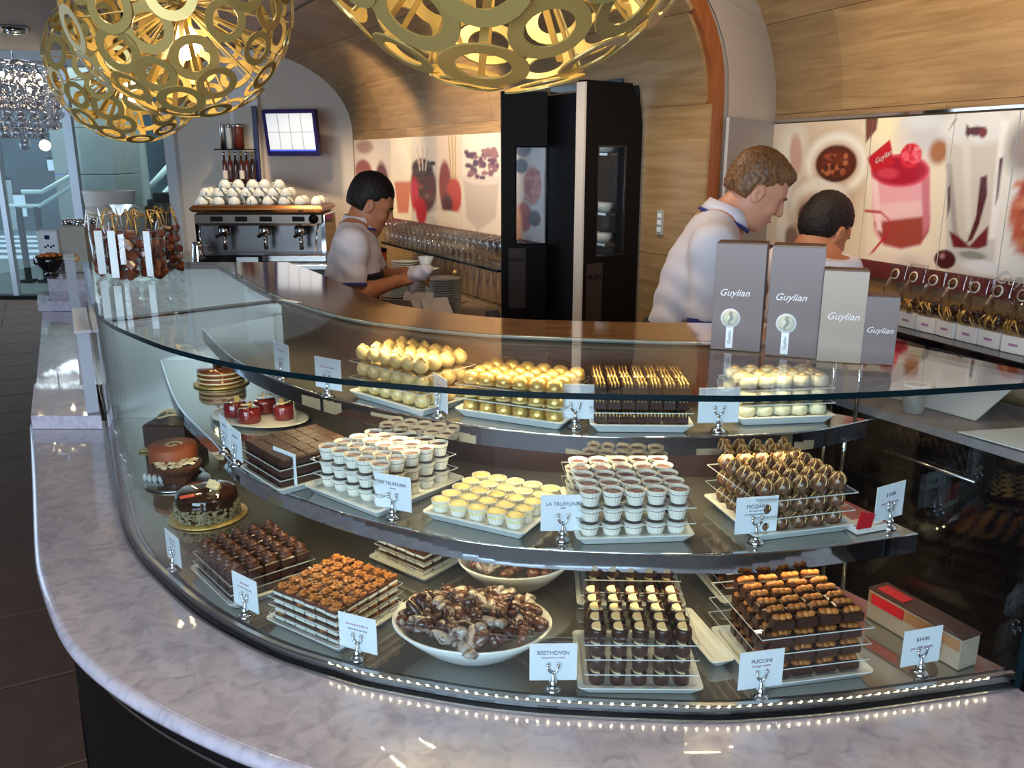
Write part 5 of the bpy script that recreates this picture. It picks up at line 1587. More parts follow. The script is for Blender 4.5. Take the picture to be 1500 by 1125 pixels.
# ------------------------------------------------------------------ kitchen doors
def leaf(A, B, zt, name, win, plate, chamfer=0.0, push_x=0.35):
    """door leaf standing on the plan line A-B; local x runs from A to B, its face looks to local -y"""
    d = Vector((B[0] - A[0], B[1] - A[1]))
    w, rz = d.length, math.atan2(d.y, d.x)
    o = struct(link(name, None, None, (A[0], A[1], 0), rz))
    x0, x1, z0, z1 = win
    T = 0.045
    b = MB()
    ch = chamfer
    P_ = lambda x, z, y: (x, y, z)
    def slab(poly):
        n = len(poly)
        vs = [(x, 0, z) for x, z in poly] + [(x, T, z) for x, z in poly]
        b.add(vs, [tuple(range(n)), tuple(range(2 * n - 1, n - 1, -1))] + [((i + 1) % n, i, n + i, n + (i + 1) % n) for i in range(n)])
    slab([(0, 0.01), (x0, 0.01), (x0, zt), (0, zt)])
    slab([(x1, 0.01), (w, 0.01), (w, zt - ch * 2.2), (w - ch * 0.2, zt - ch * 1.2), (w - ch, zt), (x1, zt)] if ch else [(x1, 0.01), (w, 0.01), (w, zt), (x1, zt)])
    slab([(x0, 0.01), (x1, 0.01), (x1, z0), (x0, z0)])
    slab([(x0, z1), (x1, z1), (x1, zt), (x0, zt)])
    b.build('door_leaf', M['black'], o)
    MB().box(((x0 + x1) / 2, T / 2, (z0 + z1) / 2), (x1 - x0, 0.006, z1 - z0)).build('window_pane', M['glass'], o)
    b = MB()
    for (cx, cz, sx, sz) in (((x0 + x1) / 2, z0, x1 - x0 + 0.012, 0.008), ((x0 + x1) / 2, z1, x1 - x0 + 0.012, 0.008), (x0, (z0 + z1) / 2, 0.008, z1 - z0), (x1, (z0 + z1) / 2, 0.008, z1 - z0)):
        b.box((cx, -0.002, cz), (sx, 0.006, sz))
    b.build('window_bead', M['black_gloss'], o)
    px0, px1, pz0, pz1 = plate
    pl = MB().box(((px0 + px1) / 2, -0.002, (pz0 + pz1) / 2), (px1 - px0, 0.003, pz1 - pz0), bev=0.0008).build('push_plate', mat('dark_bronze_plate', srgb(76, 66, 64), 0.35, 0.6), o)
    letters('PUSH', 0.032, M['black'], pl, ((px0 + px1) / 2, -0.0042, pz1 - 0.06), bold=0.0006)
    return o


hit = lambda px, off=0.0: to_world('L', wall_hit('L', px, 300, off)[0], -off, 0)
ax, bx_ = Vector(((735 - 750) / 1293 * 4.52, 4.52)), hit(800)
zA = lambda y, Y: Q(750, y, Y).z
leaf((ax.x, ax.y), (bx_.x, bx_.y - 0.03), zA(134, 4.55), 'door_1', (0.072, 0.235, zA(357, 4.55), zA(215, 4.55)), (0.035, 0.125, zA(452, 4.52), zA(364, 4.52)))
fx = Vector(((857 - 750) / 1293 * 3.60, 3.60))
hx = hit(937, 0.02)
leaf((fx.x, fx.y), (hx.x, hx.y), zA(117, 3.62), 'door_2', (0.075, 0.245, zA(374, 3.70), zA(214, 3.70)), (0.022, 0.118, zA(470, 3.65), zA(386, 3.65)), chamfer=0.075)
d2 = bpy.data.objects['door_2']
MB().box((-0.007, 0.02, 0.98), (0.012, 0.045, 1.92)).build('door_edge', M['white_wall'], d2)
# flat black panel on the veneer stands in for the doorway's darkness
xa, xb = wall_hit('L', 806, 300)[0], wall_hit('L', 918, 300)[0]
dw = struct(link('door_3', None, None, OL, RZL))
MB().box(((xa + xb) / 2, -0.006, 0.985), (xb - xa + 0.15, 0.010, 1.95)).build('darkness_panel', M['black'], dw)
MB().box(((xa + xb) / 2, -0.012, 1.97), (xb - xa - 0.06, 0.022, 0.03)).build('door_head', M['black_gloss'], dw)
# pantry shelves with crockery just inside the doorway, seen through the right hand leaf
for py, w_ in ((226, 0.5), (312, 0.5), (356, 0.5)):
    z_ = Q(895, py, 4.0).z
    MB().box((xb - 0.13, -0.06, z_), (0.25, 0.10, 0.014), bev=0.002).build('pantry_shelf', M['steel'], dw)
    for k_ in range(2):
        MB().lathe([(0.03, 0), (0.04, 0.02), (0.042, 0.04), (0.038, 0.04), (0, 0.01)], 14, (xb - 0.19 + k_ * 0.1, -0.06, z_ + 0.0075)).build('pantry_bowl', M['porcelain'] if k_ % 2 else M['white_box'], dw)
# switch plate right of the doors
sx, sz = wall_hit('L', 969, 326)
t = thing('switch_plate', 'small grey switch plate on the wooden wall right of the doors', 'switch', to_world('L', sx, -0.001, sz), RZL)
MB().box((0, -0.006, 0), (0.036, 0.010, 0.105), bev=0.003).build('plate', mat('grey_plastic', srgb(170, 168, 164), 0.4), t)
for k_ in range(3):
    MB().box((0, -0.013, 0.03 - 0.03 * k_), (0.02, 0.005, 0.02), bev=0.002).build('rocker', M['paper'], t)
# ------------------------------------------------------------------ bar at the back: counter, coffee machine, cups, television, bottles
t = thing('back_counter', 'dark wooden counter with steel top under the coffee machine by the back wall', 'counter', (-1.98, 6.78, 0))
MB().box((0, 0, 0.42), (1.5, 0.86, 0.84), bev=0.004).build('cabinet', M['gift_side'], t)
MB().box((0, -0.01, 0.86), (1.54, 0.90, 0.035), bev=0.004).build('worktop', M['steel'], t)
for k_ in range(4):
    MB().box((-0.56 + 0.373 * k_, -0.436, 0.45), (0.36, 0.012, 0.70), bev=0.004).build('door', M['gift_side'], t)
cA, cB = Q(292, 370, 6.5), Q(478, 370, 6.5)
zc = 0.879
cw = cB.x - cA.x
t = thing('coffee_machine', 'wide steel coffee machine with brass coloured top rail and white cups on it', 'coffee machine', ((cA.x + cB.x) / 2, 6.66, zc))
bronze = mat('bronze_rail', srgb(150, 96, 52), 0.25, 0.8)
MB().box((0, 0.04, 0.03), (cw, 0.46, 0.06), bev=0.012).build('drip_base', M['steel'], t)
MB().box((0, 0.14, 0.20), (cw * 0.96, 0.24, 0.30), bev=0.01).build('back_body', mat('dark_steel', (0.16, 0.15, 0.15), 0.3, 0.9), t)
MB().box((0, -0.0, 0.325), (cw * 0.98, 0.44, 0.10), bev=0.02).build('head', mat('taupe_panel', srgb(120, 108, 98), 0.3, 0.6), t)
MB().box((0, -0.02, 0.40), (cw * 1.02, 0.48, 0.05), bev=0.02).build('top_rail', bronze, t)
for s in (-1, 1):
    MB().box((s * cw * 0.49, 0.02, 0.19), (0.03, 0.40, 0.34), bev=0.01).build('side_panel', M['chrome'], t)
for k_, x in enumerate((-0.30, 0.02, 0.30)):
    x *= cw
    g = MB().lathe([(0.04, 0), (0.045, 0.01), (0.045, 0.06), (0.03, 0.075), (0, 0.075)], 18, (x, -0.13, 0.20)).build('group_head', M['chrome'], t)
    MB().tube([(x, -0.16, 0.215), (x, -0.30, 0.205)], 0.014, 8).build('portafilter', M['black'], g)
    MB().tube([(x, -0.13, 0.20), (x, -0.13, 0.09)], 0.016, 8).build('spout', M['chrome'], g)
for k_ in range(4):
    p_ = MB().box((-cw * 0.32 + k_ * cw * 0.19 + (0.06 if k_ == 3 else 0), -0.223, 0.325), (0.09, 0.006, 0.036), bev=0.002).build('button_panel', M['black'], t)
MB().lathe([(0.035, 0), (0.035, 0.01), (0, 0.012)], 18).build('gauge', M['black'], t, (cw * 0.43, -0.224, 0.325)).rotation_euler = (PI / 2, 0, 0)
for s in (-0.46, 0.46):
    MB().tube([(s * cw, -0.2, 0.29), (s * cw * 0.98, -0.25, 0.2), (s * cw * 0.96, -0.24, 0.09)], 0.007, 7).build('steam_wand', M['chrome'], t)
cupb = MB().lathe([(0.046, 0), (0.047, 0.002), (0.044, 0.022), (0.034, 0.044), (0.022, 0.054), (0.021, 0.060), (0.019, 0.060), (0.0, 0.055)], 18)
cupb_me = cupb.mesh('coffee_cup', M['porcelain'])
han_me = MB().tube([(0.040, 0, 0.034), (0.056, 0, 0.036), (0.060, 0, 0.024), (0.046, 0, 0.014)], 0.004, 6).mesh('handle', M['porcelain'])
rn = random.Random(4)
cups = []
for L, (n_, x0, x1) in enumerate(((8, -0.46, 0.44), (7, -0.44, 0.20), (5, -0.28, 0.14))):
    for r_ in range(2 if L < 2 else 1):
        for i in range(n_):
            cups.append((L, r_, i, n_, x0 + (x1 - x0) * i / max(1, n_ - 1)))
LAY = ['bottom', 'second', 'third', 'top']
for (L, r_, i, n_, fx_) in cups:
    x = t.location.x + fx_ * cw
    y = 6.66 - 0.11 + 0.115 * r_ + 0.02 * (L % 2) + (0.03 if L > 1 else 0)
    o = link('coffee_cup', cupb_me, None, (x + rn.uniform(-.006, .006), y, zc + 0.4265 + 0.0606 * L), rn.uniform(0, 6))
    link('handle', han_me, o)
    tag(o, f"upturned white cup, {ORD[i]} from left, {'front' if r_ == 0 else 'rear'} row, {LAY[L]} layer on the coffee machine", 'cup', 'white cups on the coffee machine')
# grinder box and low tray left of the machine
q = Q(318, 384, 6.2)
t = thing('knock_box', 'low black tray box in front of the coffee machine', 'box', (q.x + 0.08, 6.395, 0.879))
MB().box((0, 0, 0.035), (0.42, 0.12, 0.07), bev=0.006).build('body', M['black_gloss'], t)
MB().box((0.10, -0.062, 0.035), (0.16, 0.006, 0.04)).build('steel_front', M['steel'], t)
q = Q(300, 350, 6.2)
t = thing('milk_jug', 'polished steel milk jug left of the coffee machine', 'jug', (Q(282, 350, 6.3).x, 6.39, 0.879))
MB().lathe([(0.05, 0), (0.052, 0.02), (0.045, 0.09), (0.038, 0.13), (0.042, 0.16), (0.040, 0.16), (0.036, 0.13), (0, 0.03)], 20).build('body', M['chrome'], t)
MB().tube([(0.045, 0, 0.14), (0.085, 0, 0.13), (0.085, 0, 0.06), (0.05, 0, 0.04)], 0.006, 7).build('handle', M['chrome'], t)

# white pier, dark post, bottle shelves, television
a, b_ = Q(343, 200, 7.34), Q(384, 200, 7.34)
t = thing('white_pier', 'narrow white pier on the back wall behind the bottle shelves', 'pier', ((a.x + b_.x) / 2, 7.32, 0.9))
MB().box((0, 0, 0.79), (b_.x - a.x, 0.08, 1.58), bev=0.004).build('shaft', mat('bright_white_paint', srgb(226, 224, 226), 0.5), t)
MB().box((0, -0.05, 0.9), (0.16, 0.03, 0.5), bev=0.003).build('inner_panel', M['white_wall'], t)
t = thing('shelf_rack', 'wall rack with dark post and two glass shelves left of the television', 'rack', (0, 0, 0))
p_ = Q(378, 240, 7.2)
MB().box((p_.x, 7.2, 1.47), (0.035, 0.03, 1.15), bev=0.004).build('post', M['navy'], t)
zs1, zs2 = Q(345, 218, 7.1).z, Q(345, 272, 7.1).z
xs0, xs1 = Q(318, 220, 7.1).x, p_.x
for z_ in (zs1, zs2):
    MB().box(((xs0 + xs1) / 2, 7.13, z_ - 0.006), (xs1 - xs0, 0.20, 0.010)).build('glass_shelf', M['black_gloss'], t)
can_c = [(M['steel'], 'silver'), (M['porcelain'], 'white'), (mat('maroon_tin', srgb(104, 44, 34), 0.4), 'maroon'), ]
for i, (px, mm, lb) in enumerate(((325, M['steel'], 'slim silver tin at the left of the upper bottle shelf'), (334, M['porcelain'], 'white tin second from left on the upper bottle shelf'),
                                  (348, bpy.data.materials['maroon_tin'], 'maroon tin at the right of the upper bottle shelf'))):
    x = Q(px, 200, 7.1).x
    r_ = (0.022, 0.024, 0.042)[i]
    t = thing('tin', lb, 'tin', (x, 7.12, zs1), 0, 'tins on the upper bottle shelf')
    MB().lathe([(r_, 0), (r_, 0.165), (r_ * 0.98, 0.17), (0, 0.17)], 20).build('body', mm, t)
    MB().lathe([(r_ * 1.03, 0.165), (r_ * 1.03, 0.188), (0, 0.19)], 20).build('lid', M['chrome'], t)
bm = [mat('brown_bottle', srgb(70, 30, 22), 0.12, coat=0.5), mat('red_bottle', srgb(74, 26, 20), 0.12, coat=0.5), mat('dark_bottle', srgb(34, 20, 20), 0.12, coat=0.5)]
for i in range(6):
    x = Q(328 + i * 8.2, 245, 7.1).x
    t = thing('syrup_bottle', f'dark syrup bottle, {ORD[i]} from left on the lower bottle shelf', 'bottle', (x, 7.12, zs2), 0, 'syrup bottles on the lower shelf')
    MB().lathe([(0.019, 0), (0.0205, 0.004), (0.0205, 0.16), (0.018, 0.185), (0.008, 0.21), (0.008, 0.25), (0, 0.25)], 16).build('glass_body', bm[i % 3], t)
    MB().lathe([(0.0095, 0.235), (0.0095, 0.265), (0, 0.266)], 12).build('cap', M['gold_foil'] if i % 2 else M['chrome'], t)
    MB().lathe([(0.0210, 0.055), (0.0210, 0.12)], 16, cap=False).build('label', M['white_box'] if i % 3 == 0 else M['gift_side'], t)
q0, q1 = Q(380, 163, 7.0), Q(465, 226, 7.0)
tw, th_ = (q1.x - q0.x) * 1.04, q0.z - q1.z
t = thing('television', 'wall mounted flat screen showing a pale grid on the back wall', 'television', ((q0.x + q1.x) / 2 + 0.01, 7.02, (q0.z + q1.z) / 2))
t.rotation_euler = (rad(8), 0, rad(-14))
MB().box((0, 0.025, 0), (tw, 0.05, th_ + 0.03), bev=0.006).build('bezel', M['navy'], t)
MB().box((0.004, -0.002, 0.008), (tw - 0.055, 0.004, th_ - 0.045)).build('screen', M['screen'], t)
for k_ in range(3):
    MB().box((0.004 + (k_ - 1) * (tw - 0.055) / 4, -0.005, 0.008), (0.006, 0.002, th_ - 0.045)).build('grid_line', M['screen_line'], t)
MB().box((0.004, -0.005, 0.008), (tw - 0.055, 0.002, 0.005)).build('grid_line', M['screen_line'], t)
MB().box((0.004, -0.005, -th_ / 2 + 0.030), (tw - 0.055, 0.002, 0.012)).build('status_bar', M['screen_blue'], t)
MB().tube([(-tw * 0.3, 0.05, 0), (-tw * 0.35, 0.18, 0), (-tw * 0.2, 0.30, 0)], 0.014, 8).build('wall_arm', M['black'], t)

# ------------------------------------------------------------------ kitchen bench, glass shelf with glasses, plates
def wl(px, off):
    return wall_hit('L', px, 300, off)[0]


xg0, xg1 = wl(556, 0.24), wl(728, 0.24)
ZG = Q(735, 396, to_world('L', xg1, -0.24, 0).y).z
t = thing('glass_shelf', 'long glass shelf under the fruit mural lined with drinking glasses', 'shelf', OL, RZL)
b = MB().strip([Vector((xg0, -0.24)), Vector((xg1, -0.24))], [Vector((xg0, -0.016)), Vector((xg1, -0.016))], ZG - 0.012, ZG, 0, 1)
b.build('pane', [M['glass'], M['glass_edge']], t)
for k_ in range(4):
    x = xg0 + 0.15 + k_ * (xg1 - xg0 - 0.3) / 3
    MB().box((x, -0.10, ZG - 0.022), (0.02, 0.18, 0.018), bev=0.003).build('bracket', M['chrome'], t)
tumb = MB().lathe([(0.026, 0), (0.028, 0.004), (0.036, 0.145), (0.034, 0.145), (0.027, 0.012), (0, 0.010)], 14, cap=False).lathe([(0.026, 0), (0, 0)], 14, cap=False)
wg = thin_glass('drinking_glass', (0.965, 0.965, 0.96), 0.12, 0.04)
tumb_me = tumb.mesh('tumbler', wg)
gob = MB().lathe([(0.028, 0), (0.028, 0.003), (0.005, 0.006), (0.004, 0.05), (0.02, 0.065), (0.034, 0.09), (0.036, 0.125), (0.031, 0.148), (0.030, 0.147), (0.034, 0.125), (0.018, 0.07), (0, 0.064)], 14, cap=False)
gob_me = gob.mesh('goblet', wg)
ng = 22
for r_ in range(3):
    for i in range(ng):
        x = xg0 + 0.05 + (xg1 - xg0 - 0.09) * i / (ng - 1)
        tall = i < 12
        o = link('drinking_glass', tumb_me if tall else gob_me, None, to_world('L', x, -(0.20 - 0.075 * r_), ZG + 0.0006), 0)
        tag(o, f"clear {'straight tumbler' if tall else 'stemmed goblet'}, {ORD[i]} from left in {('front', 'middle', 'rear')[r_]} row on the long glass shelf", 'glass', 'glasses on the long glass shelf')
# bench
ZB, ZT = 0.80, 0.86
xb0, xb1 = wl(520, 0.5) - 0.2, wl(796, 0.0) - 0.03
t = thing('kitchen_bench', 'steel topped bench under the glass shelf behind the man at left', 'bench', OL, RZL)
MB().box(((xb0 + xb1) / 2, -0.29, ZB - 0.02), (xb1 - xb0, 0.56, 0.04), bev=0.004).build('worktop', mat('taupe_top', srgb(150, 128, 108), 0.3), t)
MB().box(((xb0 + xb1) / 2, -0.27, 0.38), (xb1 - xb0 - 0.04, 0.50, 0.76), bev=0.004).build('cabinet', M['gift_side'], t)
MB().box(((xb0 + xb1) / 2, -0.010, 0.5 * (ZB + ZG) - 0.02), (xb1 - xb0, 0.012, ZG - ZB - 0.05)).build('splash_back', mat('tan_splash', srgb(160, 132, 104), 0.4), t)
plate = MB().lathe([(0.055, 0), (0.058, 0.003), (0.100, 0.011), (0.101, 0.013), (0.06, 0.006), (0, 0.006)], 24)
plate_me = plate.mesh('dinner_plate', M['porcelain'])
bowl_me = MB().lathe([(0.035, 0), (0.037, 0.006), (0.080, 0.045), (0.081, 0.047), (0.076, 0.046), (0.036, 0.012), (0, 0.010)], 24).mesh('soup_bowl', M['porcelain'])
STK = [(592, 0.26, 14, 'left stack'), (617, 0.36, 15, 'second stack'), (647, 0.42, 15, 'third stack'), (577, 0.44, 10, 'stack nearest the man')]
for si, (px, off, n_, nm) in enumerate(STK):
    x = wl(px, off)
    for k_ in range(n_):
        o = link('dinner_plate', plate_me, None, to_world('L', x + 0.0015 * math.sin(k_ * 2.0), -off, ZB + 0.0006 + k_ * 0.0135), 0)
        tag(o, f"white plate, {ORD[k_]} from the bottom of the {nm} under the glass shelf", 'plate', 'stacked white plates on the bench')
for k_ in range(3):
    o = link('soup_bowl', bowl_me, None, (-0.452, 4.275, ZT + 0.0006 + k_ * 0.017), 0)
    tag(o, f"white bowl, {ORD[k_]} from the bottom of the low stack before the plates", 'bowl', 'stacked white bowls on the bench')
wl_m = mat('red_canister', srgb(176, 66, 36), 0.4)
p = to_world('L', wl(548, 0.30), -0.30, ZB + 0.0006)
t = thing('orange_canister', 'orange red canister beside the plates, behind the man at left', 'canister', p)
MB().lathe([(0.07, 0), (0.075, 0.01), (0.075, 0.20), (0.06, 0.215), (0, 0.215)], 24).build('body', wl_m, t)
MB().lathe([(0.078, 0.205), (0.078, 0.225), (0.02, 0.24), (0, 0.24)], 24).build('lid', M['black'], t)
p = to_world('L', wl(665, 0.22), -0.22, ZB + 0.0006)
t = thing('sauce_bottle', 'dark sauce bottle right of the plate stacks', 'bottle', p)
MB().lathe([(0.03, 0), (0.032, 0.01), (0.032, 0.11), (0.014, 0.14), (0.012, 0.18), (0, 0.18)], 18).build('body', bm[2], t)
MB().lathe([(0.015, 0.17), (0.015, 0.195), (0, 0.2)], 14).build('cap', M['gold_foil'], t)
# opened cartons and tools on a lower side table in front of the bench
ZT = 0.86
t = thing('side_table', 'low wooden worktable carrying opened cartons behind the service top', 'table', (-0.38, 3.93, 0), RZL)
MB().box((0, 0, ZT - 0.015), (0.88, 0.40, 0.03), bev=0.004).build('tabletop', mat('brown_worktop', srgb(138, 104, 78), 0.4), t)
for sx in (-0.39, 0.39):
    for sy in (-0.16, 0.16):
        MB().box((sx, sy, (ZT - 0.03) / 2), (0.05, 0.05, ZT - 0.03), bev=0.004).build('leg', M['black'], t)


def carton(px, py, Y, w, d, h, rz, label, flaps, mm=None, inner=None):
    q_ = Q(px, py, Y)
    t_ = thing('open_carton', label, 'carton', (q_.x, Y, ZT + 0.0006), rad(rz))
    mm = mm or M['black']
    for (cx, cy, sx, sy) in ((0, -d / 2, w, 0.004), (0, d / 2, w, 0.004), (-w / 2, 0, 0.004, d), (w / 2, 0, 0.004, d)):
        MB().box((cx, cy, h / 2), (sx, sy, h)).build('side', mm, t_)
    MB().box((0, 0, 0.003), (w, d, 0.004)).build('bottom', mm, t_)
    for (ax_, s_, ln_, an) in flaps:
        Mx = Matrix.Rotation(rad(an * s_ if ax_ == 'y' else -an * s_), 3, 'X' if ax_ == 'y' else 'Y')
        c_ = Vector((0, s_ * d / 2, h)) if ax_ == 'y' else Vector((s_ * w / 2, 0, h))
        v_ = Mx @ (Vector((0, s_ * ln_ / 2, 0)) if ax_ == 'y' else Vector((s_ * ln_ / 2, 0, 0)))
        MB().box(c_ + v_, (w, ln_, 0.003) if ax_ == 'y' else (ln_, d, 0.003), M=Mx).build('flap', inner or M['white_box'], t_)
    return t_


carton(598, 432, 4.10, 0.16, 0.12, 0.05, -20, 'opened black carton with pale flaps nearest the man on the worktable', [('y', 1, 0.11, 55), ('y', -1, 0.12, 50), ('x', 1, 0.06, 20)])
carton(652, 430, 4.06, 0.14, 0.14, 0.035, 25, 'opened flat black carton in the middle of the worktable', [('y', 1, 0.12, 40), ('x', 1, 0.10, -10)])
t = thing('white_carton', 'small upright white carton near the dark tape dispenser on the worktable', 'carton', (Q(696, 440, 3.72).x, 3.72, ZT + 0.0006), rad(-15))
MB().box((0, 0, 0.05), (0.075, 0.06, 0.10), bev=0.003).build('body', M['white_box'], t)
MB().box((0, 0, 0.102), (0.077, 0.062, 0.006), bev=0.001).build('lid', M['paper'], t)
t = thing('tape_dispenser', 'dark grey tape dispenser beside the kitchen door leaf', 'dispenser', (Q(722, 440, 3.70).x, 3.70, ZT + 0.0006), rad(20))
MB().box((0, 0, 0.02), (0.07, 0.10, 0.04), bev=0.008).build('base', mat('slate_plastic', srgb(62, 60, 72), 0.4), t)
o = MB().lathe([(0.055, -0.02), (0.055, 0.02), (0.03, 0.02), (0.03, -0.02), (0.055, -0.02)], 24, cap=False).build('roll', bpy.data.materials['slate_plastic'], t, (0, 0.0, 0.085))
o.rotation_euler = (0, PI / 2, 0)
t = thing('marker_pen', 'white marker pen with green cap lying on the worktable', 'pen', (Q(672, 452, 3.64).x, 3.64, ZT + 0.012), rad(-25))
MB().tube([(-0.09, 0, 0), (0.04, 0, 0)], 0.010, 10).build('barrel', M['paper'], t)
MB().tube([(0.04, 0, 0), (0.075, 0, 0)], 0.012, 10).build('cap', mat('green_cap', srgb(40, 110, 90), 0.4), t)
t = thing('red_clip', 'small red plastic clip near the marker pen', 'clip', (Q(648, 451, 3.70).x, 3.70, ZT + 0.0006), rad(10))
MB().box((0, 0, 0.006), (0.07, 0.03, 0.012), bev=0.003).build('body', M['red'], t)
MB().box((0.01, 0.012, 0.02), (0.03, 0.008, 0.02), bev=0.002).build('handle', M['red'], t)
t = thing('serving_slip', 'thin white paper slip lying on the brown service top', 'paper', (P(425, 442, Z_TOP).x, P(425, 442, Z_TOP).y, Z_TOP + 0.001), rad(-40))
MB().box((0, 0, 0.0008), (0.075, 0.016, 0.0012)).build('sheet', M['paper'], t)

# ------------------------------------------------------------------ right hand back counter, shelf with gift bags
g0, g1 = Vector((1.075, 2.60)), Vector((1.40, 1.99))
gd = (g1 - g0).normalized()
gn = Vector((-gd.y, gd.x))
f0, f1 = g0 - gd * 0.10, g0 + gd * 3.6
t = thing('wall_counter', 'dark counter with grey stone top running along the right wall', 'counter', (0, 0, 0))
MB().prism([tuple(f0), tuple(f1), tuple(f1 + gn * 0.42), tuple(f0 + gn * 0.42)], 0.875, 0.90).build('stone_top', mat('grey_stone_top', srgb(150, 146, 150), 0.3), t)
h0, h1 = f0 + gn * 0.02, f1 + gn * 0.02
MB().prism([tuple(h0), tuple(h1), tuple(h1 + gn * 0.38), tuple(h0 + gn * 0.38)], 0.0, 0.875).build('cabinet', M['black'], t)
for k_ in range(6):
    a_ = f0 + gd * (0.05 + k_ * 0.70) + gn * 0.012
    c_ = a_ + gd * 0.68
    MB().prism([tuple(a_), tuple(c_), tuple(c_ + gn * 0.01), tuple(a_ + gn * 0.01)], 0.10, 0.86).build('door', M['black_gloss'], t)
    m_ = a_ + gd * 0.34 - gn * 0.012
    MB().tube([(*(m_ - gd * 0.15), 0.78), (*(m_ + gd * 0.15), 0.78)], 0.006, 6).build('handle', M['steel'], t)
xs = [wall_hit('R', px, 500, 0.22)[0] for px in (1262, 1500)]
ZS = 1.075
t = thing('display_shelf', 'dark wall shelf under the plum band holding cellophane gift bags', 'shelf', OR, RZR)
MB().box(((xs[0] + 4.2) / 2, -0.12, ZS - 0.012), (4.2 - xs[0], 0.235, 0.024), bev=0.003).build('board', M['black_gloss'], t)
for k_ in range(5):
    MB().box((xs[0] + 0.2 + k_ * 0.8, -0.06, ZS - 0.05), (0.02, 0.11, 0.05), bev=0.003).build('bracket', M['steel'], t)
ZW = 0.9
low = thing('lower_mural', 'pale printed panel with blurred fruit between wall shelf and stone counter', 'mural', OR, RZR)


def paint_low(p):
    p.c[:] = np.array(srgb(206, 192, 180))
    p.poly([(1310, 500), (1350, 505), (1350, 530), (1312, 528)], (214, 160, 96), 0.02)
    p.poly([(1306, 496), (1330, 500), (1318, 516), (1308, 516)], (190, 40, 50), 0.01)
    p.ell(1334, 548, 14, 7, (70, 52, 50), 0.5)
    p.ell(1390, 546, 16, 12, (110, 96, 104), 0.6)
    p.ell(1360, 560, 60, 24, (226, 220, 216), 0.7, a=0.7)
    p.poly([(1440, 520), (1520, 530), (1520, 640), (1450, 600)], (176, 140, 104), 0.02)
    p.ell(1505, 545, 16, 16, (150, 50, 56), 0.4)


lx0 = wall_hit('R', 1300, 520, 0.02)[0]
for k_ in range(3):
    a_ = lx0 + k_ * 0.42
    mural_panel('R', a_ + 0.002, a_ + 0.418, ZW + 0.004, ZS - 0.03, paint_low, low, 0.008)
MB().box((lx0 - 0.26, -0.012, (ZW + ZS) / 2 - 0.012), (0.5, 0.016, ZS - ZW - 0.04)).build('brown_splash', mat('brown_splash', srgb(120, 78, 50), 0.4), low)
# gift bags: card base, sweets, cellophane, round seal
nb = 17
for i in range(nb):
    x = xs[0] + 0.05 + i * 0.086
    rn = random.Random(40 + i)
    t = thing('gift_bag', f'clear gift bag with white base and seal, {ORD[i]} from left on wall shelf', 'bag', to_world('R', x, -0.13, ZS + 0.0006), RZR + rn.uniform(-.12, .12), 'cellophane gift bags on the wall shelf')
    MB().box((0, 0, 0.026), (0.078, 0.062, 0.052), bev=0.002).build('card_base', M['white_box'], t)
    MB().box((0, -0.0315, 0.026), (0.03, 0.0012, 0.008)).build('printed_mark', MAG, t)
    for k_ in range(9):
        MB().ball((rn.uniform(-.028, .028), rn.uniform(-.018, .018), 0.066 + 0.013 * (k_ // 3)), 0.012, 8, 6, rr=(0.014, 0.012, 0.011)).build('sweet', M['choc'] if k_ % 3 else M['milk_choc'], t)
    b = MB()
    def ring(w_, d_, z):
        return [(-w_, -d_, z), (0, -d_ * 1.25, z), (w_, -d_, z), (w_ * 1.1, 0, z), (w_, d_, z), (0, d_ * 1.25, z), (-w_, d_, z), (-w_ * 1.1, 0, z)]
    R = [ring(0.036, 0.030, 0.053), ring(0.037, 0.030, 0.12), ring(0.034, 0.012, 0.16), ring(0.038, 0.004, 0.215 + rn.uniform(-.01, .012))]
    for k_ in range(3):
        b.add(R[k_] + R[k_ + 1], [(m_, (m_ + 1) % 8, 8 + (m_ + 1) % 8, 8 + m_) for m_ in range(8)], 0, True)
    b.build('wrapper', M['cello'], t)
    for k_ in range(5):
        a_ = rn.uniform(-0.03, 0.03)
        MB().tube([(a_, -0.034, 0.056), (a_ + rn.uniform(-.015, .015), -0.042, 0.080), (a_ + rn.uniform(-.02, .02), -0.040, 0.102)], 0.0025, 5).build('ribbon', M['straw'], t)
    sl_ = MB().lathe([(0.019, 0), (0.019, 0.0012), (0, 0.0014)], 22).build('seal_ring', M['seal'], t, (0.0, -0.019, 0.176))
    sl_.rotation_euler = (PI / 2 - 0.25, 0, 0)
    MB().lathe([(0.0145, 0.0013), (0.0145, 0.0018), (0, 0.0019)], 18).build('seal_face', M['milk_choc'], sl_)
# sheets of wrapping film, cup and papers on the stone counter
def sheet(pts, label, mm, nm='wrapping_sheet', cat='paper'):
    c_ = sum((Vector(p) for p in pts), Vector()) / len(pts)
    t_ = thing(nm, label, cat, c_)
    n_ = (Vector(pts[1]) - Vector(pts[0])).cross(Vector(pts[-1]) - Vector(pts[0])).normalized() * 0.0015
    v_ = [Vector(p) - c_ for p in pts]
    k_ = len(v_)
    MB().add([p + n_ for p in v_] + [p - n_ for p in v_], [tuple(range(k_)), tuple(range(2 * k_ - 1, k_ - 1, -1))] + [((i + 1) % k_, i, k_ + i, k_ + (i + 1) % k_) for i in range(k_)]).build('sheet', mm, t_)


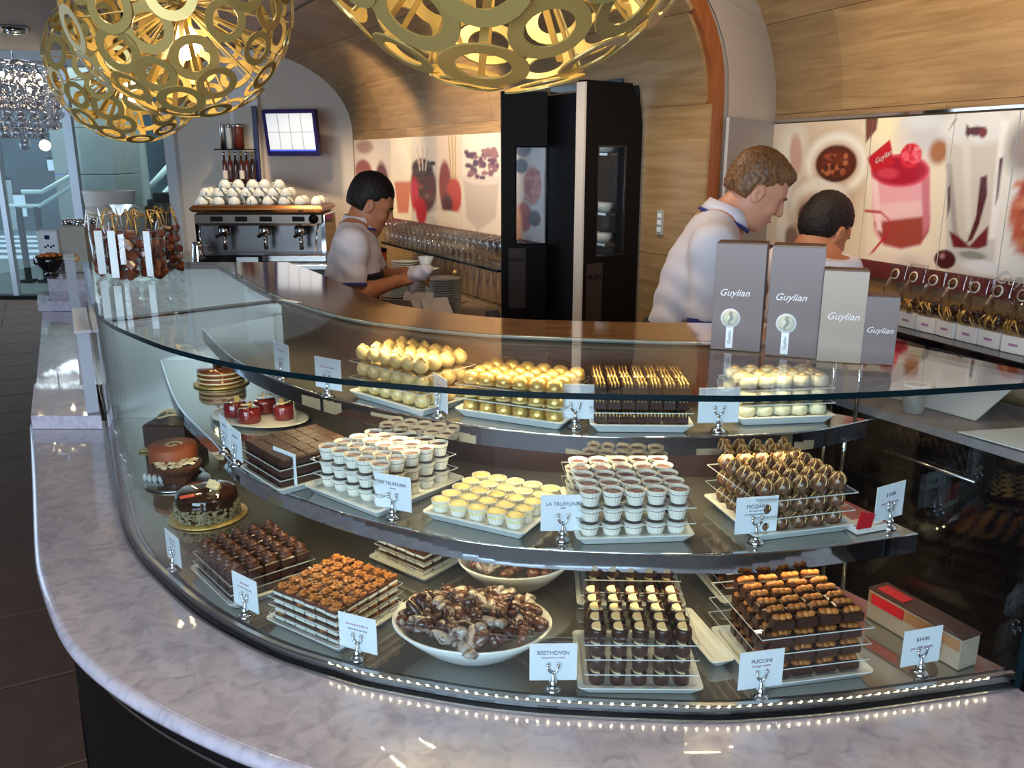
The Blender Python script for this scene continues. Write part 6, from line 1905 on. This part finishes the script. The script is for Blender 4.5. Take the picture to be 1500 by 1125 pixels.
film = mat('white_film', srgb(206, 208, 210), 0.4)
zz = ZW + 0.0025
pA, pB = P(1338, 588, zz), P(1400, 606, zz)
pA2, pB2 = P(1500, 645, zz), P(1440, 618, zz)
gl = lambda s, w_, z: (f0 + gd * s + gn * w_).to_3d() + Vector((0, 0, z))
sheet([gl(0.10, 0.14, ZW + 0.003), gl(0.42, 0.15, ZW + 0.003), gl(0.45, 0.33, ZW + 0.13), gl(0.13, 0.33, ZW + 0.13)], 'large white sheet leaning at the back of the stone counter', film)
sheet([gl(0.47, 0.00, ZW + 0.006), gl(0.88, 0.02, ZW + 0.006), gl(0.98, 0.16, ZW + 0.02), gl(0.58, 0.22, ZW + 0.02)], 'white paper sheet lying near the front edge of the stone counter', M['paper'])
q = gl(1.02, 0.13, ZW + 0.001)
q = gl(0.27, 0.07, ZW + 0.001)
t = thing('grey_cup', 'small grey beaker standing on the stone counter beside the white sheet', 'cup', q)
MB().lathe([(0.028, 0), (0.030, 0.004), (0.034, 0.085), (0.032, 0.085), (0.028, 0.008), (0, 0.006)], 20).build('body', mat('grey_card', srgb(150, 148, 148), 0.5), t)
MB().lathe([(0.0345, 0.083), (0.0355, 0.087), (0.0345, 0.090), (0.030, 0.088)], 20, cap=False).build('rim', M['paper'], t)


# ------------------------------------------------------------------ people: smooth blended volumes, one continuous skin each
def caps(a, b, r0, r1):
    return ('c', Vector(a), Vector(b), r0, r1)


def elli(c, r, R=None):
    return ('e', Vector(c), Vector(r), R or Matrix.Identity(3))


def sdist(p, X):
    if p[0] == 'c':
        a, b, r0, r1 = p[1:]
        ba = b - a
        L2 = max(ba.dot(ba), 1e-9)
        pa = X - np.array(a)
        h = np.clip((pa @ np.array(ba)) / L2, 0, 1)
        d = np.linalg.norm(pa - h[..., None] * np.array(ba), axis=-1)
        return d - (r0 + (r1 - r0) * h)
    c, r, R = p[1:]
    q = (X - np.array(c)) @ np.array(R)          # R columns = local axes
    rr = np.array(r)
    k0 = np.linalg.norm(q / rr, axis=-1)
    k1 = np.linalg.norm(q / (rr * rr), axis=-1)
    return k0 * (k0 - 1.0) / np.maximum(k1, 1e-6)


def pbounds(p):
    if p[0] == 'c':
        r = max(p[3], p[4])
        lo = [min(p[1][i], p[2][i]) - r for i in range(3)]
        hi = [max(p[1][i], p[2][i]) + r for i in range(3)]
    else:
        r = max(p[2])
        lo, hi = [p[1][i] - r for i in range(3)], [p[1][i] + r for i in range(3)]
    return np.array(lo), np.array(hi)


def blob(prims, h, cut=None, name='body', material=None, parent=None, post=None):
    """prims: (shape, blend) added, or (shape, blend, 'sub'); cut(X) > 0 is removed"""
    lo = np.min([pbounds(p[0])[0] for p in prims if len(p) < 3], axis=0) - 0.03
    hi = np.max([pbounds(p[0])[1] for p in prims if len(p) < 3], axis=0) + 0.03
    n = np.ceil((hi - lo) / h).astype(int) + 1
    ax = [lo[i] + h * np.arange(n[i]) for i in range(3)]
    F = np.full(tuple(n), 0.2, np.float64)
    for p in prims:
        l, u = pbounds(p[0])
        k = p[1]
        m = 0.05 + k
        i0 = np.maximum(((l - m - lo) / h).astype(int), 0)
        i1 = np.minimum(((u + m - lo) / h).astype(int) + 2, n)
        sl_ = tuple(slice(i0[i], i1[i]) for i in range(3))
        G = np.stack(np.meshgrid(*[ax[i][sl_[i]] for i in range(3)], indexing='ij'), -1)
        d = sdist(p[0], G)
        f = F[sl_]
        if len(p) > 2:
            hh = np.clip(0.5 - 0.5 * (f + d) / k, 0, 1)
            F[sl_] = f * (1 - hh) - d * hh + k * hh * (1 - hh)
        else:
            hh = np.clip(0.5 + 0.5 * (f - d) / k, 0, 1)
            F[sl_] = f * (1 - hh) + d * hh - k * hh * (1 - hh)
    if cut is not None or post is not None:
        G = np.stack(np.meshgrid(*ax, indexing='ij'), -1)
        if post is not None:
            F = post(G, F)
        if cut is not None:
            F = np.maximum(F, cut(G))
    F[0], F[-1], F[:, 0], F[:, -1], F[:, :, 0], F[:, :, -1] = [0.1] * 6
    ins = F < 0
    c = np.zeros(tuple(n - 1), int)
    for dx in (0, 1):
        for dy in (0, 1):
            for dz in (0, 1):
                c += ins[dx:n[0] - 1 + dx, dy:n[1] - 1 + dy, dz:n[2] - 1 + dz]
    act = (c > 0) & (c < 8)
    ci = np.argwhere(act)
    vid = -np.ones(tuple(n - 1), int)
    vid[act] = np.arange(len(ci))
    S_, cnt = np.zeros((len(ci), 3)), np.zeros(len(ci))
    corners = [(a, b, d) for a in (0, 1) for b in (0, 1) for d in (0, 1)]
    for u in corners:
        for axis in range(3):
            if u[axis] == 0:
                v = list(u)
                v[axis] = 1
                f0 = F[ci[:, 0] + u[0], ci[:, 1] + u[1], ci[:, 2] + u[2]]
                f1 = F[ci[:, 0] + v[0], ci[:, 1] + v[1], ci[:, 2] + v[2]]
                x = (f0 < 0) != (f1 < 0)
                t_ = np.where(x, f0 / np.where(x, f0 - f1, 1), 0)
                pt = np.array(u)[None] + t_[:, None] * (np.array(v) - np.array(u))[None]
                S_ += np.where(x[:, None], pt, 0)
                cnt += x
    V = lo + h * (ci + S_ / np.maximum(cnt, 1)[:, None])
    faces = []
    for axis in range(3):
        o1_, o2_ = [(1, 2), (2, 0), (0, 1)][axis]
        sa = [slice(None)] * 3
        sb = [slice(None)] * 3
        sa[axis], sb[axis] = slice(0, n[axis] - 1), slice(1, n[axis])
        diff = ins[tuple(sa)] != ins[tuple(sb)]
        e = np.argwhere(diff)
        e = e[(e[:, o1_] > 0) & (e[:, o2_] > 0) & (e[:, o1_] < n[o1_] - 1) & (e[:, o2_] < n[o2_] - 1)]
        fwd = ins[e[:, 0], e[:, 1], e[:, 2]]
        def g(da, db):
            q = e.copy()
            q[:, o1_] += da
            q[:, o2_] += db
            return vid[q[:, 0], q[:, 1], q[:, 2]]
        quad = np.stack([g(-1, -1), g(0, -1), g(0, 0), g(-1, 0)], 1)
        quad[~fwd] = quad[~fwd][:, ::-1]
        faces.append(quad)
    Fq = np.vstack(faces)
    Fq = Fq[(Fq >= 0).all(1)]
    me = bpy.data.meshes.new(name)
    me.from_pydata(V.tolist(), [], Fq.tolist())
    me.materials.append(material)
    me.polygons.foreach_set('use_smooth', [True] * len(me.polygons))
    me.update()
    return link(name, me, parent)


def frame_from(fwd, up):
    f = Vector(fwd).normalized()
    s = Vector(up).cross(f).normalized()
    u = f.cross(s)
    return Matrix((f, s, u)).transposed()        # columns: forward, left, up


def hand(wrist, d, palm_n, grip, side):
    """palm, four unequal bent fingers, thumb; d = pointing direction, palm_n = palm normal"""
    d, pn = Vector(d).normalized(), Vector(palm_n).normalized()
    s = d.cross(pn).normalized()
    out = [(caps(wrist, Vector(wrist) + d * 0.055, 0.024, 0.026), 0.02), (elli(Vector(wrist) + d * 0.055, (0.045, 0.038, 0.017), Matrix((d, s, pn)).transposed()), 0.015)]
    for k_, (o_, L1) in enumerate(((-0.028, 0.040), (-0.010, 0.046), (0.009, 0.043), (0.027, 0.034))):
        a = Vector(wrist) + d * 0.085 + s * o_
        b = a + (d * math.cos(grip * 0.5) + pn * math.sin(grip * 0.5)) * L1
        c = b + (d * math.cos(grip * 1.3) + pn * math.sin(grip * 1.3)) * L1 * 0.62
        e = c + (d * math.cos(grip * 2.0) + pn * math.sin(grip * 2.0)) * L1 * 0.45
        out += [(caps(a - d * 0.02, b, 0.0098, 0.0088), 0.006), (caps(b, c, 0.0088, 0.0080), 0.004), (caps(c, e, 0.0080, 0.0068), 0.004)]
    a = Vector(wrist) + d * 0.03 - s * 0.028 * side
    b = a + (d * 0.55 - s * 0.6 * side + pn * 0.5).normalized() * 0.042
    c = b + (d * 0.85 - s * 0.1 * side + pn * 0.5).normalized() * 0.032
    out += [(caps(a, b, 0.0125, 0.0105), 0.008), (caps(b, c, 0.0105, 0.008), 0.004)]
    return out


def person(loc, yaw, J, skin, hair_m, label, hair_style, collar=None, apron=True, shirt_m=None, hscale=1.0):
    root = thing('person', label, 'person', loc, yaw)
    hc, Rh = Vector(J['head']), frame_from(J['face'], (0, 0, 1))
    k = hscale
    H = lambda x, y, z: hc + Rh @ Vector((x * k, y * k, z * k))
    E = lambda x, y, z, rx, ry, rz: elli(H(x, y, z), (rx * k, ry * k, rz * k), Rh)
    head = [(E(-0.012, 0, 0.035, 0.098, 0.077, 0.090), 0.02), (E(0.020, 0, -0.030, 0.066, 0.062, 0.085), 0.03), (E(0.040, 0, -0.085, 0.042, 0.042, 0.034), 0.03),
            (E(0.062, 0, 0.026, 0.026, 0.056, 0.020), 0.02),
            (caps(H(0.088, 0, 0.015), H(0.108, 0, -0.022), 0.0085 * k, 0.0125 * k), 0.012), (E(0.098, 0.012, -0.028, 0.010, 0.008, 0.007), 0.006), (E(0.098, -0.012, -0.028, 0.010, 0.008, 0.007), 0.006),
            (E(0.085, 0, -0.056, 0.012, 0.024, 0.0055), 0.008), (E(0.083, 0, -0.068, 0.012, 0.021, 0.0065), 0.008), (E(0.076, 0, -0.098, 0.016, 0.020, 0.015), 0.015),
            (E(0.066, 0.034, -0.028, 0.020, 0.022, 0.022), 0.02), (E(0.066, -0.034, -0.028, 0.020, 0.022, 0.022), 0.02)]
    for s in (-1, 1):
        head += [(E(0.091, s * 0.031, 0.004, 0.014, 0.018, 0.008), 0.008, 'sub'), (E(-0.006, s * 0.080, -0.012, 0.021, 0.009, 0.034), 0.008), (E(-0.002, s * 0.088, -0.010, 0.010, 0.006, 0.018), 0.006, 'sub')]
    nk = Vector(J['neck'])
    pel, wai, che = Vector(J['pelvis']), Vector(J['waist']), Vector(J['chest'])
    W_ = J.get('build', 1.0)
    body = [(caps(H(-0.025, 0, -0.06), nk + Vector((0, 0, 0.0)), 0.054, 0.060), 0.03)]
    up = (nk - wai).normalized()
    tf = Vector((0, 1, 0)).cross(up).normalized()
    Rt = Matrix((tf, Vector((0, 1, 0)), up)).transposed()
    torso = [(elli(pel, (0.115 * W_, 0.165 * W_, 0.13)), 0.05), (elli(wai, (0.105 * W_, 0.145 * W_, 0.15), Rt), 0.08), (elli(che, (0.118 * W_, 0.170 * W_, 0.17), Rt), 0.08),
             (caps(nk + Rt @ Vector((-0.02, 0.05, -0.03)), J['sh_l'], 0.052, 0.054), 0.06), (caps(nk + Rt @ Vector((-0.02, -0.05, -0.03)), J['sh_r'], 0.052, 0.054), 0.06)]
    arms = []
    for s, sd in (('l', 1), ('r', -1)):
        sh, el, wr = Vector(J['sh_' + s]), Vector(J['el_' + s]), Vector(J['wr_' + s])
        arms += [(caps(sh, el, 0.050, 0.038), 0.03), (caps(el, el.lerp(wr, 0.35), 0.041, 0.040), 0.02), (caps(el.lerp(wr, 0.35), wr, 0.040, 0.027), 0.02)]
        d = (wr - el).normalized()
        arms += hand(wr, d + Vector((0, 0, -0.15)), J.get('palm_' + s, (0, sd * -0.3, -1)), J.get('grip_' + s, 0.45), sd)
    legs = []
    for s, sd in (('l', 1), ('r', -1)):
        hip = pel + Vector((0, sd * 0.085, -0.06))
        kn, an = Vector((pel.x * 0.6 + 0.03, sd * 0.095, 0.50)), Vector((pel.x * 0.3 - 0.02, sd * 0.10, 0.09))
        legs += [(caps(hip, kn, 0.085, 0.056), 0.05), (caps(kn, kn.lerp(an, 0.4), 0.055, 0.056), 0.02), (caps(kn.lerp(an, 0.4), an, 0.056, 0.038), 0.02), (caps(an - Vector((0, 0, 0.03)), an + Vector((0.14, 0, -0.05)), 0.040, 0.032), 0.02)]
    blob(body + torso + arms + legs + head, 0.0062, name='body', material=skin, parent=root)
    # eyes, brows
    for s in (-1, 1):
        e = MB().ball(H(0.0690, s * 0.031, 0.003), 0.0105 * k, 14, 10).build('eye', M['paper'], root)
        MB().ball(H(0.0752, s * 0.032, 0.000), 0.0052 * k, 10, 8).build('iris', M['hair_dark'], e)
        MB().tube([H(0.090, s * 0.014, 0.022), H(0.092, s * 0.030, 0.028), H(0.080, s * 0.050, 0.022)], [0.003, 0.0042, 0.002], 7).build('eyebrow', hair_m, root)
    MB().tube([H(0.094, 0.020, -0.0625), H(0.0985, 0.0, -0.0610), H(0.094, -0.020, -0.0625)], [0.001, 0.0026, 0.001], 6).build('lip_line', mat('lip', srgb(150, 84, 76), 0.5) if 'lip' not in bpy.data.materials else bpy.data.materials['lip'], root)
    # hair: a shell over the skull with a hairline
    Ri = np.array(Rh)
    hcn = np.array(hc)
    def hair_cut(G):
        q = (G - hcn) @ Ri / k
        x, y, z = q[..., 0], q[..., 1], q[..., 2]
        c1 = np.minimum(x - 0.052, (0.066 + 0.005 * np.sin(y * 90)) - z)           # forehead below hairline, front
        side = np.minimum(x - 0.026 + 0.25 * (0.045 - z), 0.050 - z)                                  # temples
        ear = np.minimum(np.minimum(0.020 - np.abs(x + 0.006), 0.016 - z), z + 0.2)   # around the ear
        low = (hair_style['nape'] - z) - 0.2 * np.maximum(0, -x - 0.05) * 0
        front_low = np.minimum(x + 0.004, -0.002 - z)
        d = np.maximum(np.maximum(np.maximum(c1, side), np.maximum(low, front_low)), np.maximum(ear, -1))
        return d
    th = hair_style['thick']
    hp = [(E(-0.022, 0, 0.050, 0.097 + th * 0.5, 0.077 + th * 0.45, 0.088 + th * 0.6), 0.02), (E(-0.042, 0, -0.005, 0.070 + th * 0.6, 0.069 + th * 0.4, 0.075), 0.03)]
    if hair_style.get('quiff'):
        hp.append((E(0.050, 0, 0.098, 0.035, 0.05, 0.020), 0.03))
    def tuft(G, F):
        return F + 0.0016 * np.sin(G[..., 0] * 260 + 3 * np.sin(G[..., 2] * 130)) * np.sin(G[..., 1] * 230) + 0.0006 * np.sin(G[..., 2] * 420)
    blob(hp, 0.0045, hair_cut, 'hair', hair_m, root, tuft)
    # shirt: body volume plus ease, cut at neckline, sleeves and waist
    ez = 0.010
    def grow(p, e):
        s_ = p[0]
        return ((('c', s_[1], s_[2], s_[3] + e, s_[4] + e) if s_[0] == 'c' else ('e', s_[1], s_[2] + Vector((e, e, e)), s_[3])), p[1])
    sh_p = [grow(p, ez) for p in torso]
    for s in ('l', 'r'):
        sh, el = Vector(J['sh_' + s]), Vector(J['el_' + s])
        sh_p.append((caps(sh, sh.lerp(el, J.get('sleeve', 0.78)), 0.064, 0.060), 0.04))
    nkv, upv = np.array(nk), np.array((((Vector(H(-0.025, 0, -0.06)) - nk).normalized() + Vector((0, 0, 0.9))).normalized()))
    wz = wai.z - 0.14
    ends = []
    for s in ('l', 'r'):
        sh, el = Vector(J['sh_' + s]), Vector(J['el_' + s])
        ends.append((np.array(sh.lerp(el, J.get('sleeve', 0.78))), np.array((el - sh).normalized()), np.array(sh)))
    def shirt_cut(G):
        d = np.maximum((G - nkv) @ upv - 0.028, -(G[..., 2] - wz))
        for (c_, a_, s0) in ends:
            q = (G - c_)
            near = 0.10 - np.linalg.norm(q - (q @ a_)[..., None] * a_, axis=-1)
            d = np.maximum(d, np.minimum(q @ a_, near))
        return d
    def folds(G, F):
        return F + 0.0030 * np.sin(G[..., 2] * 70 + 5 * np.sin(G[..., 0] * 18) + G[..., 1] * 25) * np.clip((1.5 - G[..., 2]) * 3, 0, 1)
    blob(sh_p, 0.0075, shirt_cut, 'polo_shirt', shirt_m or M['shirt'], root, folds)
    # collar with a blue stripe
    ax_ = Vector(upv)
    u_ = ax_.cross(Vector((0, 1, 0))).normalized()
    v_ = ax_.cross(u_).normalized()
    for (nm, z0_, z1_, r0_, r1_, mm) in (('collar', 0.010, 0.052, 0.086, 0.070, shirt_m or M['shirt']), ('collar_stripe', 0.004, 0.014, 0.090, 0.089, M['blue_trim'])):
        b = MB()
        n_ = 28
        vs = []
        for (r_, z_) in ((r0_, z0_), (r1_, z1_), (r1_ - 0.006, z1_ - 0.001), (r0_ - 0.008, z0_)):
            for i in range(n_):
                a_ = 2 * PI * i / n_
                front = math.cos(a_ - (0 if u_.x > 0 else PI))
                vs.append(nk + ax_ * (z_ - 0.012 * max(0, front) ** 2) + (u_ * math.cos(a_) + v_ * math.sin(a_)) * r_)
        fs = []
        for q_ in range(4):
            for i in range(n_):
                fs.append((q_ * n_ + i, q_ * n_ + (i + 1) % n_, ((q_ + 1) % 4) * n_ + (i + 1) % n_, ((q_ + 1) % 4) * n_ + i))
        b.add(vs, fs, 0, True)
        b.build(nm, mm, root)
    for s, (c_, a_, s0) in zip(('l', 'r'), ends):
        b = MB()
        b.tube([Vector(c_) - Vector(a_) * 0.012, Vector(c_) + Vector(a_) * 0.002], [0.0625, 0.062], 24, cap=False)
        b.build('sleeve_stripe', M['blue_trim'], root)
    if apron:
        ap = [grow(p, 0.026) for p in torso[:3]]
        def apron_cut(G):
            top = np.where(G[..., 0] > che.x - 0.02, che.z + J.get('bib', -0.02), wai.z + 0.035)
            return np.maximum(np.maximum(G[..., 2] - top, 0.55 - G[..., 2]), np.where(G[..., 2] > wai.z + 0.03, che.x - G[..., 0], -1))
        ap.append((caps(pel + Vector((0.03, 0, -0.05)), pel + Vector((0.04, 0, -0.36)), 0.17, 0.19), 0.06))
        blob(ap, 0.009, apron_cut, 'apron', M['apron'], root)
    blob([(grow(p, 0.012)) for p in legs if p[0][2].z > 0.05] + [grow(torso[0], 0.010)], 0.010, lambda G: np.maximum(0.08 - G[..., 2], G[..., 2] - (pel.z + 0.08)), 'trousers', M['apron'], root)
    for s, sd in (('l', 1), ('r', -1)):
        an = Vector((pel.x * 0.3 - 0.02, sd * 0.10, 0.09))
        blob([(caps(an + Vector((-0.03, 0, -0.045)), an + Vector((0.15, 0, -0.052)), 0.046, 0.040), 0.02), (caps(an, an + Vector((0, 0, -0.03)), 0.05, 0.05), 0.02)], 0.009, lambda G: 0.001 - G[..., 2], 'shoe', M['black_gloss'], root)
    return root


# fair haired man right of the doors, leaning forward to the right
person((0.545, 2.80, 0), rad(-6), dict(pelvis=(0.0, 0, 0.93), waist=(0.02, 0, 1.10), chest=(0.072, 0, 1.28), neck=(0.135, 0, 1.452), head=(0.235, 0, 1.545), face=(0.80, 0.0, -0.50),
       sh_l=(0.10, 0.175, 1.385), sh_r=(0.088, -0.175, 1.385), el_l=(0.19, 0.21, 1.14), el_r=(0.075, -0.215, 1.10), wr_l=(0.36, 0.10, 1.05), wr_r=(0.27, -0.11, 1.00), build=0.94, sleeve=0.80),
       M['skin'], M['hair_brown'], 'fair haired man in white polo shirt and black apron leaning forward right of the doors', dict(nape=-0.045, thick=0.010, quiff=True), hscale=0.93)
# dark haired man at the bench on the left, polishing
person((-0.765, 3.88, 0), rad(4), dict(pelvis=(0.0, 0, 0.88), waist=(0.02, 0, 1.03), chest=(0.050, 0, 1.19), neck=(0.080, 0, 1.345), head=(0.140, 0, 1.446), face=(0.85, 0.05, -0.45),
       sh_l=(0.070, 0.165, 1.285), sh_r=(0.060, -0.165, 1.285), el_l=(0.14, 0.205, 1.08), el_r=(0.060, -0.205, 1.065), wr_l=(0.27, 0.06, 1.13), wr_r=(0.24, -0.08, 1.11), build=0.92, sleeve=0.80, bib=-0.04),
       M['skin_tan'], M['hair_dark'], 'dark haired man in white polo shirt and black apron drying a cup at the left', dict(nape=-0.045, thick=0.012), hscale=0.97)
q = Vector((-0.765, 3.88, 0)) + Vector((0.345, -0.03, 1.140))
t = thing('drying_cloth', 'crumpled white cloth held in the hands of the dark haired man', 'cloth', q)
blob([(elli((0, 0, 0), (0.05, 0.05, 0.035)), 0.02), (elli((0.03, -0.03, 0.02), (0.035, 0.03, 0.03)), 0.02), (elli((-0.03, 0.02, -0.03), (0.03, 0.03, 0.06)), 0.02)], 0.006, None, 'fabric', M['shirt'], t,
     lambda G, F: F + 0.004 * np.sin(G[..., 0] * 90 + G[..., 2] * 50) * np.sin(G[..., 1] * 80))
t = thing('polished_cup', 'white cup wrapped in the cloth held by the dark haired man', 'cup', q + Vector((0.03, 0.02, 0.025)))
MB().lathe([(0.022, 0), (0.036, 0.05), (0.034, 0.05), (0.02, 0.006), (0, 0.005)], 18).build('body', M['porcelain'], t)
# dark haired woman behind the gift boxes, head bent
person((1.02, 3.04, 0), rad(22), dict(pelvis=(0.0, 0, 0.88), waist=(0.02, 0, 1.03), chest=(0.05, 0, 1.18), neck=(0.070, 0, 1.30), head=(0.105, -0.0, 1.395), face=(0.80, 0.10, -0.55),
       sh_l=(0.06, 0.15, 1.265), sh_r=(0.055, -0.15, 1.265), el_l=(0.11, 0.18, 1.06), el_r=(0.08, -0.18, 1.05), wr_l=(0.22, 0.08, 1.00), wr_r=(0.20, -0.08, 1.00), build=0.86, sleeve=0.75),
       M['skin_tan'], M['hair_dark'], 'dark haired person with bent head behind the pewter gift boxes', dict(nape=-0.095, thick=0.018), hscale=0.93)
